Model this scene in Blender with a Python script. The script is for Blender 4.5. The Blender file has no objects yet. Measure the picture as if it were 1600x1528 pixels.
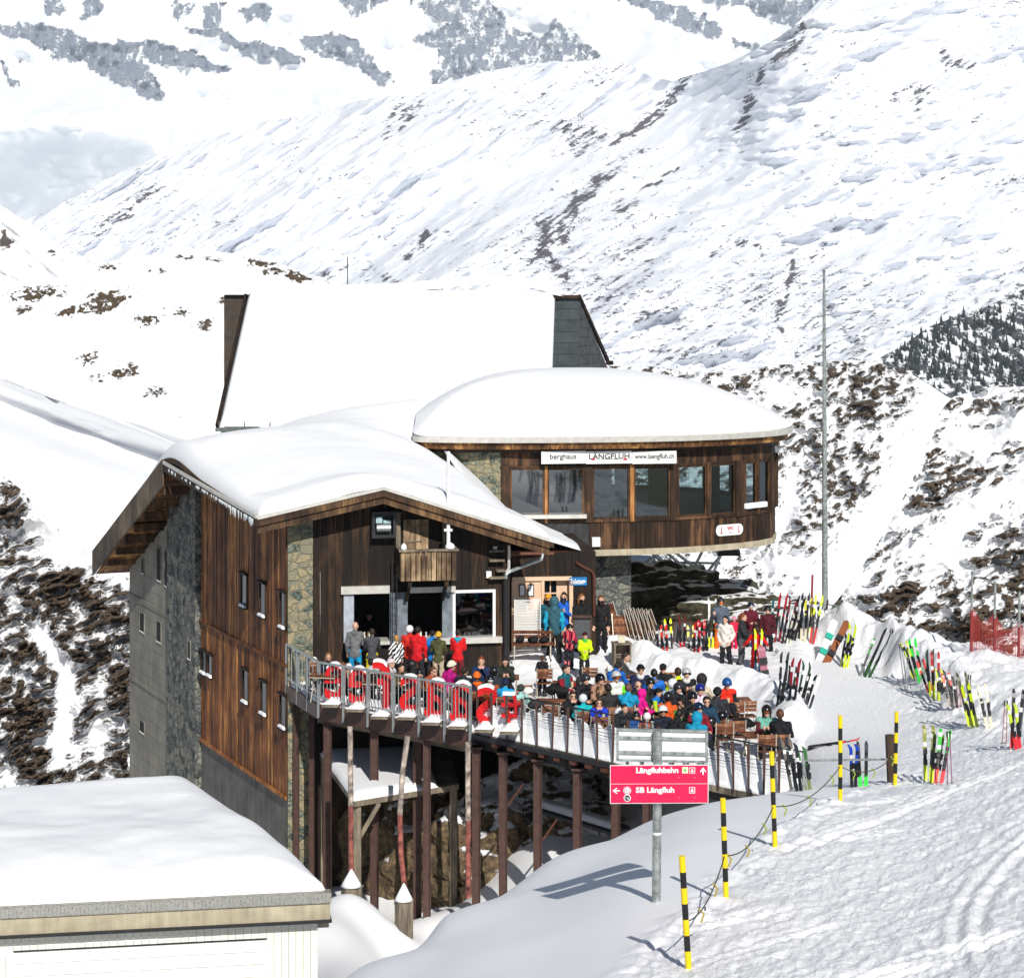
import bpy, math, random
import numpy as np
from mathutils import Vector, Matrix
random.seed(7); R_ = np.random.RandomState(11)
F = 3400.0; CX = 800.0; YH = 420.0; DK = -13.0      # focal length in photo pixels, optical axis, deck height
sc = bpy.context.scene; COL = sc.collection
PI = math.pi
def at(px, py, D): return Vector(((px-CX)/F*D, D, -(py-YH)/F*D))
def onz(px, py, z=DK):
    D = -z*F/(py-YH); return Vector(((px-CX)/F*D, D, z))
def ypx(z, D): return YH - F*z/D
def V3(*a): return Vector(a)
# ---------------------------------------------------------------- noise
_T = R_.rand(16, 256, 256).astype(np.float32)
def vn(x, y, seed=0):
    x = np.asarray(x, dtype=np.float64); y = np.asarray(y, dtype=np.float64)
    xi = np.floor(x).astype(np.int64); yi = np.floor(y).astype(np.int64)
    fx = x-xi; fy = y-yi; fx = fx*fx*(3-2*fx); fy = fy*fy*(3-2*fy)
    t = _T[seed % 16]
    a = t[xi & 255, yi & 255]; b = t[(xi+1) & 255, yi & 255]; c = t[xi & 255, (yi+1) & 255]; d = t[(xi+1) & 255, (yi+1) & 255]
    return (a*(1-fx)+b*fx)*(1-fy)+(c*(1-fx)+d*fx)*fy
def fbm(x, y, o=4, seed=0, g=.5, ridge=False):
    s = 0; a = 1.0; t = 0
    for i in range(o):
        n = vn(x*2**i+17.3*i, y*2**i-9.1*i, seed+i)
        if ridge: n = 1-np.abs(2*n-1)
        s = s+a*n; t += a; a *= g
    return s/t-.5
def rot2(x, y, deg, sx=1., sy=1.):
    a = math.radians(deg); return (x*math.cos(a)+y*math.sin(a))/sx, (-x*math.sin(a)+y*math.cos(a))/sy
def sstep(a, b, x):
    t = np.clip((x-a)/(b-a), 0, 1); return t*t*(3-2*t)
def polyline(pts):
    p = sorted(pts); xs = [a for a, b in p]; ys = [b for a, b in p]
    return lambda x: np.interp(x, xs, ys)
def segdist(x, y, pts):
    best = None
    for (ax, ay), (bx, by) in zip(pts[:-1], pts[1:]):
        dx, dy = bx-ax, by-ay; t = np.clip(((x-ax)*dx+(y-ay)*dy)/(dx*dx+dy*dy), 0, 1)
        d = np.hypot(x-ax-t*dx, y-ay-t*dy); best = d if best is None else np.minimum(best, d)
    return best
# ---------------------------------------------------------------- materials
MATS = {}
class NT:
    def __init__(s, name):
        s.m = bpy.data.materials.new(name); s.m.use_nodes = True; s.t = s.m.node_tree; s.t.nodes.clear()
        s.out = s.n('ShaderNodeOutputMaterial'); s.b = s.n('ShaderNodeBsdfPrincipled'); s.l(s.b.outputs[0], s.out.inputs[0])
    def n(s, k, **kw):
        x = s.t.nodes.new(k)
        for a, v in kw.items():
            if a in x.inputs.keys(): x.inputs[a].default_value = v
            else: setattr(x, a, v)
        return x
    def l(s, a, b): s.t.links.new(a, b)
    def math(s, op, a, b=None, c=None, clamp=False):
        x = s.n('ShaderNodeMath', operation=op, use_clamp=clamp)
        for i, v in enumerate((a, b, c)):
            if v is None: continue
            if isinstance(v, (int, float)): x.inputs[i].default_value = v
            else: s.l(v, x.inputs[i])
        return x.outputs[0]
    def noise(s, scale, detail=4, rough=.55, vec=None, dist=0):
        x = s.n('ShaderNodeTexNoise'); x.inputs['Scale'].default_value = scale; x.inputs['Detail'].default_value = detail
        x.inputs['Roughness'].default_value = rough; x.inputs['Distortion'].default_value = dist
        s.l(vec if vec is not None else s.co(), x.inputs['Vector']); return x.outputs[0]
    def co(s, kind='Object'):
        if not hasattr(s, '_c'): s._c = s.n('ShaderNodeTexCoord')
        return s._c.outputs[kind]
    def map(s, scale=(1, 1, 1), rot=(0, 0, 0), vec=None):
        x = s.n('ShaderNodeMapping'); x.inputs['Scale'].default_value = scale; x.inputs['Rotation'].default_value = [math.radians(a) for a in rot]
        s.l(vec if vec is not None else s.co(), x.inputs['Vector']); return x.outputs[0]
    def mix(s, f, a, b):
        x = s.n('ShaderNodeMix', data_type='RGBA')
        for i, v in ((0, f), (6, a), (7, b)):
            if isinstance(v, (int, float)): x.inputs[i].default_value = v
            elif isinstance(v, tuple): x.inputs[i].default_value = (*v[:3], 1)
            else: s.l(v, x.inputs[i])
        return x.outputs[2]
    def ramp(s, f, *st):
        x = s.n('ShaderNodeValToRGB'); e = x.color_ramp.elements
        while len(e) < len(st): e.new(.5)
        for el, (p, c) in zip(e, st): el.position = p; el.color = (*c, 1) if isinstance(c, tuple) else (c, c, c, 1)
        s.l(f, x.inputs[0]); return x.outputs[0]
    def bump(s, h, strength=.5, dist=.02, nrm=None):
        x = s.n('ShaderNodeBump'); x.inputs['Strength'].default_value = strength; x.inputs['Distance'].default_value = dist
        s.l(h, x.inputs['Height'])
        if nrm is not None: s.l(nrm, x.inputs['Normal'])
        s.l(x.outputs[0], s.b.inputs['Normal']); return x.outputs[0]
    def set(s, col=None, rough=None, metal=None, spec=None):
        for k, v in (('Base Color', col), ('Roughness', rough), ('Metallic', metal), ('Specular IOR Level', spec)):
            if v is None: continue
            if isinstance(v, tuple): s.b.inputs[k].default_value = (*v, 1)
            elif isinstance(v, (int, float)): s.b.inputs[k].default_value = v
            else: s.l(v, s.b.inputs[k])
        return s
def hx(h):
    h = h.lstrip('#'); c = [int(h[i:i+2], 16)/255 for i in (0, 2, 4)]
    return tuple(x/12.92 if x <= .04045 else ((x+.055)/1.055)**2.4 for x in c)
def plain(name, col, rough=.6, metal=0., var=.15, vs=6., bs=30., bst=.15, bd=.01, spec=.4):
    k = name
    if k in MATS: return MATS[k]
    n = NT(name); f = n.noise(vs, 5)
    dark = tuple(max(0, c*(1-var*1.6)) for c in col); lite = tuple(min(1, c*(1+var)) for c in col)
    n.set(n.ramp(f, (.3, dark), (.7, lite)), n.ramp(n.noise(vs*3, 3), (.3, max(0, rough-.12)), (.7, min(1, rough+.1))), metal, spec)
    if bst: n.bump(n.noise(bs, 4), bst, bd)
    MATS[k] = n.m; return n.m
def cloth(h):
    k = 'fabric_'+h.lstrip('#').lower()
    if k in MATS: return MATS[k]
    c = hx(h); n = NT(k); f = n.noise(9, 4)
    n.set(n.ramp(f, (.3, tuple(x*.72 for x in c)), (.7, tuple(min(1, x*1.1) for x in c))), .75, 0, .3)
    w = n.noise(14, 4, dist=1.2); n.bump(w, .55, .03)
    MATS[k] = n.m; return n.m
def gloss(h, rough=.3, metal=0.):
    k = 'gloss_'+h.lstrip('#').lower()
    if k in MATS: return MATS[k]
    n = NT(k); c = hx(h); f = n.noise(12, 3)
    n.set(n.ramp(f, (.35, tuple(x*.85 for x in c)), (.65, c)), rough, metal, .5); MATS[k] = n.m; return n.m
# ---------------------------------------------------------------- objects
def tag(o, label=None, cat=None, group=None, kind=None):
    for k, v in (('label', label), ('category', cat), ('group', group), ('kind', kind)):
        if v: o[k] = v
    return o
def empty(name, loc=(0, 0, 0), rz=0., label=None, cat=None, group=None):
    o = bpy.data.objects.new(name, None); COL.objects.link(o); o.location = loc; o.rotation_euler = (0, 0, rz)
    o.empty_display_size = .2; return tag(o, label, cat, group)
def npmesh(name, V, Q, mats=(), mi=None, smooth=True):
    me = bpy.data.meshes.new(name); V = np.asarray(V, dtype=np.float32); Q = np.asarray(Q, dtype=np.int32); k = Q.shape[1]
    me.vertices.add(len(V)); me.vertices.foreach_set('co', V.ravel())
    me.loops.add(Q.size); me.loops.foreach_set('vertex_index', Q.ravel())
    me.polygons.add(len(Q)); me.polygons.foreach_set('loop_start', np.arange(0, Q.size, k, dtype=np.int32))
    for m in mats: me.materials.append(m)
    if mi is not None: me.polygons.foreach_set('material_index', np.asarray(mi, dtype=np.int32))
    if smooth: me.polygons.foreach_set('use_smooth', np.ones(len(Q), dtype=bool))
    me.update(calc_edges=True); me.validate(); return me
def link(name, me, parent=None, loc=None):
    o = bpy.data.objects.new(name, me); COL.objects.link(o)
    if parent is not None: o.parent = parent
    if loc is not None: o.location = loc
    return o
class MB:
    def __init__(s): s.v = []; s.f = []; s.m = []
    def add(s, vs, fs, mi=0):
        b = len(s.v); s.v += [tuple(v) for v in vs]; s.f += [tuple(i+b for i in f) for f in fs]; s.m += [mi]*len(fs); return s
    def hexa(s, p, mi=0):     # 8 points: bottom 4 ccw, top 4 ccw
        return s.add(p, [(3, 2, 1, 0), (4, 5, 6, 7), (0, 1, 5, 4), (1, 2, 6, 5), (2, 3, 7, 6), (3, 0, 4, 7)], mi)
    def box(s, c, d, rz=0., mi=0, M=None):
        x, y, z = d[0]/2, d[1]/2, d[2]/2; p = [V3(-x, -y, -z), V3(x, -y, -z), V3(x, y, -z), V3(-x, y, -z), V3(-x, -y, z), V3(x, -y, z), V3(x, y, z), V3(-x, y, z)]
        r = M if M is not None else Matrix.Rotation(rz, 3, 'Z'); c = Vector(c)
        return s.hexa([r @ q+c for q in p], mi)
    def bar(s, a, b, w, h, up=V3(0, 0, 1), mi=0):
        a = Vector(a); b = Vector(b); d = (b-a).normalized(); side = d.cross(up)
        if side.length < 1e-4: side = d.cross(V3(0, 1, 0))
        side.normalize(); u = side.cross(d); p = []
        for q in (a, b):
            p += [q-side*w/2-u*h/2, q+side*w/2-u*h/2, q+side*w/2+u*h/2, q-side*w/2+u*h/2]
        return s.hexa([p[0], p[1], p[2], p[3], p[4], p[5], p[6], p[7]], mi)
    def tube(s, pts, r, n=8, mi=0, cap=True):
        pts = [Vector(p) for p in pts]; rs = r if isinstance(r, (list, tuple)) else [r]*len(pts); vs = []; pu = None
        for i, p in enumerate(pts):
            d = (pts[min(i+1, len(pts)-1)]-pts[max(i-1, 0)]).normalized()
            u = pu if pu is not None else (V3(0, 0, 1) if abs(d.z) < .9 else V3(1, 0, 0))
            u = (u-d*u.dot(d)).normalized(); pu = u; w = d.cross(u)
            vs += [p+(u*math.cos(2*PI*k/n)+w*math.sin(2*PI*k/n))*rs[i] for k in range(n)]
        fs = [(i*n+k, i*n+(k+1) % n, (i+1)*n+(k+1) % n, (i+1)*n+k) for i in range(len(pts)-1) for k in range(n)]
        if cap: fs += [tuple(range(n))[::-1], tuple((len(pts)-1)*n+k for k in range(n))]
        return s.add(vs, fs, mi)
    def prism(s, poly, ext, mi=0):      # planar polygon (3d points) extruded by vector ext
        n = len(poly); poly = [Vector(p) for p in poly]; e = Vector(ext)
        return s.add(poly+[p+e for p in poly], [tuple(range(n))[::-1], tuple(range(n, 2*n))]+[(i, (i+1) % n, (i+1) % n+n, i+n) for i in range(n)], mi)
    def lathe(s, c, prof, n=12, mi=0):
        c = Vector(c); vs = []; k = len(prof)
        for r, z in prof: vs += [c+V3(r*math.cos(2*PI*i/n), r*math.sin(2*PI*i/n), z) for i in range(n)]
        fs = [(j*n+i, j*n+(i+1) % n, (j+1)*n+(i+1) % n, (j+1)*n+i) for j in range(k-1) for i in range(n)]
        fs += [tuple(range(n))[::-1], tuple((k-1)*n+i for i in range(n))]
        return s.add(vs, fs, mi)
    def mesh(s, name, mats, off=None, smooth=False):
        me = bpy.data.meshes.new(name); v = s.v if off is None else [(a-off[0], b-off[1], c-off[2]) for a, b, c in s.v]
        me.from_pydata(v, [], s.f)
        for m in (mats if isinstance(mats, (list, tuple)) else [mats]): me.materials.append(m)
        me.polygons.foreach_set('material_index', s.m)
        me.validate(); me.update()
        import bmesh
        b = bmesh.new(); b.from_mesh(me); bmesh.ops.recalc_face_normals(b, faces=b.faces)
        b.to_mesh(me); b.free()
        if smooth: me.polygons.foreach_set('use_smooth', [True]*len(me.polygons))
        return me
    def part(s, name, mats, root, smooth=False, local=False, label=None, bevel=0.):
        off = None if local else tuple(root_off(root))
        o = link(name, s.mesh(name, mats, off, smooth), root)
        if label: o['label'] = label
        if bevel: addbevel(o, bevel)
        return o
    def top(s, name, mats, base, label, cat, group=None, kind=None, smooth=False, bevel=0.):
        o = link(name, s.mesh(name, mats, tuple(base), smooth)); o.location = base
        if bevel: addbevel(o, bevel)
        return tag(o, label, cat, group, kind)
def addbevel(o, w, seg=2):
    m = o.modifiers.new('bevel', 'BEVEL'); m.width = w; m.segments = seg; m.limit_method = 'ANGLE'; m.angle_limit = math.radians(40)
def root_off(r):
    v = V3(0, 0, 0)
    while r is not None: v = v+Vector(r.location); r = r.parent
    return v
def copytree(o, loc=None, rz=None, parent=None, label=None):
    c = o.copy(); COL.objects.link(c)
    if parent is not None: c.parent = parent
    if loc is not None: c.location = loc
    if rz is not None: c.rotation_euler = (0, 0, rz)
    if label: c['label'] = label
    for ch in list(o.children): copytree(ch, parent=c)
    return c
def textmesh(s, size, ext=.004, bold=0., mirror=False, width=None, res=3):
    cu = bpy.data.curves.new('txt', 'FONT'); cu.body = s; cu.size = size; cu.extrude = ext; cu.offset = bold; cu.resolution_u = res
    cu.align_x = 'CENTER'; cu.align_y = 'CENTER'
    o = bpy.data.objects.new('txt', cu); COL.objects.link(o); dg = bpy.context.evaluated_depsgraph_get(); dg.update()
    me = bpy.data.meshes.new_from_object(o.evaluated_get(dg)); bpy.data.objects.remove(o)
    w = max(v.co.x for v in me.vertices)-min(v.co.x for v in me.vertices); k = (width/w if width else 1)
    cx = (max(v.co.x for v in me.vertices)+min(v.co.x for v in me.vertices))/2; cy = (max(v.co.y for v in me.vertices)+min(v.co.y for v in me.vertices))/2
    for v in me.vertices:
        v.co.x = (v.co.x-cx)*k*(-1 if mirror else 1); v.co.y -= cy
    if mirror: me.flip_normals()
    return me
def text(name, s, size, pos, udir, mat, parent, ext=.004, bold=0., mirror=False, width=None, up=V3(0, 0, 1)):
    me = textmesh(s, size, ext, bold, mirror, width); u = Vector(udir).normalized(); n = u.cross(up)   # n faces viewer when u points right
    M = Matrix((u, up, n)).transposed().to_4x4(); me.transform(M); p = Vector(pos)-root_off(parent)
    me.transform(Matrix.Translation(p)); me.materials.clear(); me.materials.append(mat)
    return link(name, me, parent)
# ---------------------------------------------------------------- surface nets
def surfnet(f, org, h):
    s = f < 0; nx, ny, nz = f.shape
    sl = [(slice(a, nx-1+a), slice(b, ny-1+b), slice(c, nz-1+c)) for a in (0, 1) for b in (0, 1) for c in (0, 1)]
    cnt = sum(s[q].astype(np.int8) for q in sl); m = (cnt > 0) & (cnt < 8); idx = np.argwhere(m)
    pos = np.zeros((len(idx), 3)); w = np.zeros(len(idx)); I, J, K = idx.T
    for a in range(3):
        for b in (0, 1):
            for c in (0, 1):
                o = [0, 0, 0]; r = [i for i in range(3) if i != a]; o[r[0]] = b; o[r[1]] = c
                e = list(o); e[a] = 1
                f0 = f[I+o[0], J+o[1], K+o[2]]; f1 = f[I+e[0], J+e[1], K+e[2]]; x = (f0 < 0) != (f1 < 0)
                t = np.where(x, f0/np.where(x, f0-f1, 1), 0); p = np.array(o, dtype=float)[None, :].repeat(len(idx), 0); p[:, a] = t
                pos += p*x[:, None]; w += x
    V = (idx+pos/w[:, None])*h+np.asarray(org); im = np.full(m.shape, -1, dtype=np.int64); im[I, J, K] = np.arange(len(idx)); Q = []
    for a in range(3):
        r = [i for i in range(3) if i != a]; A = [slice(None)]*3; B = [slice(None)]*3; A[a] = slice(0, -1); B[a] = slice(1, None)
        d = s[tuple(A)] != s[tuple(B)]; e = np.argwhere(d)
        e = e[(e[:, r[0]] > 0) & (e[:, r[1]] > 0) & (e[:, r[0]] < f.shape[r[0]]-1) & (e[:, r[1]] < f.shape[r[1]]-1)]
        q = []
        for (b, c) in ((-1, -1), (0, -1), (0, 0), (-1, 0)):
            g = e.copy(); g[:, r[0]] += b; g[:, r[1]] += c; q.append(im[g[:, 0], g[:, 1], g[:, 2]])
        q = np.stack(q, 1); ins = s[e[:, 0], e[:, 1], e[:, 2]]
        if a == 1: ins = ~ins
        q[~ins] = q[~ins][:, ::-1]; Q.append(q)
    return V, np.concatenate(Q)
def sdcap(P, a, b, ra, rb):
    a = np.asarray(a, dtype=np.float32); b = np.asarray(b, dtype=np.float32); d = b-a; L = float(d@d)+1e-9
    t = np.clip(((P-a)@d)/L, 0, 1); return np.linalg.norm(P-a-t[..., None]*d, axis=-1)-(ra+(rb-ra)*t)
def sdell(P, c, r):
    q = (P-np.asarray(c, dtype=np.float32))/np.asarray(r, dtype=np.float32); k = np.linalg.norm(q, axis=-1); return (k-1)*min(r)
def smin(a, b, k):
    h = np.clip(.5+.5*(b-a)/k, 0, 1); return b*(1-h)+a*h-k*h*(1-h)
def grid3(lo, hi, h):
    ax = [np.arange(l, u+h, h, dtype=np.float32) for l, u in zip(lo, hi)]
    return np.stack(np.meshgrid(*ax, indexing='ij'), -1), np.array(lo)
# ---------------------------------------------------------------- camera, light, sky
cam = bpy.data.cameras.new('camera'); co = bpy.data.objects.new('camera', cam); COL.objects.link(co); sc.camera = co
co.rotation_euler = (PI/2, 0, 0); cam.sensor_width = 36; cam.lens = F/1600*36; cam.shift_y = (YH-764)/1600; cam.clip_start = .5; cam.clip_end = 60000
SUN_EL = math.radians(36); SUN_AZ = math.radians(13)     # from the camera's back, to the right
HAZE = 4.5e-5
sd = V3(math.sin(SUN_AZ)*math.cos(SUN_EL), -math.cos(SUN_AZ)*math.cos(SUN_EL), math.sin(SUN_EL))
su = bpy.data.lights.new('sun', 'SUN'); su.energy = 4.0; su.angle = math.radians(.5); su.color = (1, .965, .9)
so = bpy.data.objects.new('sun', su); COL.objects.link(so); so.rotation_euler = sd.to_track_quat('Z', 'Y').to_euler(); so.location = (20, -20, 40)
w = bpy.data.worlds.new('World'); sc.world = w; w.use_nodes = True; wn = w.node_tree; bg = wn.nodes['Background']
sk = wn.nodes.new('ShaderNodeTexSky'); sk.sky_type = 'NISHITA'; sk.sun_disc = False; sk.sun_elevation = SUN_EL
sk.sun_rotation = PI-SUN_AZ; sk.altitude = 2800; wn.links.new(sk.outputs[0], bg.inputs[0]); bg.inputs[1].default_value = .05
sc.view_settings.view_transform = 'Standard'; sc.view_settings.look = 'None'; sc.view_settings.gamma = 1; sc.view_settings.exposure = .32
sc.cycles.volume_bounces = 2
# ================================================================= terrain
def snowmat(name, scale, bst=.35, bd=.02, tint=(.88, .885, .9), fine=8.):
    n = NT(name); n.set(n.mix(n.noise(scale*.3, 3), tint, tuple(c*.965 for c in tint)), .55, 0, .25)
    a = n.noise(scale, 6, .6); b = n.noise(scale*fine, 3, .6); h = n.math('ADD', a, n.math('MULTIPLY', b, .35)); n.bump(h, bst, bd); return n.m
def rockmat(name, fs, dark, light, warm, snow=(.88, .885, .9), thr=.5, soft=.03, streak=None, bst=.8, bd=1.0, fine=.28):
    """snow with rock where the painted 'rock' amount passes a threshold broken up by noise; fs = noise scale (1/m)"""
    n = NT(name); at_ = n.n('ShaderNodeAttribute', attribute_name='rock'); v = n.co()
    if streak: v = n.map(streak[1], streak[0])
    f1 = n.noise(fs, 6, .62, v); f2 = n.noise(fs*4.3, 4, .6, v)
    vo = n.n('ShaderNodeTexVoronoi', distance='CHEBYCHEV'); vo.inputs['Scale'].default_value = fs*2.6; n.l(v, vo.inputs['Vector'])
    m = n.math('ADD', n.math('MULTIPLY_ADD', n.math('SUBTRACT', vo.outputs['Distance'], .38), -fine*1.1, at_.outputs['Fac']), n.math('ADD', n.math('MULTIPLY', n.math('SUBTRACT', f1, .5), fine*2), n.math('MULTIPLY', n.math('SUBTRACT', f2, .5), fine)))
    k = n.math('MULTIPLY_ADD', n.math('SUBTRACT', m, thr), 1/soft, .5, clamp=True)
    rc = n.ramp(n.noise(fs*2.2, 6, .7), (.32, dark), (.52, light), (.68, warm))
    n.set(n.mix(k, snow, rc), n.math('MULTIPLY_ADD', k, .3, .55), 0, .2)
    h = n.math('MULTIPLY_ADD', k, .8, n.math('MULTIPLY', f2, n.math('MULTIPLY_ADD', k, 1.2, .15))); n.bump(h, bst, bd); return n.m
def sheet(name, x0, x1, nx, ytop, ybot, ny, Df, rock=None, mat=None, back=0., label=None, pow_=1.0):
    xs = np.linspace(x0, x1, nx); t = np.linspace(0, 1, ny)**pow_
    X, T = np.meshgrid(xs, t); yt = ytop(X) if callable(ytop) else np.full_like(X, ytop); yb = ybot(X) if callable(ybot) else np.full_like(X, ybot)
    Y = yb+(yt-yb)*T; D = Df(X, Y)
    W = np.stack([(X-CX)/F*D, D, -(Y-YH)/F*D], -1)
    if back:
        rows = [W]; last = W[-1]
        for k in (1, 2, 3, 4):
            q = last.copy(); q *= ((q[:, 1:2]+back*k*.5)/q[:, 1:2]); q[:, 2] -= back*(.05*k+.09*k*k); rows.append(q[None]) 
        W = np.concatenate([W]+[r for r in rows[1:]], 0)
    h, wd = W.shape[:2]; i = np.arange(h*wd).reshape(h, wd)
    Q = np.stack([i[:-1, :-1], i[:-1, 1:], i[1:, 1:], i[1:, :-1]], -1).reshape(-1, 4)
    base = W.reshape(-1, 3).mean(0); me = npmesh(name, W.reshape(-1, 3)-base, Q, [mat])
    if rock is not None:
        r = rock(X, Y).astype(np.float32)
        if back: r = np.concatenate([r]+[r[-1:]]*4, 0)
        a = me.attributes.new('rock', 'FLOAT', 'POINT'); a.data.foreach_set('value', r.ravel().astype(np.float32))
    o = link(name, me); o.location = base; return tag(o, label or None, None, None, 'structure')
def slopeD(D0, yb, ang, ):      # depth of a plane rising at 'ang' degrees away from the viewer
    c = 1/math.tan(math.radians(ang))
    return lambda X, Y: D0*np.exp(np.clip(yb-Y, -300, 2000)*c/F)
def blobs(X, Y, L, nz=None):
    r = np.zeros_like(X)
    for b in L:
        x, y, rx, ry = b[:4]; a = b[4] if len(b) > 4 else 0; s = b[5] if len(b) > 5 else 1.
        u, v = rot2(X-x, Y-y, a, rx, ry); r = np.maximum(r, s*np.exp(-(u*u+v*v)*1.1))
    return r
# --- far range: glaciers with rock bands (very far, pale with air)
farpol = [([(0, 40), (60, 38), (150, 62), (210, 75), (262, 150), (240, 165), (180, 130), (130, 100), (85, 92), (40, 62), (0, 58)], 1.),
  ([(180, 58), (240, 62), (300, 82), (362, 108), (355, 118), (300, 108), (250, 102), (210, 84), (178, 74)], 1.),
  ([(285, 42), (340, 46), (390, 66), (450, 76), (480, 100), (440, 104), (390, 92), (340, 62), (300, 54)], 1.),
  ([(470, 62), (530, 50), (565, 70), (590, 110), (620, 128), (600, 138), (560, 110), (520, 92), (480, 80)], .95),
  ([(630, 0), (760, 0), (800, 40), (840, 60), (870, 30), (940, 90), (930, 102), (850, 96), (780, 118), (700, 130), (665, 128), (690, 80), (640, 62), (700, 40), (660, 20)], .8),
  ([(72, -10), (102, -10), (96, 20), (74, 30)], .95), ([(135, -6), (163, -10), (158, 20), (130, 32)], .95), ([(275, 5), (300, 0), (296, 20), (272, 34)], .9),
  ([(315, 12), (358, 2), (352, 30), (338, 46), (318, 40)], .95), ([(375, 18), (398, 4), (430, 14), (424, 30), (380, 34)], .95), ([(520, -5), (610, -8), (590, 10), (555, 30)], .9),
  ([(960, -10), (1000, -5), (1060, 10), (1100, 22), (1130, 52), (1110, 60), (1060, 42), (1010, 20)], .95), ([(1080, -10), (1290, -10), (1250, 45), (1200, 40), (1160, 12), (1100, 6)], .85),
  ([(1148, 58), (1190, 72), (1186, 82), (1150, 70)], .9), ([(0, 92), (14, 100), (28, 140), (12, 120), (0, 110)], .8), ([(36, 88), (48, 90), (44, 98), (36, 98)], .8)]
def inpoly(X, Y, P):
    r = np.zeros(X.shape, bool); j = len(P)-1
    for i in range(len(P)):
        (xi, yi), (xj, yj) = P[i], P[j]
        r ^= ((yi > Y) != (yj > Y)) & (X < (xj-xi)*(Y-yi)/((yj-yi) or 1e-9)+xi); j = i
    return r
def far_rock(X, Y):
    X2 = X+fbm(X/16, Y/16, 4, 3)*26; Y2 = Y+fbm(X/16+9, Y/16, 4, 6)*20; r = np.zeros_like(X)
    for P, s in farpol: r = np.maximum(r, inpoly(X2, Y2, P)*s)
    r = r*(.62+1.0*fbm(X/6, Y/13, 5, 2))
    return r
def far_D(X, Y):
    r = far_rock(X, Y); D = 7800*np.exp((330-Y)*1.6/F)
    n = fbm(X/90, Y/60, 4, 4)*420+fbm(X/22, Y/34, 5, 8, ridge=True)*150*np.clip(r*2.2-.15, .02, 2)
    return D+n-r*30
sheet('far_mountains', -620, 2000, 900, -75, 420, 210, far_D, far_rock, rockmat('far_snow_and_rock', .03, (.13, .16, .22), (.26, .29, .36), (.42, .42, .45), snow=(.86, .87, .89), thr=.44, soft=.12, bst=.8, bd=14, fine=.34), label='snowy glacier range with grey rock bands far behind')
# --- the big middle mountain
spur = [(1330, -40), (1250, 60), (1180, 190), (1100, 250), (1010, 310), (940, 350), (900, 385), (840, 440), (780, 500)]
sil5 = polyline([(-80, 400), (40, 345), (130, 300), (200, 262), (250, 240), (330, 216), (420, 188), (480, 182), (560, 158), (640, 143), (700, 128), (760, 112), (830, 100), (900, 96), (950, 92), (985, 102), (1020, 121), (1050, 127), (1100, 112), (1140, 98), (1200, 68), (1240, 42), (1270, 12), (1290, -8), (1330, -50), (1700, -60)])
def m5_D(X, Y):
    D = 2100*np.exp((620-Y)*1.55/F)
    d = segdist(X, Y, spur); side = (X-np.interp(Y, [p[1] for p in spur], [p[0] for p in spur]))
    D -= 150*np.exp(-(d/200)**2)
    D += np.exp(-(((X-1045)/170)**2+((Y-190)/170)**2))*330
    u, v = rot2(X, Y, -34, 1, 1)
    flank = sstep(60, -240, side)
    D += fbm(u/190, v/34, 5, 5)*(44+52*flank)+fbm(u/60, v/13, 4, 9)*(16+14*flank)+fbm(u/300, v/95, 4, 13)*190+fbm(X/70, Y/60, 3, 6, ridge=True)*14
    u2, v2 = rot2(X, Y, -8, 1, 1)
    D += fbm(u2/120, v2/26, 5, 12)*66*(1-flank)+fbm(u2/40, v2/12, 3, 2)*14*(1-flank)+fbm(X/14, Y/9, 3, 1)*4
    return D
def m5_r(X, Y):
    r = np.full_like(X, .235); u, v = rot2(X, Y, -30, 17, 3.6); n = fbm(u, v, 5, 2); side = (X-np.interp(Y, [p[1] for p in spur], [p[0] for p in spur]))
    r += n*.62+fbm(X/120, Y/90, 3, 11)*.22
    low = sstep(250, 500, Y)*sstep(650, 900, X)*.10; r += low
    sc_ = [([(1118, 40), (1080, 110), (1010, 190), (960, 220)], 13, .50), ([(1255, 40), (1235, 75), (1205, 95), (1150, 200)], 9, .5), ([(1000, 235), (960, 260), (930, 300), (900, 325)], 9, .36), ([(900, 320), (850, 400), (880, 430)], 13, .36),
      ([(1060, 265), (1020, 290), (960, 335)], 5, .5), ([(1245, 400), (1235, 450), (1215, 520)], 6, .35), ([(1110, 400), (1160, 380), (1190, 385)], 8, .35), ([(850, 360), (890, 320), (930, 280)], 8, .22),
      ([(985, 395), (1030, 370), (1060, 350)], 8, .32), ([(640, 400), (660, 370), (665, 365)], 9, .5), ([(880, 200), (930, 210), (905, 230)], 18, .4), ([(620, 170), (660, 160), (600, 215)], 14, .28), ([(830, 410), (860, 380), (840, 350)], 10, .3),
      ([(1300, 350), (1290, 380), (1240, 440)], 9, .25), ([(1480, 90), (1520, 110)], 15, .35), ([(1400, 150), (1440, 140), (1435, 165)], 14, .42), ([(1260, 75), (1262, 100)], 8, .3), ([(150, 360), (190, 330), (240, 300)], 14, .25), ([(1560, 290), (1600, 280)], 10, .3),
      ([(505, 430), (560, 425), (620, 440)], 14, .25), ([(1000, 95), (930, 130)], 14, .22), ([(1170, 120), (1160, 230)], 12, .2)]
    for P, w_, s in sc_: r = np.maximum(r, r+s*np.exp(-(segdist(X+fbm(X/20, Y/20, 3, 7)*30, Y+fbm(X/22, Y/22, 3, 4)*22, P)/(w_*.8))**2)*np.clip(.62+2.6*fbm(u*1.2, v*1.2, 4, 6), 0, 1.3))
    return r
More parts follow.
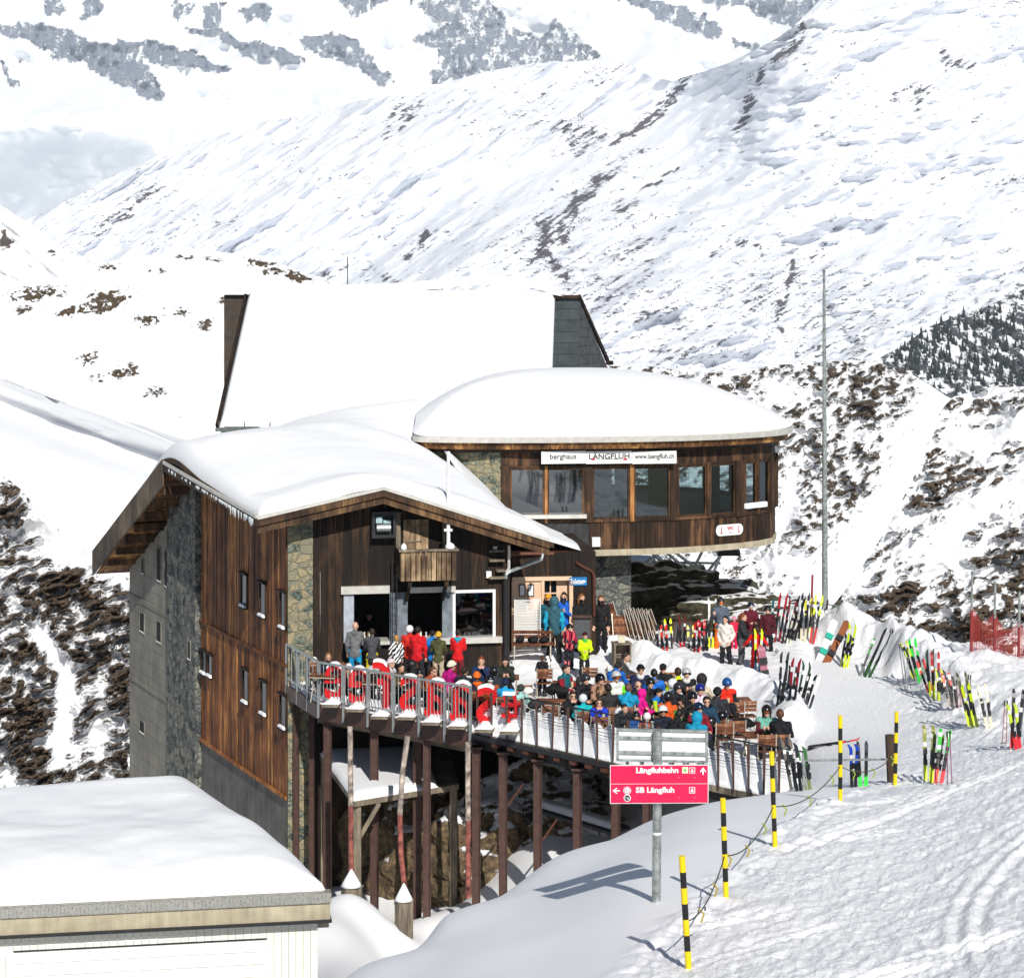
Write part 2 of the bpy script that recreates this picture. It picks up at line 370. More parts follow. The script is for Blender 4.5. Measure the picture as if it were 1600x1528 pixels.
sheet('snowy_mountain', -560, 2050, 1250, sil5, 640, 400, m5_D, m5_r, rockmat('mountain_snow_and_scree', .16, (.055, .05, .06), (.1, .09, .1), (.16, .14, .145), snow=(.79, .81, .86), thr=.45, soft=.08, streak=((0, 32, 0), (.4, 1, 1.5)), bst=.35, bd=3, fine=.36), 900, label='broad snowy mountain streaked with dark scree behind the lodge')
# --- left far wedge
sheet('snowy_ridge', -560, 170, 300, polyline([(-560, 60), (-60, 290), (0, 320), (40, 345), (80, 375), (120, 402), (150, 420), (200, 450)]), 500, 90, lambda X, Y: 1150*np.exp((480-Y)*1.5/F)+fbm(*rot2(X, Y, 38, 60, 12), 4, 3)*26,
  lambda X, Y: .1+blobs(X, Y, [(10, 378, 22, 10, 38, .5), (90, 400, 40, 6, 38, .35), (60, 352, 30, 5, 38, .35)])+fbm(X/9, Y/6, 4, 5)*.6, rockmat('ridge_snow_and_rock', .12, (.05, .04, .035), (.09, .07, .06), (.14, .11, .09), thr=.42, bst=.6, bd=2), 300, label='snowy ridge at the far left')
# --- middle hill on the left
sil2 = polyline([(-60, 462), (0, 452), (60, 440), (110, 428), (160, 412), (210, 398), (255, 398), (290, 386), (330, 392), (400, 400), (440, 412), (480, 430), (520, 446), (700, 470)])
def h2_r(X, Y):
    w1 = X+fbm(X/30, Y/30, 3, 2)*16; w2 = Y+fbm(X/30+5, Y/30, 3, 3)*12
    b = blobs(w1, w2, [(60, 460, 60, 16, -8, .36), (165, 468, 46, 20, -18, .46), (110, 485, 30, 14, 0, .38), (30, 485, 26, 9, 0, .36), (230, 500, 30, 12, -10, .36), (280, 485, 26, 10, 0, .36), (320, 505, 22, 13, -30, .36), (135, 560, 26, 14, -10, .33), (195, 580, 30, 16, -10, .35),
       (150, 590, 18, 10, 0, .33), (240, 615, 26, 12, -15, .36), (245, 425, 24, 7, 0, .33), (170, 420, 26, 8, 0, .3), (290, 400, 20, 6, 0, .34), (335, 405, 30, 7, 0, .3), (410, 412, 34, 8, 8, .36), (460, 430, 36, 10, 15, .44), (430, 425, 30, 8, 0, .4), (345, 470, 14, 10, 0, .3)])
    return .13+b*1.02+fbm(X/6, Y/4, 4, 8)*.75*np.clip(b*3.4, .42, 1)
sheet('snowy_hill', -560, 640, 760, sil2, 720, 260, lambda X, Y: 420*np.exp((720-Y)*2.0/F)+fbm(X/70, Y/45, 4, 6)*14+fbm(X/20, Y/14, 3, 2)*1.6-h2_r(X, Y)*3.0, h2_r, rockmat('hill_snow_and_rock', .55, (.05, .035, .022), (.11, .075, .045), (.2, .15, .09), thr=.42, soft=.05, bst=.8, bd=.7, fine=.32), 90, label='snow hill with scattered brown rocks left of the lodge')
# --- smooth valley slopes behind the concrete wall
def v_D(X, Y):
    D = 235*np.exp((900-Y)*2.2/F)+fbm(X/150, Y/60, 3, 9)*6
    top = 590+(X-0)*.36; d = Y-top; D += 16*np.exp(-((d-38)/30)**2)*sstep(-40, 40, X+60)
    u, v = rot2(X, Y, 20, 120, 7); return D+fbm(u, v, 3, 4)*2.4*np.exp(-((d-40)/45)**2)
sheet('snow_valley', -560, 620, 560, polyline([(-560, 470), (-60, 572), (0, 590), (80, 622), (160, 648), (240, 668), (330, 690), (420, 705), (640, 730)]), 960, 200, v_D, lambda X, Y: .04+blobs(X, Y, [(60, 600, 50, 5, 18, .35), (170, 700, 40, 3, 22, .38), (190, 740, 5, 4, 0, .42), (200, 760, 6, 2, 0, .4)])+fbm(X/7, Y/4, 3, 2)*.3, rockmat('valley_snow', .9, (.05, .035, .022), (.1, .07, .045), (.18, .13, .08), thr=.5, bst=.3, bd=.3, fine=.15), 60, label='smooth snow valley below the hill')
# --- rocky slope at the left edge
sil1 = polyline([(-560, 560), (-60, 700), (0, 738), (30, 762), (60, 795), (110, 845), (150, 872), (190, 895), (215, 915), (260, 960), (330, 1000)])
def s1_r(X, Y):
    st = sil1(X); d = Y-st; u, v = rot2(X+fbm(X/40, Y/40, 3, 4)*26, Y+fbm(X/40, Y/40, 3, 7)*20, -24, 16, 6)
    n = fbm(u, v, 5, 3); r = .37+n*1.05+fbm(X/60, Y/50, 3, 12)*.2+.07*sstep(750, 1000, Y)
    r -= .5*np.exp(-(segdist(X, Y, [(60, 800), (95, 860), (170, 890)])/16)**2)*1.0
    r -= .55*np.exp(-(segdist(X, Y, [(60, 985), (105, 1050), (100, 1120), (90, 1190)])/15)**2)
    r += .22*blobs(X, Y, [(20, 1120, 46, 36), (70, 1010, 40, 18, -20), (170, 960, 30, 22), (10, 780, 24, 46), (60, 1200, 44, 26), (120, 900, 60, 20, -20), (185, 1080, 18, 34)])
    r -= .4*blobs(X, Y, [(10, 1220, 30, 16), (150, 1150, 18, 30)])
    return np.where(d < 12, r-.1, r)
def s1_D(X, Y): r = s1_r(X, Y); return 128*np.exp((1260-Y)*1.15/F)+fbm(X/60, Y/50, 4, 2)*6-np.clip((r-.4)*5, -.6, 2.2)-fbm(X/9, Y/7, 4, 11)*1.1*sstep(.35, .5, r)
M_near_rock = rockmat('near_snow_and_rock', 1.1, (.045, .034, .027), (.15, .11, .08), (.3, .21, .135), thr=.46, soft=.05, bst=.9, bd=.25, fine=.22)
sheet('rocky_slope', -560, 340, 760, sil1, 1270, 520, s1_D, s1_r, M_near_rock, 20, label='steep brown rock and snow slope at the left')
# --- wooded far slope on the right
silw = polyline([(1340, 580), (1380, 556), (1410, 540), (1450, 512), (1500, 492), (1540, 480), (1570, 466), (1600, 452), (1680, 425)])
wood_D = lambda X, Y: 1450*np.exp((640-Y)*1.35/F)+fbm(X/40, Y/30, 3, 5)*16
sheet('wooded_slope', 1330, 2050, 420, silw, 660, 150, wood_D, lambda X, Y: .47+fbm(*rot2(X, Y, 30, 16, 6), 5, 3)*.8, rockmat('forest_floor_snow', .22, (.03, .034, .045), (.06, .065, .075), (.1, .1, .1), snow=(.78, .79, .81), thr=.44, soft=.08, bst=.5, bd=1, fine=.3), 150, label='steep far slope dotted with conifers on the right')
# --- right rocky hillside, two sheets (near and behind the gully)
silr = polyline([(560, 640), (700, 640), (900, 572), (1010, 572), (1100, 584), (1150, 578), (1220, 570), (1290, 566), (1330, 562), (1370, 566), (1420, 582), (1450, 600), (1480, 620), (1520, 640), (1680, 700)])
def r3_r(X, Y):
    u, v = rot2(X+fbm(X/30, Y/30, 3, 4)*14, Y+fbm(X/30, Y/30, 3, 7)*14, -18, 10, 5.2)
    dn = .39+.05*sstep(1180, 1260, X); r = dn+fbm(u, v, 5, 6)*.82+fbm(X/50, Y/40, 3, 10)*.22
    g = segdist(X, Y, [(1480, 640), (1440, 720), (1400, 800), (1330, 900), (1270, 960)]); r -= .6*np.exp(-(g/46)**2)
    r -= .3*np.exp(-(segdist(X, Y, [(1235, 720), (1240, 780), (1215, 830)])/13)**2); r -= .35*blobs(X, Y, [(1230, 880, 40, 22), (1110, 880, 22, 14), (1010, 890, 40, 8), (1220, 610, 26, 14), (960, 600, 90, 14)])
    r += .10*blobs(X, Y, [(1330, 590, 44, 14, 10), (1320, 790, 40, 26, -30), (1080, 885, 26, 12), (1230, 900, 18, 12, -20), (1190, 900, 26, 12), (1140, 600, 30, 10), (1250, 600, 26, 8)])
    return r
def r3_D(X, Y): r = r3_r(X, Y); return 190*np.exp((980-Y)*1.5/F)+fbm(X/70, Y/60, 3, 2)*8+2.5*np.exp(-(segdist(X, Y, [(1480, 640), (1400, 800), (1280, 960)])/70)**2)-np.clip((r-.42)*5, -.6, 2.)-fbm(X/8, Y/6, 3, 11)*1.0*sstep(.38, .5, r)
sheet('rocky_hillside', 560, 2050, 1150, silr, 1000, 360, r3_D, r3_r, rockmat('hillside_snow_and_rock', 1.25, (.045, .036, .028), (.13, .1, .075), (.25, .2, .15), thr=.475, soft=.05, bst=.9, bd=.3, fine=.24), 60, label='snowy hillside speckled with brown rocks behind the round pavilion')
silq = polyline([(1255, 1000), (1290, 960), (1330, 910), (1370, 850), (1400, 800), (1430, 740), (1450, 690), (1470, 640), (1490, 620), (1540, 606), (1600, 604), (1680, 600)])
def r4_r(X, Y):
    u, v = rot2(X+fbm(X/30, Y/30, 3, 4)*18, Y+fbm(X/30, Y/30, 3, 7)*16, -20, 14, 6)
    r = .385+fbm(u, v, 5, 9)*.9+fbm(X/60, Y/40, 3, 12)*.2+.10*sstep(850, 960, Y)
    sm = fbm(X/90, Y/24, 3, 3); r -= .16*sstep(0, .2, sm)
    r -= .34*np.exp(-(segdist(X, Y, [(1600, 760), (1500, 800), (1480, 860)])/20)**2)+.25*np.exp(-(segdist(X, Y, [(1600, 660), (1500, 700)])/16)**2)
    r += .12*blobs(X, Y, [(1470, 760, 44, 10, -20), (1510, 745, 30, 10), (1380, 950, 40, 20, -25), (1400, 925, 36, 14, -25), (1560, 870, 26, 12), (1520, 830, 30, 9), (1500, 980, 40, 18), (1480, 790, 20, 10), (1560, 755, 26, 10)])
    return r-.18*sstep(60, 0, Y-silq(X))*.6
def r4_D(X, Y): r = r4_r(X, Y); return 112*np.exp((1080-Y)*1.5/F)+fbm(X/80, Y/60, 3, 6)*6+fbm(X/26, Y/18, 3, 5)*1.4-np.clip((r-.42)*4.5, -.5, 2.)-fbm(X/8, Y/6, 3, 11)*.8*sstep(.38, .5, r)
sheet('rocky_foreslope', 1240, 2050, 900, silq, 1110, 520, r4_D, r4_r, M_near_rock, 25, label='nearer rock and snow slope behind the safety net')
# --- broad base ground reaching out below everything (one sheet, far below the visible slopes)
g = MB(); g.add([(-30000, -300, -900), (30000, -300, -900), (30000, 40000, -900), (-30000, 40000, -900)], [(0, 1, 2, 3)])
o = g.top('valley_floor', snowmat('valley_floor_snow', .01, .2, 2), (0, 0, -900), 'snow covered valley floor far below', None, None, 'structure'); del o['label']
# ================================================================= near snow ground (one sheet in world units)
def hermite(xk, Yk, x):
    """Catmull-Rom through knots; Yk (K, ...) -> (len(x), ...)"""
    xk = np.asarray(xk, float); Yk = np.asarray(Yk, float); m = np.gradient(Yk, xk, axis=0)
    d = np.diff(Yk, axis=0)/np.diff(xk).reshape(-1, *([1]*(Yk.ndim-1)))
    lo = np.minimum(np.abs(np.concatenate([d[:1], d])), np.abs(np.concatenate([d, d[-1:]])))*2.2; m = np.clip(m, -lo, lo)
    i = np.clip(np.searchsorted(xk, x)-1, 0, len(xk)-2); h = xk[i+1]-xk[i]; t = (x-xk[i])/h
    sh = (-1,)+(1,)*(Yk.ndim-1); t = t.reshape(sh); h = h.reshape(sh)
    return Yk[i]*(2*t**3-3*t**2+1)+m[i]*h*(t**3-2*t**2+t)+Yk[i+1]*(-2*t**3+3*t**2)+m[i+1]*h*(t**3-t**2)
GD = [4, 12, 20, 26, 30, 34, 38, 42, 46, 50, 54, 58, 62, 66, 70, 76, 84, 96, 112]
GS = {
 -560: [-3, -7, -11, -15, -17, -18, -18.5, -19, -19, -19.5, -20, -20, -20, -20, -20, -20, -20.5, -24, -40],
 -200: [-3, -7, -11, -15, -17, -18, -18.5, -19, -19, -19.5, -20, -20, -20, -20, -20, -20, -20.5, -24, -40],
 200: [-3, -7, -11, -15, -17, -18, -18.5, -19, -19, -19.5, -20, -20, -20, -20, -20, -20, -20.3, -23, -38],
 430: [-3, -6.5, -9.6, -12, -13.8, -15.4, -16.4, -17, -17.4, -17.8, -18.2, -18.8, -19.2, -19.5, -19.5, -19, -19, -20, -30],
 540: [-3, -6, -8.2, -9.4, -10.1, -11.1, -13.4, -15, -15.9, -16.5, -17.3, -18.2, -18.9, -19.3, -19.4, -18.4, -17, -16, -20],
 640: [-3, -6, -8.0, -9.1, -9.9, -10.65, -12.4, -15.2, -17, -18, -18.6, -19.2, -19.6, -19.4, -18.7, -17.2, -16, -15, -18],
 700: [-3, -6, -7.9, -9.05, -9.75, -10.5, -11.3, -13.8, -16.2, -18, -18.8, -19.3, -19.4, -18.9, -17.9, -16.4, -15, -15, -17],
 850: [-3, -6, -7.8, -8.95, -9.6, -10.15, -10.8, -11.5, -13.6, -16.2, -17.5, -17.6, -17, -16.3, -15.8, -15, -14.6, -15, -17],
 1000: [-3, -6, -7.7, -8.8, -9.3, -9.7, -10.2, -10.9, -11.85, -14.2, -16.2, -16.8, -16.4, -15.8, -15, -14.5, -14.3, -15, -19],
 1100: [-3, -6, -7.6, -8.75, -9.2, -9.6, -9.97, -10.5, -11.35, -13.2, -15, -15.5, -15.2, -14.5, -14.2, -14, -14, -15, -20],
 1200: [-3, -6, -7.6, -8.7, -9.15, -9.5, -9.85, -10.35, -11.1, -12.2, -13.3, -13.9, -13.9, -13.9, -13.9, -13.8, -13.8, -15, -22],
 1260: [-3, -6, -7.6, -8.7, -9.12, -9.47, -9.82, -10.3, -11.03, -11.85, -12.6, -12.95, -13.02, -13.02, -13.02, -13.02, -13.4, -15, -24],
 1320: [-3, -6, -7.6, -8.7, -9.1, -9.45, -9.8, -10.3, -11.0, -11.7, -12.3, -12.7, -12.9, -13., -13., -13.0, -14, -17, -28],
 1420: [-3, -5.9, -7.5, -8.6, -9.05, -9.4, -9.75, -10.2, -10.85, -11.45, -12.05, -12.5, -12.8, -12.9, -13., -14.2, -17, -21, -34],
 1520: [-3, -5.9, -7.4, -8.5, -8.95, -9.25, -9.6, -10.0, -10.6, -11.15, -11.8, -12.2, -12.4, -12.5, -12.9, -15, -18, -22, -36],
 2050: [-3, -5.8, -7.2, -8.3, -8.75, -9.0, -9.3, -9.65, -10.1, -10.7, -11.3, -11.7, -11.9, -12.1, -12.7, -15, -18, -22, -36],
 1720: [-3, -5.8, -7.2, -8.3, -8.75, -9.0, -9.3, -9.65, -10.1, -10.7, -11.3, -11.7, -11.9, -12.1, -12.7, -15, -18, -22, -36]}
gk = sorted(GS); gz = np.array([GS[k] for k in gk])
def wl(pts, z=-13.): return [(float(v.x), float(v.y)) for v in (onz(a, b, z) for a, b in pts)]
bank1 = wl([(1262, 985), (1290, 992), (1335, 1006), (1385, 1030), (1420, 1060), (1452, 1088), (1490, 1120), (1540, 1146), (1600, 1176), (1680, 1210)], -12.6)
bank1h = [(1.15), 1.3, 1.25, 1.2, .9, .65, .42, .32, .28, .28]
trk = [(960, 1545), (1010, 1500), (1075, 1432), (1130, 1385), (1195, 1322), (1250, 1280), (1300, 1252), (1400, 1230)]
def edge_s(px, py): # >0 on the trampled side
    return px-np.interp(py, [p[1] for p in trk][::-1], [p[0] for p in trk][::-1])
def trk_(X, D):
    z = 0
    for k, (ang, P, ph, cu) in enumerate(((28, 3.1, .4, .5), (40, 4.3, 1.7, .8), (52, 2.7, 2.2, .35), (18, 5.1, .9, 1.1), (63, 3.9, 3.1, .6))):
        a = math.radians(ang); w = X*math.cos(a)-D*math.sin(a)+cu*np.sin((X*math.sin(a)+D*math.cos(a))*.22+ph); gate = sstep(.0, .16, fbm((X+ph*9)*.16, D*.12, 2, k+2))
        for off in (0, .32): q = np.abs((w/P+ph+off/P) % 1.-.5)*P; z = z-.032*gate*np.exp(-(q/.075)**2)+.018*gate*np.exp(-((q-.16)/.07)**2)
    return z
def gheight(PX, D):
    X = (PX-CX)/F*D
    zc = hermite(gk, gz, PX[0]); Z = hermite(GD, zc.T, D[:, 0]) if True else None     # (rows, cols)
    py = YH-F*Z/D; e = edge_s(PX+fbm(X*1.4, D*1.4, 3, 2)*40, py); near = sstep(15, 24, D)
    tr = sstep(-10, 55, e)*sstep(60, 40, -Z*0+np.abs(D-30)*0)*near
    fl = sstep(88, 70, D)
    u, v = rot2(X, D, 52, 1.3, .22)
    n1 = fbm(u*1.3, v*1.3, 4, 3); u2, v2 = rot2(X, D, 70, 1.1, .18); n2 = fbm(u2*1.6, v2*1.6, 4, 6); n3 = fbm(X*3.2, D*3.2, 4, 9)
    edge = np.exp(-((e-8)/34)**2)*sstep(60, 40, D)*near
    g1 = fbm(*rot2(X, D, 38, 2.2, .16), 4, 12); g2 = fbm(*rot2(X+D*.12*np.sin(D*.2), D, 60, 1.5, .11), 3, 13)
    Z = Z+tr*fl*(n1*.05+n2*.045+n3*.03+fbm(X*9, D*7, 3, 8)*.035+g1*.05+g2*.04+fbm(X*.5, D*.4, 3, 5)*.10+trk_(X, D))+edge*(.05+fbm(X*2.6, D*2.6, 5, 4)*.30)
    Z = Z+(1-tr)*(fbm(X*.35, D*.22, 3, 1)*.10)*near
    # piled snow bank with a broken crest along the right side
    P = bank1; best = np.full_like(X, 1e9); hh = np.zeros_like(X); sg = np.zeros_like(X)
    for i, ((ax, ay), (bx, by)) in enumerate(zip(P[:-1], P[1:])):
        dx, dy = bx-ax, by-ay; L = dx*dx+dy*dy; t = np.clip(((X-ax)*dx+(D-ay)*dy)/L, 0, 1); d = np.hypot(X-ax-t*dx, D-ay-t*dy); k = d < best
        best = np.where(k, d, best); hh = np.where(k, bank1h[i]*(1-t)+bank1h[i+1]*t, hh); sg = np.where(k, np.sign(dx*(D-ay)-dy*(X-ax)), sg)
    s = best*sg+fbm(X*.8, D*.8, 3, 5)*.9     # signed: + behind
    prof = sstep(-.15, .9, s)*(1-.75*sstep(1.0, 4.5, s))
    Z = Z+hh*prof*(1+fbm(X*.9, D*.9, 4, 8)*1.1)+fbm(X*2.2, D*2.2, 4, 10)*.32*np.exp(-((s-.4)/1.0)**2)
    # soft mounds at the post feet in the gully
    for mx, my, r, h in ((-4.6, 60.5, 1.6, 1.0), (-3.1, 59.6, 1.3, .7), (-2.3, 62.5, 1.8, .9), (-5.8, 57.5, 2.2, 1.1)): Z = Z+h*np.exp(-(((X-mx)**2+(D-my)**2)/r**2))
    return Z
def gz_at(px, D):
    PX = np.array([[px, px+1.]]); DD = np.array([[D, D], [D+.01, D+.01]]); return float(gheight(PX, DD)[0, 0])
def ground_pt(px, py, lo=20., hi=100.):
    """first point where the view line meets the near ground"""
    Ds = np.linspace(lo, hi, 400); PX = np.array([[px, px+1.]]); Z = gheight(PX, np.stack([Ds, Ds], 1))[:, 0]
    yy = YH-F*Z/Ds; k = np.argmax(yy <= py); D = Ds[max(k, 1)]
    return Vector(((px-CX)/F*D, D, Z[max(k, 1)]))
cols = np.concatenate([np.linspace(-560, 520, 130), np.linspace(524, 1700, 640), np.linspace(1704, 2050, 100)]); rows = np.concatenate([np.linspace(4, 22, 12), np.geomspace(22.5, 112, 620)])
PXg, Dg = np.meshgrid(cols, rows); Zg = gheight(PXg, Dg)
W = np.stack([(PXg-CX)/F*Dg, Dg, Zg], -1); h_, w_ = W.shape[:2]; ii = np.arange(h_*w_).reshape(h_, w_)
Q = np.stack([ii[:-1, :-1], ii[:-1, 1:], ii[1:, 1:], ii[1:, :-1]], -1).reshape(-1, 4)
M_snow = snowmat('fresh_snow', 3.0, .25, .03)
M_pack = snowmat('packed_snow', 5.0, .55, .045)
n_ = NT('ground_snow'); e_ = n_.n('ShaderNodeAttribute', attribute_name='packed'); b1 = n_.noise(7.0, 6, .62); b2 = n_.noise(26, 4, .6); b3 = n_.noise(9, 4, .6, n_.map((1, .25, 1), (0, 0, 52)))
n_.set(n_.mix(n_.noise(.6, 4), (.88, .885, .9), (.86, .865, .885)), .55, 0, .25)
hgt = n_.math('MULTIPLY', e_.outputs['Fac'], n_.math('ADD', n_.math('ADD', b1, b3), n_.math('MULTIPLY', b2, .5)))
n_.bump(n_.math('ADD', hgt, n_.math('MULTIPLY', b2, .05)), .6, .07); M_ground = n_.m
me = npmesh('snow_ground', W.reshape(-1, 3), Q, [M_ground])
pk = sstep(-5, 60, edge_s(PXg, YH-F*Zg/Dg)); pk[Dg < 20] = 1
pk = np.maximum(pk*sstep(64, 60, Dg*0+40), sstep(47, 50, Dg)*(PXg > 1200)*.9); a_ = me.attributes.new('packed', 'FLOAT', 'POINT'); a_.data.foreach_set('value', pk.ravel().astype(np.float32))
tag(link('snow_ground', me), 'snowfield with smooth drift on the left and trampled ski area on the right', None, None, 'structure')
# ================================================================= building materials
def woodmat(name, dark, mid, lite, bw=None, gloss_=.7, sc_=1., wear=.5):
    n = NT(name); g = n.n('ShaderNodeNewGeometry'); r = g.outputs['Random Per Island']; v = n.map((6*sc_, 6*sc_, .7*sc_)); v2 = n.map((22*sc_, 22*sc_, 1.3*sc_))
    a = n.noise(1, 6, .65, v, .6); b = n.noise(1, 5, .7, v2); c = n.noise(.9*sc_, 4, .6)
    f = n.math('ADD', n.math('MULTIPLY', a, .6), n.math('MULTIPLY', b, .4)); f = n.math('ADD', f, n.math('MULTIPLY', n.math('SUBTRACT', r, .5), .22)); f = n.math('ADD', f, n.math('MULTIPLY', n.math('SUBTRACT', c, .5), wear))
    n.set(n.ramp(f, (.36, dark), (.54, mid), (.72, lite)), gloss_, 0, .25); n.bump(n.math('ADD', a, b), .5, .012); return n.m
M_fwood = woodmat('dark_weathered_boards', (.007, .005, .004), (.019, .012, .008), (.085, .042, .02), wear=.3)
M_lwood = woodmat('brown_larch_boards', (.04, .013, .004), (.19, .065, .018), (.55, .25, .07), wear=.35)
M_beam = woodmat('weathered_fascia_boards', (.022, .013, .008), (.07, .038, .02), (.24, .135, .06), wear=.6)
M_grey = woodmat('greyed_rough_timber', (.08, .065, .05), (.2, .165, .12), (.38, .31, .22), wear=.5)
M_balc = woodmat('sun_bleached_balcony_boards', (.05, .03, .018), (.2, .13, .075), (.5, .36, .21), wear=.9)
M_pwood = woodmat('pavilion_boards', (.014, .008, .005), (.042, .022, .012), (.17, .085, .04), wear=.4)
M_post = woodmat('orange_window_timber', (.16, .065, .02), (.36, .16, .05), (.62, .32, .11), wear=.4)
M_ochre = woodmat('eave_timber_ochre', (.03, .014, .007), (.14, .06, .022), (.5, .27, .09), wear=1.)
def stonemat(name, s, cols, mortar):
    n = NT(name); v = n.map((s, s, s*1.25), vec=None); w_ = n.n('ShaderNodeVectorMath', operation='ADD'); nz_ = n.n('ShaderNodeTexNoise'); nz_.inputs['Scale'].default_value = s*1.3
    n.l(n.co(), nz_.inputs['Vector']); sc2 = n.n('ShaderNodeVectorMath', operation='SCALE'); n.l(nz_.outputs['Color'], sc2.inputs[0]); sc2.inputs['Scale'].default_value = .55; n.l(v, w_.inputs[0]); n.l(sc2.outputs[0], w_.inputs[1])
    c = n.n('ShaderNodeTexVoronoi'); e = n.n('ShaderNodeTexVoronoi', feature='DISTANCE_TO_EDGE')
    for q in (c, e): q.inputs['Scale'].default_value = 1; n.l(w_.outputs[0], q.inputs['Vector'])
    sp = n.n('ShaderNodeSeparateColor'); n.l(c.outputs['Color'], sp.inputs[0]); f = n.math('ADD', sp.outputs[0], n.math('MULTIPLY', n.math('SUBTRACT', n.noise(s*4, 6, .75), .5), 2.6))
    m = n.math('MULTIPLY_ADD', e.outputs['Distance'], 7, .25, clamp=True)
    st = n.ramp(f, *[(i/(len(cols)-1), k) for i, k in enumerate(cols)])
    n.set(n.mix(m, mortar, st), .85, 0, .2); n.bump(n.math('ADD', n.math('MULTIPLY', m, 1), n.math('MULTIPLY', n.noise(s*6, 5), .5)), .8, .05); return n.m
M_stone = stonemat('warm_rubble_masonry', 3.0, [(.04, .055, .05), (.12, .15, .125), (.2, .22, .17), (.3, .26, .16), (.42, .31, .16), (.13, .155, .13), (.24, .22, .15)], (.2, .185, .13))
M_stone2 = stonemat('grey_rubble_masonry', 3.2, [(.03, .035, .038), (.09, .10, .10), (.16, .165, .15), (.26, .25, .2), (.1, .105, .1)], (.07, .075, .07))
def concmat(name, c1, c2, sc_=1.0, lines=True):
    n = NT(name); f = n.math('ADD', n.math('MULTIPLY', n.noise(.8*sc_, 6, .6), .6), n.math('MULTIPLY', n.noise(1, 5, .6, n.map((5, 5, .35))), .4))
    col = n.ramp(f, (.3, c1), (.68, c2)); h = n.noise(30, 4)
    if lines:
        br = n.n('ShaderNodeTexBrick'); br.inputs['Scale'].default_value = 1; br.inputs['Mortar Size'].default_value = .012; br.inputs['Brick Width'].default_value = 1.5; br.inputs['Row Height'].default_value = .55
        br.offset = 0; sp = n.n('ShaderNodeSeparateXYZ'); n.l(n.co(), sp.inputs[0]); cb = n.n('ShaderNodeCombineXYZ'); n.l(n.math('MULTIPLY', sp.outputs[1], 1.1), cb.inputs[0]); n.l(sp.outputs[2], cb.inputs[1]); n.l(cb.outputs[0], br.inputs['Vector'])
        n.set(n.mix(n.math('MULTIPLY', br.outputs['Fac'], .55), col, tuple(c*.4 for c in c1)), .85, 0, .2); h = n.math('SUBTRACT', h, br.outputs['Fac'])
    else: n.set(col, .85, 0, .2)
    n.bump(h, .5, .015); return n.m
M_conc = concmat('board_marked_concrete', (.13, .122, .105), (.29, .275, .235)); M_conc2 = concmat('pale_concrete_beam', (.26, .22, .15), (.55, .49, .36), 2.2, False)
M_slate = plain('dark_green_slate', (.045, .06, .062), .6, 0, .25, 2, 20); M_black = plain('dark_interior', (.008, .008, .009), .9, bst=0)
M_metal = plain('galvanised_steel', (.42, .45, .45), .45, .6, .12, 8, 60, .05); M_lmetal = plain('pale_sheet_metal', (.62, .6, .55), .45, .3, .1, 5, 60, .05)
M_rust = plain('brown_painted_steel', (.085, .045, .036), .5, .2, .2, 5, 40, .1); M_copper = plain('brown_copper_gutter', (.14, .055, .035), .4, .5, .2, 6, 40, .05)
M_white = plain('white_paint', (.8, .8, .78), .5, 0, .05, 5, 40, .05); M_wsnow = snowmat('roof_snow', 1.6, .32, .06); M_bpipe = plain('black_pipe', (.015, .015, .017), .4)
M_shut = plain('grey_shutter_metal', (.2, .23, .26), .5, .3, .35, 3, 30, .1); M_door = plain('cream_door_paint', (.72, .5, .34), .6, 0, .08, 4, 30, .1)
M_dmetal = plain('dark_frame_metal', (.03, .03, .034), .5, .3)
def glassmat(name, tint=(.5, .6, .62), refl=.10, dark=0.):
    m = bpy.data.materials.new(name); m.use_nodes = True; t = m.node_tree; t.nodes.clear(); o = t.nodes.new('ShaderNodeOutputMaterial'); mx = t.nodes.new('ShaderNodeMixShader'); tr = t.nodes.new('ShaderNodeBsdfTransparent'); g = t.nodes.new('ShaderNodeBsdfGlossy')
    tr.inputs[0].default_value = (*tint, 1); g.inputs['Roughness'].default_value = .03; g.inputs['Color'].default_value = (.8, .85, .9, 1); mx.inputs[0].default_value = refl
    t.links.new(tr.outputs[0], mx.inputs[1]); t.links.new(g.outputs[0], mx.inputs[2]); t.links.new(mx.outputs[0], o.inputs[0]); return m
M_glass = glassmat('window_glass'); M_glass2 = glassmat('dusky_window_glass', (.05, .07, .09), .16); M_pane = gloss('0d1216', .12)
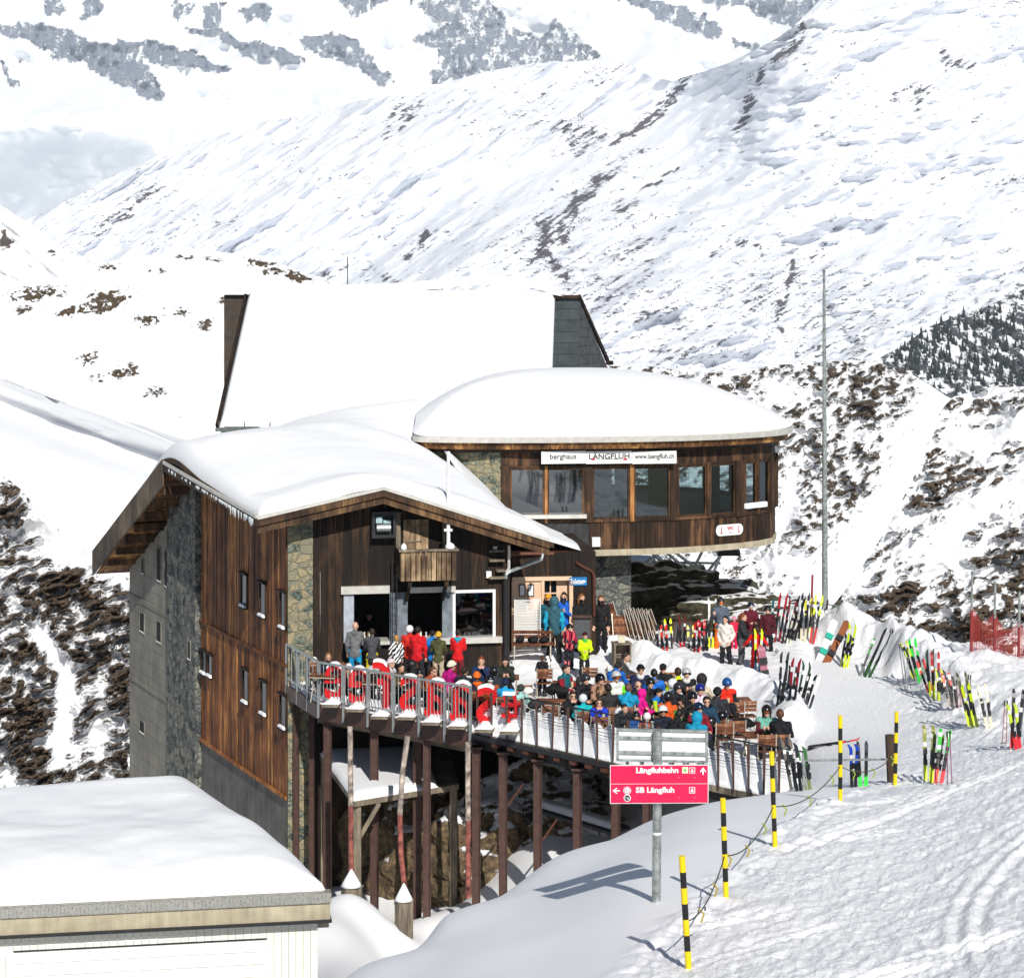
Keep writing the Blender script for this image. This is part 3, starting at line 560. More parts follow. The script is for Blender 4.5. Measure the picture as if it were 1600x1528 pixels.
# ================================================================= planes
class Pl:
    def __init__(s, P, d):
        s.P = Vector(P[:2]); s.d = Vector(d[:2]).normalized(); s.n = Vector((s.d.y, -s.d.x))      # outward = right-hand side of d
    def at(s, u, z, off=0): q = s.P+s.d*u+s.n*off; return V3(q.x, q.y, z)
    def u(s, px, off=0):
        k = (px-CX)/F; P = s.P+s.n*off      # (P.x+u dx) = k (P.y+u dy)
        return (k*P.y-P.x)/(s.d.x-k*s.d.y)
    def pt(s, px, py, off=0):
        u = s.u(px, off); q = s.P+s.d*u+s.n*off; return V3(q.x, q.y, -(py-YH)/F*q.y)
    def uz(s, px, py, off=0): p = s.pt(px, py, off); return s.u(px, off), p.z
    def box(s, mb, u0, u1, z0, z1, o0, o1, mi=0):
        return mb.hexa([s.at(u0, z0, o1), s.at(u1, z0, o1), s.at(u1, z0, o0), s.at(u0, z0, o0), s.at(u0, z1, o1), s.at(u1, z1, o1), s.at(u1, z1, o0), s.at(u0, z1, o0)], mi)
    def pbox(s, mb, x0, x1, y0, y1, o0, o1, mi=0):      # pixel rectangle on the plane
        a, za = s.uz(x0, y0, o1); b, zb = s.uz(x1, y1, o1); return s.box(mb, a, b, zb, za, o0, o1, mi)
    def boards(s, mb, u0, u1, zb, zt, bw, off=0, th=.03, gap=.008, cross=None):
        fb = zb if callable(zb) else (lambda u: zb); ft = zt if callable(zt) else (lambda u: zt); n = max(1, round((u1-u0)/bw)); w_ = (u1-u0)/n
        for i in range(n):
            a = u0+i*w_+gap/2; b = a+w_-gap; t = off+th*random.uniform(.45, 1.); o = off-.02
            mb.hexa([s.at(a, fb(a), t), s.at(b, fb(b), t), s.at(b, fb(b), o), s.at(a, fb(a), o), s.at(a, ft(a), t), s.at(b, ft(b), t), s.at(b, ft(b), o), s.at(a, ft(a), o)])
        return mb
def frame(pl, mb, u0, u1, z0, z1, w_, o0, o1, mi=0):
    pl.box(mb, u0, u1, z0, z0+w_, o0, o1, mi); pl.box(mb, u0, u1, z1-w_, z1, o0, o1, mi); pl.box(mb, u0, u0+w_, z0+w_, z1-w_, o0, o1, mi); pl.box(mb, u1-w_, u1, z0+w_, z1-w_, o0, o1, mi)
def window(pl, root, u0, u1, z0, z1, fm, gm, off=.0, fw=.06, proud=.06, label=None, name='window', mull=0):
    m = MB(); frame(pl, m, u0, u1, z0, z1, fw, off-.04, off+proud)
    for k in range(mull): uu = u0+(u1-u0)*(k+1)/(mull+1); pl.box(m, uu-.02, uu+.02, z0+fw, z1-fw, off-.03, off+proud-.01)
    fo = m.part(name, fm, root, label=label)
    g = MB(); pl.box(g, u0+fw, u1-fw, z0+fw, z1-fw, off-.012, off+.0); g.part('pane', gm, fo); return fo
def snowgrid(name, pts, root, thick=.3, nu=40, nv=40, edge=.5, nz_=.05, mats=None, top=None):
    """closed snow blanket over a grid function pts(s,t)->Vector (deck), s,t in 0..1"""
    V = []; L = 1.
    for j in range(nv+1):
        for i in range(nu+1):
            s, t = i/nu, j/nv; V.append(pts(s, t))
    A = np.array([tuple(v) for v in V]).reshape(nv+1, nu+1, 3)
    ds = np.minimum(np.arange(nu+1), nu-np.arange(nu+1)); dt = np.minimum(np.arange(nv+1), nv-np.arange(nv+1))
    ws = np.linalg.norm(A[nv//2, -1]-A[nv//2, 0])/nu; wt = np.linalg.norm(A[-1, nu//2]-A[0, nu//2])/nv
    d = np.minimum(ds[None, :]*ws, dt[:, None]*wt)
    th = thick*np.sqrt(np.clip(1-np.clip(1-d/edge, 0, 1)**2, 0, 1)); T = A.copy(); T[..., 2] += th+.02+fbm(A[..., 0]*.5, A[..., 1]*.5, 3, 3)*nz_*np.clip(d/edge, 0, 1)
    n = (nu+1)*(nv+1); idx = np.arange(n).reshape(nv+1, nu+1); Q = [np.stack([idx[:-1, :-1], idx[:-1, 1:], idx[1:, 1:], idx[1:, :-1]], -1).reshape(-1, 4)]
    Q.append(Q[0][:, ::-1]+n); r = np.concatenate([idx[0, :], idx[1:, -1], idx[-1, -2::-1], idx[-2:0:-1, 0]]); r2 = np.roll(r, -1); Q.append(np.stack([r2, r, r+n, r2+n], -1))
    me = npmesh(name, np.concatenate([T.reshape(-1, 3), A.reshape(-1, 3)])-np.array(tuple(root_off(root))), np.concatenate(Q), [mats or M_wsnow]); return link(name, me, root)
# ================================================================= LODGE with the gable front
A0 = Vector((-7.0, 68.2)); fd = Vector((.986, .167)).normalized(); wd = Vector((-.415, .91)).normalized()
FP = Pl(A0, fd); LP = Pl(A0+wd*20, -wd)      # left wall: u=20 at the front corner
def lw(t): return 20-t
lodge = empty('mountain_lodge', (A0.x, A0.y, -20), label='dark timber mountain lodge with snow covered gable roof, stone pillars and tall concrete end wall', cat='building')
def AB(a, b, z):
    if a > 5 and b > 9: a = a+(a-5)/3*2.2*float(sstep(9.2, 11.5, b))
    return V3(A0.x+fd.x*a+wd.x*b, A0.y+fd.y*a+wd.y*b, z)
ak = [-1.25, -.9, 0, 2.6, 5, 8.0]; bk = [-1.05, 2, 5, 9.7, 13, 20]
SZ = np.array([[-7.72, -7.66, -7.45, -6.87, -7.62, -8.64], [-7.42, -7.2, -6.95, -6.5, -6.95, -7.95], [-7.12, -6.8, -6.55, -6.1, -6.35, -7.2], [-6.72, -6.4, -6.12, -5.75, -5.6, -6.25], [-8.2, -7.85, -7.3, -6.35, -5.6, -4.98], [-11.3, -11.1, -10.9, -9.6, -8.2, -6.9]])
def roofz(a, b): return float(hermite(ak, hermite(bk, SZ, np.array([b]))[0], np.array([a]))[0])
ed = lambda a: float(np.interp(a, [-1.25, 2.6, 8.0], [-7.72, -6.87, -8.64]))
el = lambda b: float(np.interp(b, [-1.05, 9.7, 20], [-7.72, -6.9, -11.35]))
def deckz(a, b):
    z = roofz(a, b)-.34*min(1, max(0, (b+1.05)/2.))*min(1, max(0, (a+1.25)/.8)); return z
# roof deck
na, nb = 30, 44; g = MB(); P = [[AB(-1.25+9.25*i/na, -1.05+21.05*j/nb, deckz(-1.25+9.25*i/na, -1.05+21.05*j/nb)) for i in range(na+1)] for j in range(nb+1)]
vs = [p for r in P for p in r]; vs += [p-V3(0, 0, .16) for p in vs]; N = (na+1)*(nb+1); q = lambda j, i: j*(na+1)+i
fs = [(q(j, i), q(j, i+1), q(j+1, i+1), q(j+1, i)) for j in range(nb) for i in range(na)]; fs += [tuple(N+k for k in f[::-1]) for f in fs]
for j in range(nb): fs += [(q(j, 0), q(j+1, 0), q(j+1, 0)+N, q(j, 0)+N), (q(j+1, na), q(j, na), q(j, na)+N, q(j+1, na)+N)]
for i in range(na): fs += [(q(0, i+1), q(0, i), q(0, i)+N, q(0, i+1)+N), (q(nb, i), q(nb, i+1), q(nb, i+1)+N, q(nb, i)+N)]
g.add(vs, fs); roof = g.part('roof', M_beam, lodge)
def snow_uneven(s, t):
    a = -1.22+9.2*s; b = -.95+20.9*t; return AB(a, b, deckz(a, b)+.0)
sg = snowgrid('snow_cover', snow_uneven, lodge, .46, 90, 150, .9, .12)
# front fascia, two boards and a pale metal drip edge following the gable
m = MB(); mm = MB(); EP = Pl(A0-wd*1.07, fd)
for (a0, a1) in ((-1.3, 2.6), (2.6, 7.85)):
    for (zz, h, o, t, w_) in ((-.08, .26, .0, .05, m), (-.33, .22, -.08, -.03, m), (.05, .1, .02, .09, mm)):
        w_.hexa([EP.at(a0, ed(a0)+zz-h/2, t), EP.at(a1, ed(a1)+zz-h/2, t), EP.at(a1, ed(a1)+zz-h/2, o-.05), EP.at(a0, ed(a0)+zz-h/2, o-.05), EP.at(a0, ed(a0)+zz+h/2, t), EP.at(a1, ed(a1)+zz+h/2, t), EP.at(a1, ed(a1)+zz+h/2, o-.05), EP.at(a0, ed(a0)+zz+h/2, o-.05)])
m.part('front_fascia', M_beam, lodge); mm.part('drip_edge', M_lmetal, lodge)
# left fascia: thin along the timber wall, deep board on the sloping end
SP = Pl(Vector((AB(-1.28, 20, 0).x, AB(-1.28, 20, 0).y)), -wd); m = MB(); m2 = MB(); mm = MB()
def slb(mb, t0, t1, h0, h1, up, th):
    for k in range(max(1, int((t1-t0)/.8))):
        n_s = max(1, int((t1-t0)/.8)); a = t0+(t1-t0)*k/n_s; b = t0+(t1-t0)*(k+1)/n_s; z0, z1 = el(a)+up, el(b)+up
        mb.hexa([SP.at(lw(b), z1-h1, th), SP.at(lw(a), z0-h0, th), SP.at(lw(a), z0-h0, 0), SP.at(lw(b), z1-h1, 0), SP.at(lw(b), z1, th), SP.at(lw(a), z0, th), SP.at(lw(a), z0, 0), SP.at(lw(b), z1, 0)])
slb(m, -1.05, 9.65, .26, .26, .03, .05); slb(m2, 9.7, 20.0, .95, .95, .18, .07); slb(mm, -1.05, 9.6, .1, .1, .13, .08)
m.part('eave_board', M_beam, lodge); m2.part('end_fascia', M_grey and woodmat('end_fascia_boards', (.04, .03, .022), (.13, .095, .065), (.24, .18, .12), wear=.4), lodge); mm.part('snow_guard', M_lmetal, lodge)
for k in range(7):   # rafter tails under the end overhang
    t = 10.4+1.35*k; z = el(t)-.62; m = MB(); m.bar(LP.at(lw(t), z-.05, -.1), LP.at(lw(t), z-.05, 1.15), .2, .3); m.part('rafter', M_beam, lodge)
m = MB(); m.hexa([LP.at(lw(20), el(20)-.7, -.1), LP.at(lw(20), el(20)-.7, 1.2), LP.at(lw(9.8), el(9.8)-.3, 1.2), LP.at(lw(9.8), el(9.8)-.3, -.1), LP.at(lw(20), el(20)-.62, -.1), LP.at(lw(20), el(20)-.62, 1.2), LP.at(lw(9.8), el(9.8)-.22, 1.2), LP.at(lw(9.8), el(9.8)-.22, -.1)]); m.part('soffit', M_ochre, lodge)
# icicles along the left eave
m = MB()
for k in range(70):
    t = -1+4.2*random.random()**.8 if k < 46 else random.uniform(3, 9); z = el(t)-.02; L = random.uniform(.08, .34 if t < 1.6 else .14)
    p = SP.at(lw(t), z, .09); m.tube([p, p-V3(0, 0, L*.5), p-V3(0, 0, L)], [.022, .015, .002], 5)
m.part('icicles', gloss('dfe8ee', .15), lodge)['kind'] = 'stuff'
# left timber wall (t 0..9.57), stone strip, concrete end
zt = lambda u: el(20-u)+.05; m = MB(); LP.boards(m, lw(9.5), lw(.15), -12.4, zt, .17, 0, .045); LP.boards(m, lw(9.5), lw(.15), -16.55, -12.4-.1, .17, 0, .045); LP.box(m, lw(9.55), lw(.1), -12.5, -12.4, -.02, .1); LP.box(m, lw(9.55), lw(.1), -16.66, -16.55, -.02, .1)
m.part('side_cladding', M_lwood, lodge)
m = MB(); LP.box(m, lw(19.3), lw(.2), -20.3, -7.0, -.5, -.04); 
m = MB(); LP.hexa = None
def wallprism(pl, t0, t1, zb, off0, off1, n=6, dz=.05):
    mb = MB()
    for k in range(n):
        a = t0+(t1-t0)*k/n; b = t0+(t1-t0)*(k+1)/n; za, zb_ = el(a)+dz, el(b)+dz
        mb.hexa([pl.at(lw(b), zb, off1), pl.at(lw(a), zb, off1), pl.at(lw(a), zb, off0), pl.at(lw(b), zb, off0), pl.at(lw(b), zb_, off1), pl.at(lw(a), za, off1), pl.at(lw(a), za, off0), pl.at(lw(b), zb_, off0)])
    return mb
wallprism(LP, 0, 9.6, -20.5, -.4, -.03).part('wall_core', M_fwood, lodge)
wallprism(LP, 9.6, 13.3, -20.5, -.4, .22, dz=-.3).part('stone_pier', M_stone2, lodge)
cw = wallprism(LP, 13.3, 19.35, -20.6, -.4, .05, dz=-.75).part('concrete_wall', M_conc, lodge)
m = MB()
for z in (-12.8, -16.0): m = MB(); LP.box(m, lw(19.36), lw(13.3), z-.12, z+.03, .04, .09); m.part('string_course', M_conc, lodge)
m = MB(); LP.box(m, lw(9.6), lw(.2), -20.5, -16.7, -.03, .0); m.part('concrete_base', concmat('dark_damp_concrete', (.05, .05, .05), (.17, .165, .15), 1.5, False), lodge)
for (x0, y0, x1, y1) in ((245, 852, 252, 912), (257, 858, 264, 921), (221, 871, 225.5, 900), (218, 954, 226, 992), (244, 967, 252, 1008), (218, 1122, 226, 1150), (293, 999, 298, 1034)):
    o = .23 if x0 > 290 else .06; a, za = LP.uz(x0, y0, o); b, zb = LP.uz(x1, y1, o); a, b = min(a, b), max(a, b)
    m = MB(); frame(LP, m, a, b, zb, za, .05, o-.02, o+.02); f_ = m.part('window', M_conc, lodge); g = MB(); LP.box(g, a+.05, b-.05, zb+.05, za-.05, o-.02, o-.005+.01); g.part('pane', M_black, f_)
    g = MB(); LP.box(g, a+.05, b-.05, zb+.05, zb+.08, o-.0, o+.03); g.part('sill_snow', M_wsnow, f_)
for (x0, y0, x1, y1) in ((377, 894, 387, 951), (406, 908, 416, 966), (438, 922, 447, 984), (315, 1014, 323, 1055), (325, 1020, 333, 1060), (380, 1043, 389, 1101), (408, 1061, 418, 1120), (438, 1082, 448, 1141)):
    a, za = LP.uz(x0, y0, .05); b, zb = LP.uz(x1, y1, .05); a, b = min(a, b), max(a, b)
    m = MB(); frame(LP, m, a, b, zb, za, .05, .02, .09); LP.box(m, a-.05, b+.05, za, za+.05, 0, .16); f_ = m.part('window', M_fwood, lodge); g = MB(); LP.box(g, a+.05, b-.05, zb+.05, za-.05, .02, .055); g.part('pane', M_pane, f_)
    g = MB(); LP.box(g, a-.0, b+.0, zb-.03, zb, 0, .2); g.part('sill', M_fwood, f_)
    g = MB(); p = [LP.at(a, zb+.005, .05), LP.at(b, zb+.005, .05), LP.at(b, zb+.005, .19), LP.at(a, zb+.005, .19)]; c_ = sum(p, V3(0, 0, 0))/4; top = [(q_-c_)*.72+c_+V3(0, 0, .11) for q_ in p]; g.hexa(p+top); s_ = g.part('sill_snow', M_wsnow, f_); addbevel(s_, .04)
# front wall
gt = lambda u: float(np.interp(u, [-.2, 2.75, 8.0], [-8.05, -7.25, -8.85]))+.12
ops = [(537, 925, 772, 1001)]
ua, za = FP.uz(537, 926); ub, zb = FP.uz(773, 1001); W_ = FP.u(795)
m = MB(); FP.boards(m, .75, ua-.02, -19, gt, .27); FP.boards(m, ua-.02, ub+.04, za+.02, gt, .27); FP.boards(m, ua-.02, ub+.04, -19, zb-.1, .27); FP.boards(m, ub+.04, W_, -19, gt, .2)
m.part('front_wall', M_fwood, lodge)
m = MB(); FP.box(m, W_-.03, W_+.02, -14, -8.7, -.05, .06); m.hexa([FP.at(W_, -14, -4), FP.at(W_, -14, .0), FP.at(W_-.1, -14, 0), FP.at(W_-.1, -14, -4), FP.at(W_, -8.6, -4), FP.at(W_, -8.6, .0), FP.at(W_-.1, -8.6, 0), FP.at(W_-.1, -8.6, -4)]); m.part('return_wall', M_fwood, lodge)
m = MB(); FP.box(m, -.03, .75, -20, -7.75, -.5, .08); pil = m.part('stone_pillar', M_stone, lodge)
m = MB(); FP.box(m, .1, W_, -20, -13.4, -.6, -.02); m.part('basement_wall', M_fwood, lodge)
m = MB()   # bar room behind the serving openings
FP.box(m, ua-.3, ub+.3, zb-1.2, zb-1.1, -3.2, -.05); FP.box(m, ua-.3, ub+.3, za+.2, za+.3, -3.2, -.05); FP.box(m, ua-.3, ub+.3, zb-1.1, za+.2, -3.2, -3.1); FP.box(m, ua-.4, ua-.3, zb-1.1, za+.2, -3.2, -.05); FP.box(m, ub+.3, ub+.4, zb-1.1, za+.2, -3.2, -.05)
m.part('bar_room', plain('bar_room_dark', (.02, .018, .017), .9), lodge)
m = MB(); FP.pbox(m, 533, 609, 917, 927, 0, .16); FP.pbox(m, 637, 712, 918, 925, 0, .16); m.part('shutter_header', M_lmetal, lodge)
for (x0, x1, mt) in ((537, 553, plain('pale_shutter', (.42, .45, .5), .5, .1)), (609, 637, M_shut), (691, 707, M_shut)):
    m = MB(); FP.pbox(m, x0, x1, 926, 1004, -.06, .05); m.part('shutter_panel', mt, lodge)
m = MB(); FP.pbox(m, 553, 609, 1003, 1007, -.5, .25); FP.pbox(m, 637, 785, 999, 1004, -.4, .22); m.part('counter', M_lmetal, lodge)
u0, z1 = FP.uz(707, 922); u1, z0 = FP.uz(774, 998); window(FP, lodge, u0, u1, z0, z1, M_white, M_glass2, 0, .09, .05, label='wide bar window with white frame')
m = MB()   # bar shelf with bottles, seen through glass
FP.pbox(m, 712, 745, 975, 978, -1.0, -.7); FP.pbox(m, 722, 766, 983, 985, -.8, -.6); FP.pbox(m, 757, 759, 948, 975, -1.0, -.95); s_ = m.part('bar_shelf', plain('pale_green_shelf', (.5, .55, .42), .5), lodge)
for i, x in enumerate((724, 728, 735, 741, 748)):
    p = FP.pt(x, 975, -.85); m = MB(); m.lathe(p, [(.04, 0), (.045, .16), (.015, .24), (.015, .32)], 8); m.part('bottle', gloss(['c9b84a', 'b9a23a', '2f4a2c', '8a2f2a', 'd8d8cc'][i], .2), s_)
for i in range(16):
    p = FP.pt(random.choice([570, 576, 583, 590, 597, 643, 650, 657, 664, 670, 677, 683])+random.uniform(-2, 2), 1001, -.3); m = MB(); m.lathe(p, [(.035, 0), (.04, .12), (.02, .2), (.03, .28)], 8); m.part('glass', gloss(random.choice(['cfd6d8', '9aa6a8', '70603c', 'e6e0d0']), .15), lodge)
# loft door, winch box, posts
m = MB(); u0, z1 = FP.uz(630, 812); u1, z0 = FP.uz(669, 868); FP.boards(m, u0, u1, z0, z1, .2, .03, .03); d_ = m.part('loft_door', M_balc, lodge); m = MB(); FP.box(m, u0+.12, u1-.2, z0+.45, z0+.5, .05, .09); FP.box(m, u0+.12, u1-.3, z1-.2, z1-.16, .05, .09); m.part('door_batten', M_grey, d_)
m = MB(); FP.pbox(m, 619, 626, 800, 885, .02, .2); FP.pbox(m, 692, 696, 815, 862, .02, .14); m.part('door_post', M_grey, lodge)
m = MB(); u0, z1 = FP.uz(579, 798); u1, z0 = FP.uz(617, 838); frame(FP, m, u0, u1, z0, z1, .1, 0, .4); FP.box(m, u0+.1, u1-.1, z0+.1, z1-.1, -.02, .04); wb = m.part('winch_box', M_dmetal, lodge)
m = MB(); c_ = FP.at((u0+u1)/2, z0+.3, .22); m.tube([c_-V3(.22*fd.x, .22*fd.y, 0), c_+V3(.22*fd.x, .22*fd.y, 0)], .13, 12); m.part('winch_drum', M_metal, wb)
m = MB(); FP.box(m, u0+.14, u0+.34, z0+.46, z0+.66, .1, .3); FP.box(m, u0+.38, u1-.15, z0+.45, z0+.55, .1, .25); m.part('winch_motor', plain('pale_blue_motor', (.35, .5, .52), .4), wb)
# balcony
m = MB(); u0, z1 = FP.uz(626, 862, 1.0); u1, z0 = FP.uz(713, 906, 1.0)
FP.boards(m, u0, u1, z0, z1, .165, 1.0, .05, .03); LB = Pl(FP.at(u0, 0, 0), Vector((FP.n.x, FP.n.y))); 
FP.box(m, u0, u0+.04, z0, z1, .05, .98); FP.box(m, u1-.04, u1, z0, z1, .05, .98); bl = m.part('balcony', M_balc, lodge)
m = MB(); FP.box(m, u0-.06, u1+.06, z1, z1+.06, .93, 1.1); FP.box(m, u0-.06, u0+.06, z1, z1+.06, .0, .93); FP.box(m, u1-.06, u1+.06, z1, z1+.06, .0, .93); m.part('handrail', M_grey, bl)
m = MB(); FP.box(m, u0+.06, u1-.06, z0-.02, z0+.06, .0, .97); [m.bar(FP.at(u, z0-.12, 0), FP.at(u, z0-.12, 1.0), .12, .16) for u in (u0+.3, u1-.3)]; [m.bar(FP.at(u, z0-.75, .02), FP.at(u, z0-.15, .8), .1, .1) for u in (u0+.3, u1-.3)]; m.part('floor_joist', M_fwood, bl)
m = MB(); [m.lathe(FP.at(u, z1+.06, 1.0), [(r_*.9, 0), (r_, .06), (r_*.7, .15), (.02, .2)], 10) for u, r_ in ((u1-.2, .16), (u0+.1, .1))]; m.part('snow_lump', M_wsnow, bl, smooth=True)
# ladder left of the balcony
m = MB(); a, b = FP.u(611), FP.u(618); zz0, zz1 = FP.pt(614, 1003).z, FP.pt(614, 868).z
for u in (a, b): m.tube([FP.at(u, zz0, .35), FP.at(u, zz1, .35)], .018, 6)
for k in range(11): z = zz0+(zz1-zz0)*(k+.5)/11; m.tube([FP.at(a, z, .35), FP.at(b, z, .35)], .012, 5)
m.top('ladder', M_dmetal, FP.at(a, zz0, .35), 'narrow black metal ladder rising beside the lodge balcony', 'ladder')
for k, y in enumerate((860, 875, 891, 902)): m = MB(); FP.pbox(m, 765 if k != 2 else 776, 789, y, y+2.5, .02, .3); m.part('wall_shelf', M_grey, lodge)
m = MB(); FP.pbox(m, 760, 768, 893, 903, .02, .16); m.part('junction_box', M_white, lodge); m = MB(); FP.pbox(m, 771, 777, 854, 858, .02, .14); m.part('lamp_box', M_white, lodge)
# white flagpole on the balcony
m = MB(); p = FP.pt(700.5, 862, .9); m.tube([p-V3(0, 0, .9), V3(p.x, p.y, FP.pt(700.5, 708, .9).z)], [.065, .05], 10); zt_ = FP.pt(700.5, 708, .9).z
m.lathe(V3(p.x, p.y, zt_), [(.06, 0), (.06, .04), (.01, .06)], 8); m.box((p.x, p.y, FP.pt(700, 828, .9).z), (.26, .14, .07)); m.top('flagpole', M_white, (p.x, p.y, p.z-.9), 'white flagpole standing on the lodge balcony', 'flagpole')
# down pipes at the right corner
m = MB(); q = lambda x, y, o=.15: FP.pt(x, y, o)
m.tube([q(795, 852), q(795, 888), q(791, 894)], .05, 8); m.part('downpipe', M_lmetal, lodge)
m = MB(); m.tube([q(848, 866, -.6), q(846, 874, -.5), q(798, 892), q(791, 897), q(790, 905)], .055, 8); m.part('downpipe', M_metal, lodge)
m = MB(); m.tube([q(790, 904), q(790, 1030)], .09, 10); m.part('downpipe', M_bpipe, lodge, label='thick black drain pipe')
# ================================================================= ROUND PAVILION
pav = empty('round_pavilion', (3, 80, -13), label='round dining pavilion with curved window front and domed snow roof', cat='building')
EAV = [(-3.5, 78.6), (-3.45, 77.1), (-2.6, 76.6), (-.3, 76.4), (2.75, 76.6), (5.9, 77.25), (8.4, 78.5), (10.05, 80.2), (10.6, 82.3), (10.4, 85.5), (8.6, 89.5), (4.5, 91.5), (0, 90.5), (-2.8, 87), (-3.5, 82)]
def closed(pts, n):
    k = len(pts); out = []
    for i in range(k):
        p0, p1, p2, p3 = [np.array(pts[(i+j-1) % k]) for j in range(4)]
        for s in np.arange(n)/n: out.append(.5*((2*p1)+(-p0+p2)*s+(2*p0-5*p1+4*p2-p3)*s*s+(-p0+3*p1-3*p2+p3)*s**3))
    return np.array(out)
E = closed(EAV, 8); C_ = np.array([2.6, 83.6]); n = len(E)
def ring(E, zs, scs, mi=None, lift=False):
    V = []; 
    for z, s in zip(zs, scs):
        for p in E: q_ = C_+(p-C_)*s if s <= 1.0001 else C_+(p-C_)*s; V.append((q_[0], q_[1], z+(.5*float(sstep(-2.5, 3.2, -q_[0])*sstep(77.0, 79.5, q_[1])) if lift and z > -5.9 else 0)))
    fs = [(j*n+i, j*n+(i+1) % n, (j+1)*n+(i+1) % n, (j+1)*n+i) for j in range(len(zs)-1) for i in range(n)]
    fs += [tuple(range(n))[::-1], tuple((len(zs)-1)*n+i for i in range(n))]; mb = MB(); mb.add(V, fs); return mb
rr = [1.0, .997, .985, .96, .92, .86, .78, .68, .56, .43, .3, .17, .06]
ring(E, [-5.95]+[-5.84+2.02*(1-r**2.3)**.97+.0 for r in rr], [.985]+rr,lift=True).part('snow_cover', M_wsnow, pav, smooth=True)
ring(E, [-6.12, -5.93], [1., 1.004]).part('gutter', M_lmetal, pav)
ring(E, [-6.36, -6.1], [.975, .985]).part('eave_fascia', M_ochre, pav); ring(E, [-6.5, -6.36], [.93, .95]).part('soffit', M_fwood, pav)
WP = [(-3.0, 77.6), (-.4, 77.05), (2.73, 77.3), (4.4, 77.6), (5.85, 78.0), (7.15, 78.6), (8.27, 79.3), (9.1, 80.05), (9.62, 80.8), (9.95, 82.5), (9.8, 85), (8, 88.2), (4.5, 90), (0, 89), (-2.4, 86), (-3.0, 82)]
segs = [Pl(WP[i], Vector(WP[(i+1) % len(WP)])-Vector(WP[i])) for i in range(len(WP))]; lens = [(Vector(WP[(i+1) % len(WP)])-Vector(WP[i])).length for i in range(len(WP))]
mt = MB(); mbm = MB(); mcore = MB(); mf = MB(); mflo = MB(); mgrey = MB(); mback = MB()
for i, (pl, L) in enumerate(zip(segs, lens)):
    if i == 0:
        continue
    tgt = mback if i > 8 else mt
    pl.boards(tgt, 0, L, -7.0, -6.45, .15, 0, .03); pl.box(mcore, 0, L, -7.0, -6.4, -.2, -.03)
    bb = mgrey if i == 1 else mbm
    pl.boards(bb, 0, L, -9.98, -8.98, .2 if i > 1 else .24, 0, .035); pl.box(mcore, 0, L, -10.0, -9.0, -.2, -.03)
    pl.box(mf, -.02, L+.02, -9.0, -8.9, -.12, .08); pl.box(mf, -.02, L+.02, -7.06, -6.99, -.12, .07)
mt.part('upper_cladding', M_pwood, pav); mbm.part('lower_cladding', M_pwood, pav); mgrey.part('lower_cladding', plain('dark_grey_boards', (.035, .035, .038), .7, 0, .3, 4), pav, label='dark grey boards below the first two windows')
mback.part('rear_cladding', M_pwood, pav); mcore.part('wall_core', M_fwood, pav); mf.part('window_rail', M_pwood, pav)
def plof(px):
    for i in range(1, 9):
        x0 = CX+F*WP[i][0]/WP[i][1]; x1 = CX+F*WP[i+1][0]/WP[i+1][1]
        if x0 <= px < x1: return segs[i]
    return segs[8]
for k, (x0, x1) in enumerate(((800, 848), (858, 910), (928, 981), (993, 1044), (1061, 1101), (1111, 1146), (1166, 1179), (1186, 1199))):
    pl = plof((x0+x1)/2); u0, u1 = pl.u(x0-3), pl.u(x1+3); window(pl, pav, u0, u1, -8.9, -7.06, M_pwood if k > 1 else M_pwood, M_glass2 if k < 2 else M_glass, -.02, .07, .06)
m1, m2 = MB(), MB()
for k, (x0, x1) in enumerate(((783, 796), (851, 855), (913, 925), (984, 990), (1047, 1057), (1103, 1108), (1148, 1162), (1181, 1184), (1201, 1206))):
    pl = plof(min((x0+x1)/2, 1203)); m = MB(); pl.box(m, pl.u(x0), pl.u(x1), -9.0, -6.98, -.15, .1); m.part('window_post', M_post if k in (1, 3) else M_pwood, pav)
for i in range(9, len(WP)):
    for s in np.linspace(0, 1, 3)[:-1]: m = MB(); segs[i].box(m, lens[i]*s-.25, lens[i]*s+.25, -9, -6.98, -.15, .1); m.part('window_post', M_pwood, pav)
# floor slab, ceiling, interior counter, stone pieces
E2 = np.array(WP, float); W2 = np.array(WP, float)
def slab(pts, z0, z1, grow=1.): 
    mb = MB(); c = np.mean(pts, 0); P_ = [V3(*(c+(p-c)*grow), z0) for p in pts]; mb.prism(P_, (0, 0, z1-z0)); return mb
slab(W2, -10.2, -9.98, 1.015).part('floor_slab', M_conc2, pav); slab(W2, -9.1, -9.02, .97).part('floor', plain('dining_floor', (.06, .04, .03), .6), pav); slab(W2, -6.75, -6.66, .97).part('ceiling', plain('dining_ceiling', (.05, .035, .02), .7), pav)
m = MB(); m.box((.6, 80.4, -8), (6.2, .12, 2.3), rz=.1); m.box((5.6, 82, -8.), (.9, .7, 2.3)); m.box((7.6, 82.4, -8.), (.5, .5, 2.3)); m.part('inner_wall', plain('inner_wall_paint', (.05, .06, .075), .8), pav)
m = MB(); pl = segs[0]; L = lens[0]; pl.box(m, -.4, L+.0, -13.2, -6.45, -.4, .0); m.part('stone_wall', M_stone, pav)
m = MB(); pl = Pl((2.6, 78.6), (1, .1)); pl.box(m, .0, 1.72, -13.2, -10.2, -4., 0.); m.part('stone_pillar', M_stone2, pav)
m = MB(); pl.box(m, -3.0, 0, -13.2, -10.2, -4, -.6); m.part('rear_wall', M_fwood, pav)
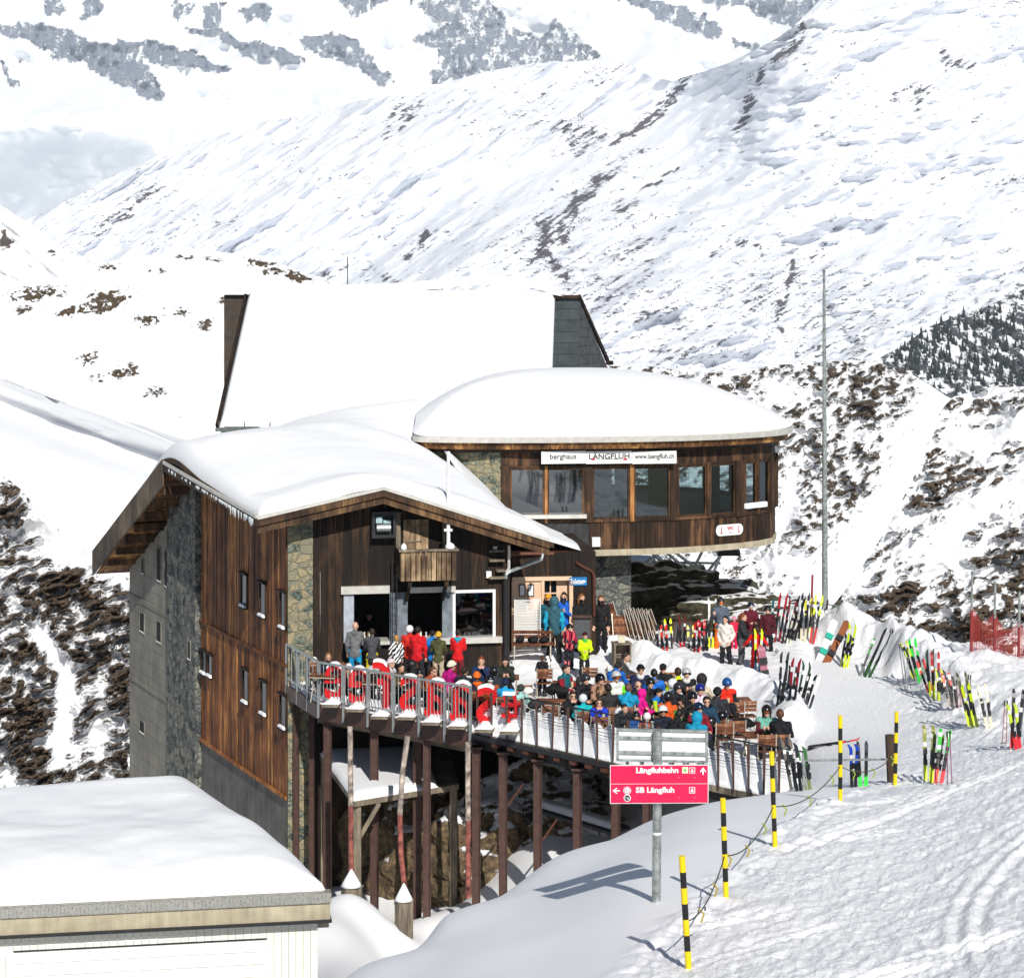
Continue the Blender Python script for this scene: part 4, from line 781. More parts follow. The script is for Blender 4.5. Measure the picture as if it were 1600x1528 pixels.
# small fittings
m = MB(); pl = plof(931); pl.pbox(m, 925.5, 938, 840, 854, .03, .2); m.part('electric_box', M_white, pav)
m = MB(); pl = plof(1180); pl.pbox(m, 1166, 1200, 787, 792, .06, .2); s_ = m.part('sill_snow', M_wsnow, pav); addbevel(s_, .04)
m = MB(); pl = plof(880); pl.pbox(m, 812, 917, 805, 810, .05, .32); m.part('sill_flashing', M_lmetal, pav)
# banner sign with three panels
bp = Pl((1.0, 77.18-.42), (1, .16)); ba = empty('banner_sign', bp.pt(846, 723), label='long white banner sign under the pavilion eave with lodge name and web address', cat='sign')
xs = [846, 916, 988, 1057.5]
for k in range(3): m = MB(); bp.pbox(m, xs[k], xs[k+1]-.5, 705.5, 724, -.03, 0.02); m.part('panel', M_white, ba)
mtx = plain('sign_lettering_black', (.02, .02, .02), .6, bst=0); mred = plain('sign_red', (.6, .02, .05), .5, bst=0); mgr = plain('sign_grey', (.3, .3, .3), .6, bst=0)
text('lettering', 'berghaus', .26, bp.pt(880, 714.5, .03), (bp.d.x, bp.d.y, 0), mtx, ba, width=.95, bold=.003)
text('lettering', 'LÄNGFLUH', .27, bp.pt(952, 712.0, .03), (bp.d.x, bp.d.y, 0), mtx, ba, width=1.46, bold=.004)
text('lettering', 'www.laengfluh.ch', .25, bp.pt(1022.5, 714.0, .03), (bp.d.x, bp.d.y, 0), mtx, ba, width=1.42, bold=.003)
m = MB(); [bp.pbox(m, x, x+6, 716, 719, .02, .03) for x in (924, 974)]; m.part('small_flag', mred, ba); m = MB(); bp.pbox(m, 937, 967, 717.2, 718, .02, .028); m.part('small_line', mgr, ba)
# WC plate on the curved wall
wp = plof(1137); wz = wp.pt(1138, 828, .08); wc = empty('toilet_sign', wz, label='oval white toilet sign with red arrows on the curved pavilion wall', cat='sign')
m = MB(); L = wp.u(1159)-wp.u(1117); P_ = [wp.at(wp.u(1138)+(L/2-.17)*sx+.17*math.cos(a), wz.z+.2*math.sin(a), .05) for sx, rg in ((1, range(-6, 7)), (-1, range(6, 19))) for a in [k*PI/12 for k in rg]]
m.prism(P_, V3(wp.n.x, wp.n.y, 0)*.03); m.part('plate', M_white, wc)
dd = (wp.d.x, wp.d.y, 0); text('lettering', 'WC', .17, wp.at(wp.u(1139), wz.z+.06, .09), dd, mred, wc, bold=.004); text('lettering', 'i i', .13, wp.at(wp.u(1139), wz.z-.09, .09), dd, mred, wc, bold=.003)
for x in (1125, 1152):
    m = MB(); u = wp.u(x); wp.box(m, u-.012, u+.012, wz.z-.1, wz.z+.13, .085, .1); m.prism([wp.at(u-.05, wz.z-.06, .085), wp.at(u, wz.z-.14, .085), wp.at(u+.05, wz.z-.06, .085), wp.at(u, wz.z-.1, .085)], V3(wp.n.x, wp.n.y, 0)*.015); m.part('arrow', mred, wc)
# ================================================================= toilet annex between lodge and pavilion
ann = empty('toilet_annex', (.2, 71.5, -13.2), label='low timber annex with cream double door between lodge and pavilion', cat='building')
AP = Pl((-.2, 71.6), (1, .12)); m = MB(); a1 = AP.u(931); ztop = -9.35
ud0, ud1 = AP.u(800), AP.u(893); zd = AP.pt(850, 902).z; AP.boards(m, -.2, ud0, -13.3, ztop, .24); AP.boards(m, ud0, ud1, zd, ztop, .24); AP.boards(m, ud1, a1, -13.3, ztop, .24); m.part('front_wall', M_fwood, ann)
m = MB(); AP.box(m, -.2, ud0+.01, -13.3, ztop, -.3, -.03); AP.box(m, ud1-.01, a1, -13.3, ztop, -5, -.03); AP.box(m, ud0, ud1, zd, ztop, -.3, -.03); AP.box(m, ud0, ud1, -13.3, zd, -.8, -.6); m.part('wall_core', M_fwood, ann)
m = MB(); AP.box(m, ud0, ud1, zd-.1, zd+.03, -.3, .08); AP.box(m, ud0-.02, ud0+.1, -13.3, zd-.1, -.3, .08); AP.box(m, ud1-.08, ud1+.04, -13.3, zd-.1, -.3, .08); um = AP.u(848); AP.box(m, um-.05, um+.05, -13.3, zd-.1, -.3, .06); df = m.part('door_frame', M_door, ann)
m = MB(); AP.box(m, ud0+.1, um-.05, -13.3, zd-.1, -.06, .0); d1 = m.part('door', M_door, df)
for x in (811, 824.5): m = MB(); AP.pbox(m, x, x+10, 913, 932, .0, .03); b_ = m.part('notice_frame', M_dmetal, d1); m = MB(); AP.pbox(m, x+1.5, x+8.5, 914.5, 930.5, .03, .035); m.part('notice_sheet', M_white, b_)
for x, c in ((811, 'b9b6ad'), (824.5, 'e07a36')): m = MB(); AP.pbox(m, x, x+9, 935, 951, .0, .02); m.part('poster', gloss(c, .6), d1)
m = MB(); AP.box(m, um+.05, ud1-.1, -13.3, zd-.14, -.3, -.22); d2 = m.part('door', M_door, df)
for i in range(2):
    for j in range(3): m = MB(); x = 850.5+i*10.5; y = 907+j*21; AP.pbox(m, x, x+8.5, y, y+18, -.22, -.2); m.part('pane', M_pane if (i, j) != (0, 2) else gloss('7a1018'), d2)
def annroof(s, t):
    f0 = at(770+137*s, 817+41*s, 69.7+2.4*s); b0 = at(690+216*s, 0, 77.4-.2*s); zb_ = np.interp(s, [0, .3, .45, .78, 1], [-6.3, -7.7, -8.5, -9.3, -9.75]); b0.z = zb_; r = f0.lerp(b0, t); r.z -= .05; return r
snowgrid('roof_snow', annroof, ann, .14, 40, 40, .35, .08)
m = MB(); p0, p1 = at(788, 866, 71.3), at(906, 864, 72.1); m.tube([p0, p1], .06, 8); m.tube([p1+V3(-.25, 0, 0), at(899, 872, 72), at(901, 880, 71.8), at(925, 893, 71.9), at(928, 900, 71.8), at(928, 962, 71.9)], .055, 8); m.part('gutter', M_copper, ann)
m = MB(); m.bar(at(795, 862, 71.6), at(908, 860, 72.4), .5, .05); m.part('eave_board', M_copper, ann)
ts = empty('toilet_board', AP.pt(890, 915, .1), label='small blue board reading Toiletten beside the cream door', cat='sign'); m = MB(); AP.pbox(m, 889.5, 917, 902, 914.5, .04, .08); m.part('board', plain('sign_blue', (.01, .17, .45), .5, bst=0), ts); text('lettering', 'Toiletten', .24, AP.pt(901.5, 908.3, .1), (AP.d.x, AP.d.y, 0), M_white, ts, width=.46, bold=.005)
m = MB(); c_ = AP.pt(913.5, 908.3, .08); m.prism([c_+V3(-.04, 0, .06), c_+V3(.05, 0, 0), c_+V3(-.04, 0, -.06)], (0, -.01, 0)); m.part('arrow', M_white, ts)
# ================================================================= REAR HALL with the steep snow roof
hall = empty('steep_roof_hall', (-9, 96, -14), label='rear hall with very steep snow covered roof and slate clad gable walls', cat='building')
D0, D1 = 93., 100.
c = [at(343, 667, D0), at(860, 667, D0), at(866, 461, D1), at(388, 461, D1)]; c[2].z = c[3].z = -1.25
sgn = snowgrid('roof_snow', lambda s, t: c[0].lerp(c[1], s).lerp(c[3].lerp(c[2], s), t)+V3(.25*math.sin(s*3)*t, 0, 0), hall, .42, 80, 40, .35, .25)
def hump(s, t):
    p = c[3].lerp(c[2], s); q_ = p+V3(0, 1.6, -.15); r = p.lerp(q_, t); return r
def ridge(s, t):
    x0, x1 = at(352, 0, D1-.15), at(880, 0, D1-.15); p = x0.lerp(x1, s); p.z = -1.15+.42*math.exp(-((s-.78)/.2)**2)-.25*sstep(.9, 1., s); p.y = D1-.35+2.4*t; return p
snowgrid('ridge_snow', ridge, hall, .4, 60, 12, .3, .05)
m = MB(); B0 = Pl((at(350, 0, D1).x, D1), (1, 0)); wR = at(905, 0, D1).x-at(350, 0, D1).x
B0.box(m, 0, 1.6, -9, -1.2, -.3, 0); g1 = m.part('gable_wall', plain('brown_shingles', (.06, .045, .035), .8, 0, .2, 3), hall)
m = MB(); rows_ = 24
for k in range(rows_): z = -9+7.8*k/rows_; B0.boards(m, 0, 1.5, z, z+7.8/rows_-.01, .35, .0, .03)
m.part('shingles', plain('brown_shingles', (.06, .045, .035), .8), g1)
m = MB(); u0 = B0.u(838)
poly = [B0.at(B0.u(838), -6, .02), B0.at(B0.u(905), -6, .02), B0.at(B0.u(905), -1.35, .02), B0.at(B0.u(862), -1.35, .02)]; m.prism(poly, (0, .3, 0)); 
s1_ = m.part('slate_wall', M_slate, hall)
m = MB()
for k in range(9):
    z0 = -6+.52*k; xa = np.interp(z0, [-6, -1.35], [838, 862])+1; B0.box(m, B0.u(xa)+.15, B0.u(871)-.02, z0, z0+.5, .02, .05); B0.box(m, B0.u(871)+.0, B0.u(903), z0, z0+.5, .02, .055)
m.part('slate_course', M_slate, s1_)
RS = Pl((at(905, 0, D1).x, D1), (.42, .9)); m = MB(); m.prism([RS.at(0, -6.5, 0), RS.at(3.3, -6.5, 0), RS.at(3.3, -4.6, 0), RS.at(0, -1.35, 0)], (-.2, 0, 0)); s2_ = m.part('slate_wall', plain('grey_slate', (.07, .075, .078), .7, 0, .25, 3, 20), hall)
m = MB()
for k in range(12): z0 = -6.5+.42*k; uu = np.interp(z0+.4, [-4.6, -1.35], [3.28, 0.02]); RS.boards(m, .02, max(.1, uu), z0, z0+.4, .4, 0, .03)
m.part('slate_course', plain('grey_slate', (.07, .075, .078), .7), s2_)
m = MB(); m.bar(RS.at(-.1, -1.25, .03), RS.at(3.5, -4.5, .03), .12, .18); m.bar(RS.at(3.3, -4.45, .0), RS.at(3.3, -4.45, .3), .2, .2); m.bar(B0.at(B0.u(858), -1.28, .1), B0.at(B0.u(906), -1.28, .1), .3, .14); m.part('verge_board', M_fwood, hall)
m = MB(); m.bar(c[0]+V3(-.15, -.15, -.1), c[1]+V3(0, -.15, -.1), .16, .16); m.tube([at(347, 673, D0-.2), at(347, 690, D0-.2)], .06, 8)
for k in range(14): p = c[0].lerp(c[1], k/13); m.box(p+V3(0, -.1, .14), (.04, .04, .2))
m.part('gutter', plain('green_grey_gutter', (.14, .17, .16), .5, .3), hall)
m = MB(); m.bar(c[0]+V3(-.1, -.02, -.02), c[3]+V3(-.1, 0, .02), .12, .3); m.part('verge_trim', M_fwood, hall)
m = MB(); B1 = Pl((c[0].x+.0, D0+.35), (1, 0)); B1.boards(m, 0.05, 14, -13, -7.05, .3, 0, .03); B1.box(m, 0.05, 14, -13, -7.0, -.3, -.04); m.part('front_wall', plain('brown_shingles', (.06, .045, .035), .8), hall)
# ================================================================= GARAGE in the left foreground
gar = empty('garage', (-8, 45.5, -16), label='white garage with pale concrete roof edge under deep snow at lower left', cat='building')
zr = -13.05; GP = Pl((at(515, 0, 45.3).x-12, 45.3-12*.167), fd); uR = 12.17
p = GP.at(uR, 0, 0); uR = GP.u(516)
m = MB(); GP.box(m, -3, uR, -13.54, -13.2, -.3, 0); m.part('roof_edge_beam', M_conc2, gar)
m = MB(); GP.box(m, -3, uR+.02, -13.19, -12.98, -.25, .05); 
for k in range(0): pass
m.part('snow_guard_mesh', plain('perforated_metal', (.4, .38, .33), .55, .5, .3, 25, 60, .3), gar)
m = MB()
for k in range(190): u = -2.9+(uR+2.9)*k/190; GP.box(m, u, u+.03, -13.17, -13.0, .05, .065)
m.part('guard_ribs', M_metal, gar)
m = MB(); GP.box(m, -3, uR+.03, -13.6, -13.54, -.5, .06); m.part('drip_profile', M_dmetal, gar)
xr = GP.u(498); m = MB(); GP.boards(m, -3, GP.u(20), -17, -13.6, .16, -.3, .025); GP.boards(m, GP.u(418), xr, -17, -13.6, .16, -.3, .025); GP.boards(m, GP.u(20), GP.u(418), GP.pt(200, 1474, -.3).z-.02, -13.6, .16, -.3, .025); m.part('corrugated_wall', plain('off_white_cladding', (.78, .76, .66), .5, 0, .05, 3), gar)
GS_ = Pl(GP.at(xr, 0, -.3)[:2], wd*-1); m = MB(); m.hexa([GP.at(xr-.1, -17, -.3), GP.at(xr, -17, -.3), V3(*(GP.at(xr, 0, -.3).xy+wd*9), -17), V3(*(GP.at(xr-.1, 0, -.3).xy+wd*9), -17), GP.at(xr-.1, -13.6, -.3), GP.at(xr, -13.6, -.3), V3(*(GP.at(xr, 0, -.3).xy+wd*9), -13.6), V3(*(GP.at(xr-.1, 0, -.3).xy+wd*9), -13.6)]); m.part('side_wall', M_conc2, gar)
m = MB(); zt0 = GP.pt(200, 1478, -.32).z
for k in range(10): GP.box(m, GP.u(21, -.3), GP.u(417, -.3), zt0-.26*(k+1)+.012, zt0-.26*k, -.4, -.31)
gd = m.part('roller_door', plain('white_door_slats', (.8, .79, .74), .45, 0, .04, 3), gar)
m = MB(); GP.box(m, GP.u(21, -.3), GP.u(418, -.3), zt0, zt0+.1, -.4, -.29); m.part('door_lintel', M_dmetal, gd)
zg = -12.98
def gr(s, t):
    f0 = GP.at(-3+(uR+3)*s, zg, -.1); d = wd*10.2*t; b = (1-math.cos(min(1, t*1.0)*PI/2))
    z = zg-.12-.28*t+.2*sstep(0, .25, t)+.10*math.sin(5*s+2)*t+.12*math.exp(-((t-.45-.1*math.sin(s*6))/.12)**2)*(.6+.8*fbm(np.array(s*9.), np.array(t*9.), 3, 2))
    return V3(f0.x+d[0], f0.y+d[1], z)
sgr = snowgrid('roof_snow', gr, gar, .55, 120, 90, 1.1, .28)
m = MB(); m.hexa([GP.at(-3, -13.8, -.3), GP.at(uR, -13.8, -.3), V3(*(GP.at(uR, 0, -.1).xy+wd*10.1), -14.1), V3(*(GP.at(-3, 0, -.1).xy+wd*10.1), -14.1), GP.at(-3, -13.12, -.3), GP.at(uR, -13.12, -.3), V3(*(GP.at(uR, 0, -.1).xy+wd*10.1), -13.42), V3(*(GP.at(-3, 0, -.1).xy+wd*10.1), -13.42)]); m.part('roof_slab', M_conc2, gar)
# ================================================================= terrace
yedge = polyline([(445, 1064), (452, 1068), (498, 1097), (537, 1104), (735, 1140), (857, 1165), (953, 1187), (1132, 1227), (1212, 1243), (1320, 1262)])
def edgeD(px): return -DK*F/(yedge(px)-YH)
berm = wl([(905, 1002), (950, 1012), (1010, 1028), (1070, 1044), (1130, 1058), (1185, 1070), (1222, 1088), (1234, 1118)], -12.6)
def pldist(X, D, P):
    best = np.full_like(X, 1e9); sg = np.zeros_like(X); tt = np.zeros_like(X)
    for i, ((ax, ay), (bx, by)) in enumerate(zip(P[:-1], P[1:])):
        dx, dy = bx-ax, by-ay; t = np.clip(((X-ax)*dx+(D-ay)*dy)/(dx*dx+dy*dy), 0, 1); d = np.hypot(X-ax-t*dx, D-ay-t*dy); k = d < best
        best = np.where(k, d, best); sg = np.where(k, np.sign(dx*(D-ay)-dy*(X-ax)), sg); tt = np.where(k, i+t, tt)
    return best, sg, tt
def tz(PX, D):
    X = (PX-CX)/F*D; e = D-edgeD(PX); b, sg, tt = pldist(X, D, berm); s = b*sg+fbm(X*.9, D*.9, 3, 5)*.5
    Z = np.full_like(X, DK+.06)+.22*sstep(-.2, .5, s)*sstep(7.2, 6., tt)*(tt > .01)+.52*np.exp(-((s-.1)/.62)**2)*(1+fbm(X*1.1, D*1.1, 4, 7)*1.2)
    Z += .10*fbm(X*1.4, D*1.4, 4, 2)+.05*fbm(X*5, D*5, 3, 3)
    for (mx, my, r, h) in ((828, 1026, 1.2, .5), (845, 1046, .7, .15), (890, 1030, .9, .3), (935, 1000, .8, .5), (800, 1040, .8, .2)):
        q_ = onz(mx, my, -12.8); Z += h*np.exp(-((X-q_.x)**2+(D-q_.y)**2)/r**2)
    al = PX/24.2; sc_ = .82+.18*np.abs(np.sin(al*PI)); w_ = sstep(738, 760, PX)*sstep(1290, 1235, PX)
    Z += w_*.78*sc_*sstep(0.02, .3, e)*np.exp(-(np.maximum(e-.38, 0)/.35)**2)
    w2 = sstep(500, 515, PX)*sstep(745, 730, PX); Z += w2*.30*(.7+.9*(fbm(PX/14, PX*0, 3, 4)+.2))*sstep(0.05, .3, e)*np.exp(-(np.maximum(e-.4, 0)/.4)**2)
    Z -= sstep(1244, 1290, PX)*.5+sstep(75.5, 79, D)*.35+sstep(.03, 0, e)*.12
    return Z
c_ = np.linspace(446, 1296, 560); t_ = np.concatenate([np.linspace(0, .035, 14)[:-1], np.linspace(.035, 1, 260)])
PXt, Tt = np.meshgrid(c_, t_); eD = edgeD(PXt); Dt = eD+(80-eD)*Tt; Zt = tz(PXt, Dt)
Wt = np.stack([(PXt-CX)/F*Dt, Dt, Zt], -1); lo = Wt[0].copy(); lo[:, 2] = DK-.05; Wt = np.concatenate([lo[None], Wt]); h_, w_ = Wt.shape[:2]; ii = np.arange(h_*w_).reshape(h_, w_)
me = npmesh('terrace_snow', Wt.reshape(-1, 3), np.stack([ii[:-1, :-1], ii[:-1, 1:], ii[1:, 1:], ii[1:, :-1]], -1).reshape(-1, 4), [M_pack])
tag(link('terrace_snow', me), 'trodden snow layer and berm on the terrace', None, None, 'structure')
def tz1(px, D):
    return float(tz(np.array([[px]]), np.array([[D]], float))[0, 0])
ter = empty('sun_terrace', (0, 62, -19), label='raised sun terrace deck carried on brown steel posts in front of the lodge', cat='terrace')
def ep(px, z=DK, back=0.): D = float(edgeD(px))+back; return V3((px-CX)/F*D, D, z)
xs = [446, 498, 620, 735, 857, 953, 1040, 1132, 1212, 1290]
m = MB()
for a, b in zip(xs[:-1], xs[1:]):
    p, q_ = ep(a, DK-.22), ep(b, DK-.22); r, s = V3(q_.x, 76, DK-.22), V3(p.x, 76, DK-.22); m.hexa([p, q_, r, s]+[v+V3(0, 0, .16) for v in (p, q_, r, s)])
m.part('deck', M_grey, ter)
m = MB(); m.bar(ep(446, DK-.28, -.02), ep(498, DK-.28, -.02), .1, .42); m.bar(ep(498, DK-.28, -.02), ep(735, DK-.28, -.02), .12, .46); m.part('edge_beam', M_rust, ter)
m = MB(); m.bar(ep(735, DK-.16, -.02), ep(1290, DK-.16, -.02), .12, .14); m.bar(ep(735, DK-.42, .5), ep(1290, DK-.42, .5), .16, .3); m.part('edge_beam', M_dmetal, ter, label='slim dark edge beam of the right part')
m = MB(); m.bar(ep(500, DK-.62, .9), ep(745, DK-.66, .9), .24, .3); m.part('timber_beam', M_grey, ter)
for i in range(13): px = 775+24.3*i; m = MB(); p = ep(px, DK-.3, .0); m.box(p, (.14, .22, .1), rz=.75); m.part('bracket', M_copper, ter)
for i in range(10): px = 540+60*i; m = MB(); p = ep(px, DK-.42, .2); m.bar(p, p+wd.to_3d()*10, .14, .24); m.part('joist', M_fwood, ter)
def gzw(x, y): return gz_at(CX+F*x/y, y)
for (px, w_, bk_) in ((463, .16, .5), (487, .15, 1.2), (512, .22, .25), (585, .22, .2), (652, .22, 1.0), (667, .2, .2), (744, .22, .2), (786, .22, .3), (840, .22, .3), (902, .22, .3), (962, .22, .3), (1010, .2, .6)):
    p = ep(px, DK-.5, bk_); zb = gzw(p.x, p.y)-.3; m = MB(); h = DK-.5-zb; cx, cy, cz = p.x, p.y, zb+h/2
    for dx in (-w_/2, w_/2): m.box((cx+dx, cy, cz), (.02, w_, h), rz=0)
    m.box((cx, cy, cz), (w_, .02, h)); m.box((cx, cy, DK-.5), (w_*1.6, w_*1.6, .06)); 
    m.part('post', M_rust, ter)
for (px, y0, x1, y1) in ((786, 1225, 805, 1262), (840, 1280, 858, 1300)):
    m = MB(); p = ep(px, 0, .3); D = p.y; m.bar(at(px+2, y0+40, D), at(x1+12, y0, D), .05, .05); m.part('brace', M_copper, ter)
m = MB(); p0, p1 = at(840, 1258, 62.5), at(968, 1297, 60.5); m.bar(p0, p1, .9, .08); g_ = m.part('walkway', M_dmetal, ter); 
def wk(s, t): p = p0.lerp(p1, s); return p+V3(0, -.4+.8*t, .05)
snowgrid('walkway_snow', wk, g_, .16, 30, 8, .25, .05)
m = MB(); m.hexa([at(640, 0, 72).xy.to_3d()+V3(0, 0, -18), V3(12.4, 66, -18), V3(12.4, 66.4, -18), V3(-3.4, 72.4, -18), at(640, 0, 72).xy.to_3d()+V3(0, 0, -13.3), V3(12.4, 66, -13.3), V3(12.4, 66.4, -13.3), V3(-3.4, 72.4, -13.3)]); m.part('retaining_wall', plain('dark_damp_stone', (.03, .027, .023), .9, 0, .5, 1.5, 12, .5), ter)  # added dark wall, stands in for the deep shade below the deck
# --- galvanised railing on the left with vertical bars
rl = empty('steel_railing', tuple(ep(620, DK, 0)), label='galvanised railing with thin vertical bars along the left terrace edge', cat='railing')
H = 1.22
pp = [(448, 0), (465, 0), (481, 0), (498, 0), (537, 0), (575, 0), (615, 0), (655, 0), (695, 0), (735, 0)]
for i, (px, _) in enumerate(pp):
    p = ep(px, DK-.45, -.1); m = MB(); m.box(p+V3(0, 0, (H+.45)/2), (.07, .07, H+.45), rz=-.7); m.part('post', M_metal, rl)
for a, b in ((448, 498), (498, 735)):
    for z, t in ((H, .06), (.16, .045)):
        m = MB(); m.bar(ep(a, DK+z, -.1), ep(b, DK+z, -.1), t, t); m.part('rail', M_metal, rl)
m = MB()
for k in range(52):
    px = 450+284*k/51.; p = ep(px, DK+.17, -.1); m.box(p+V3(0, 0, (H-.17)/2), (.02, .02, H-.17))
m.part('bars', M_metal, rl)
# --- brown post fence on the right of the railing
for i in range(21):
    px = 745+23.6*i
    if px > 1250: break
    p = ep(px, DK-.12, -.06); H2 = 1.28; lean = random.uniform(-.03, .03)
    m = MB(); m.hexa([p+V3(-.02, 0, 0), p+V3(.02, -.01, 0), p+V3(.02, .03, 0), p+V3(-.02, .03, 0), p+V3(-.04+lean, -.02, H2), p+V3(.04+lean, -.03, H2), p+V3(.04+lean, .04, H2), p+V3(-.04+lean, .04, H2)]); 
    o = m.part('post', M_rust, ter) if i == 0 else None
    if i == 0: bpd = []
    if o: bpd.append((o, p))
    else: o = m.part('post', M_rust, ter)
m = MB()
for k in range(7): m.tube([ep(745+(1250-745)*j/20, DK+.62+.09*k+.03*math.sin(j*2.1+k), -.03) for j in range(21)], .006, 4)
rn = m.top('terrace_net', M_black, tuple(ep(990, DK+.6)), 'thin dark safety netting strung between the brown posts of the terrace edge', 'net')
for px, z in ((820, 1.3), (900, 1.3), (1011, 1.3), (1020, 1.3), (1170, 1.3), (1255, 1.25)):
    m = MB(); p = ep(px, DK-.1, .25); m.box(p+V3(0, 0, z/2), (.06, .06, z)); m.part('steel_post', M_metal, ter)
m = MB(); m.tube([ep(820, DK+1.15, .2), ep(1170, DK+1.15, .2), ep(1255, DK+1.15, .2)], .02, 6); m.part('top_cable', M_dmetal, ter)
# --- big red letters seen from behind
M_red = plain('red_letter_paint', (.62, .012, .015), .35, 0, .08, 5, 20, .05)
def bigletter(ch, px, ybot, ytop, mirror=True, wpx=32, lab=''):
    p = ep(px, 0, .16); D = p.y; s = F/D; z0 = -(ybot-YH)/s; h = (ybot-ytop)/s
    me = textmesh(ch, 1.0, .09, .006, mirror, None, 4); vs = [v.co for v in me.vertices]; hh = max(v.y for v in vs)-min(v.y for v in vs); ww = max(v.x for v in vs)-min(v.x for v in vs)
    kx, ky = (wpx/s)/ww*1.0, h/hh
    me.transform(Matrix.Diagonal((kx, ky, 1, 1))); R3 = Matrix(((1, 0, 0, 0), (0, 0, -1, 0), (0, 1, 0, h/2), (0, 0, 0, 1))); me.transform(R3); me.materials.clear(); me.materials.append(M_red)
    r = empty('red_letter', (p.x, D, z0), -.12, lab, 'letter', 'large red letters behind the terrace railing'); link('letter', me, r)
    m = MB(); c = V3(0, -.55, -.03); m.box((0, -.35, -.05), (.5, .9, .05)); m.part('foot_board', M_grey, r, local=True)
    # snow on foot and on the top
    m = MB(); m.hexa([V3(-.3, -.7, -.02), V3(.26, -.7, -.02), V3(.3, .1, -.02), V3(-.26, .1, -.02), V3(-.12, -.45, .05), V3(.1, -.45, .06), V3(.12, .02, .12), V3(-.1, .02, .12)]); o = m.part('foot_snow', M_wsnow, r, local=True); addbevel(o, .05, 2)
    bv = me.copy(); tops = {}
    for v in me.vertices:
        k = round(v.co.x/.05); tops[k] = max(tops.get(k, -9), v.co.z)
    ks = sorted(k for k in tops if tops[k] > h*.86); m = MB()
    if len(ks) > 1:
        pts = [(k*.05, tops[k]) for k in ks]; n = len(pts)
        for (xa, za), (xb, zb) in zip(pts[:-1], pts[1:]):
            t = .055
            m.hexa([V3(xa, -.11, za-.02), V3(xb, -.11, zb-.02), V3(xb, .11, zb-.02), V3(xa, .11, za-.02), V3(xa, -.08, za+t), V3(xb, -.08, zb+t), V3(xb, .08, zb+t), V3(xa, .08, za+t)])
        m.part('cap_snow', M_wsnow, r, local=True)
L_ = [('e', 524, 1093, 1036), ('e', 562, 1100, 1042), ('f', 600, 1111, 1032), ('s', 641, 1112, 1055), ('a', 680, 1120, 1061), ('a', 720, 1126, 1065), ('s', 761, 1131, 1071), ('#', 800, 1134, 1084)]
ln = ['leftmost red letter, a reversed e behind the railing corner', 'second red letter from the left, a reversed e', 'tall red reversed f with a snow cap', 'red reversed s standing right of the tall f', 'red reversed a between the two letters s and a, fifth from the left', 'red reversed a nearest the right end of the steel railing', 'red reversed s among the brown posts', 'red hash sign at the right end of the letter row']
for (c, px, yb, yt), lab in zip(L_, ln): bigletter(c, px, yb, yt, True, 33 if c != 'f' else 34, lab)
# ================================================================= below the terrace
n_ = NT('snow_capped_rock'); g_ = n_.n('ShaderNodeNewGeometry'); sp = n_.n('ShaderNodeSeparateXYZ'); n_.l(g_.outputs['Normal'], sp.inputs[0]); f = n_.noise(1.3, 6, .7); f2 = n_.noise(5, 5, .7)
k = n_.math('MULTIPLY_ADD', n_.math('ADD', sp.outputs[2], n_.math('MULTIPLY', n_.math('SUBTRACT', f, .5), 1.6)), 9, -5.2, clamp=True)
n_.set(n_.mix(k, n_.ramp(f2, (.3, (.025, .02, .016)), (.5, (.12, .085, .05)), (.7, (.27, .19, .1))), (.88, .885, .9)), .8, 0, .2); n_.bump(n_.math('ADD', n_.math('MULTIPLY', k, .6), f2), .9, .12); M_caprock = n_.m
def boulder(c, r, seed, name='boulder', lab='', group=None, mat=None, n=44):
    th = np.linspace(0, PI, n); ph = np.linspace(0, 2*PI, 2*n, endpoint=False); T, P_ = np.meshgrid(th, ph, indexing='ij')
    d = np.stack([np.sin(T)*np.cos(P_), np.sin(T)*np.sin(P_), np.cos(T)], -1); a = fbm(d[..., 0]*1.6+seed*3.1, d[..., 1]*1.6+d[..., 2]*1.9+seed, 5, seed, .6)+fbm(d[..., 1]*2.5+seed, d[..., 2]*2.5-d[..., 0], 4, seed+2, .6)
    rr = 1+a*.75; V = d*rr[..., None]*np.array(r); i = np.arange(n*2*n).reshape(n, 2*n); j = np.roll(i, -1, 1)
    me = npmesh(name, V.reshape(-1, 3), np.stack([i[:-1], i[1:], j[1:], j[:-1]], -1).reshape(-1, 4), [mat or M_caprock]); o = link(name, me); o.location = c; return tag(o, lab, 'rock', group)
for i, (px, py, D, r, lab) in enumerate(((600, 1345, 69.5, (1.9, 1.6, 2.6), 'dark rock face under the terrace, leftmost of the group'), (668, 1340, 68, (1.7, 1.5, 2.4), 'brown sunlit rock between the two close steel posts'), (722, 1372, 66.5, (1.9, 1.4, 1.8), 'low brown rock right of the bent red pole'), (782, 1340, 65.5, (2.0, 1.5, 1.9), 'brown rock with snow cap by the straight red pole'), (842, 1300, 66.5, (2.5, 2.0, 2.0), 'big snow domed boulder under the terrace'), (905, 1320, 64.5, (1.6, 1.3, 1.2), 'small rock low behind the snow bank'))):
    boulder(at(px, py, D), r, i+2, 'boulder', lab)
def stump(px, ytop, D, w_, lab):
    p = at(px, ytop, D); zb = gzw(p.x, p.y)-.3; m = MB(); m.box((0, 0, (zb-p.z)/2), (w_, w_*.8, p.z-zb), rz=.5); r = empty('timber_post', tuple(p), 0, lab, 'post', 'short snow capped timber posts'); o = m.part('post', M_grey, r, local=True); addbevel(o, .02)
    m = MB(); m.lathe((0, 0, -.01), [(w_*.62, 0), (w_*.5, .1), (w_*.2, .34), (.02, .46)], 12); m.part('snow_cap', M_wsnow, r, smooth=True, local=True)
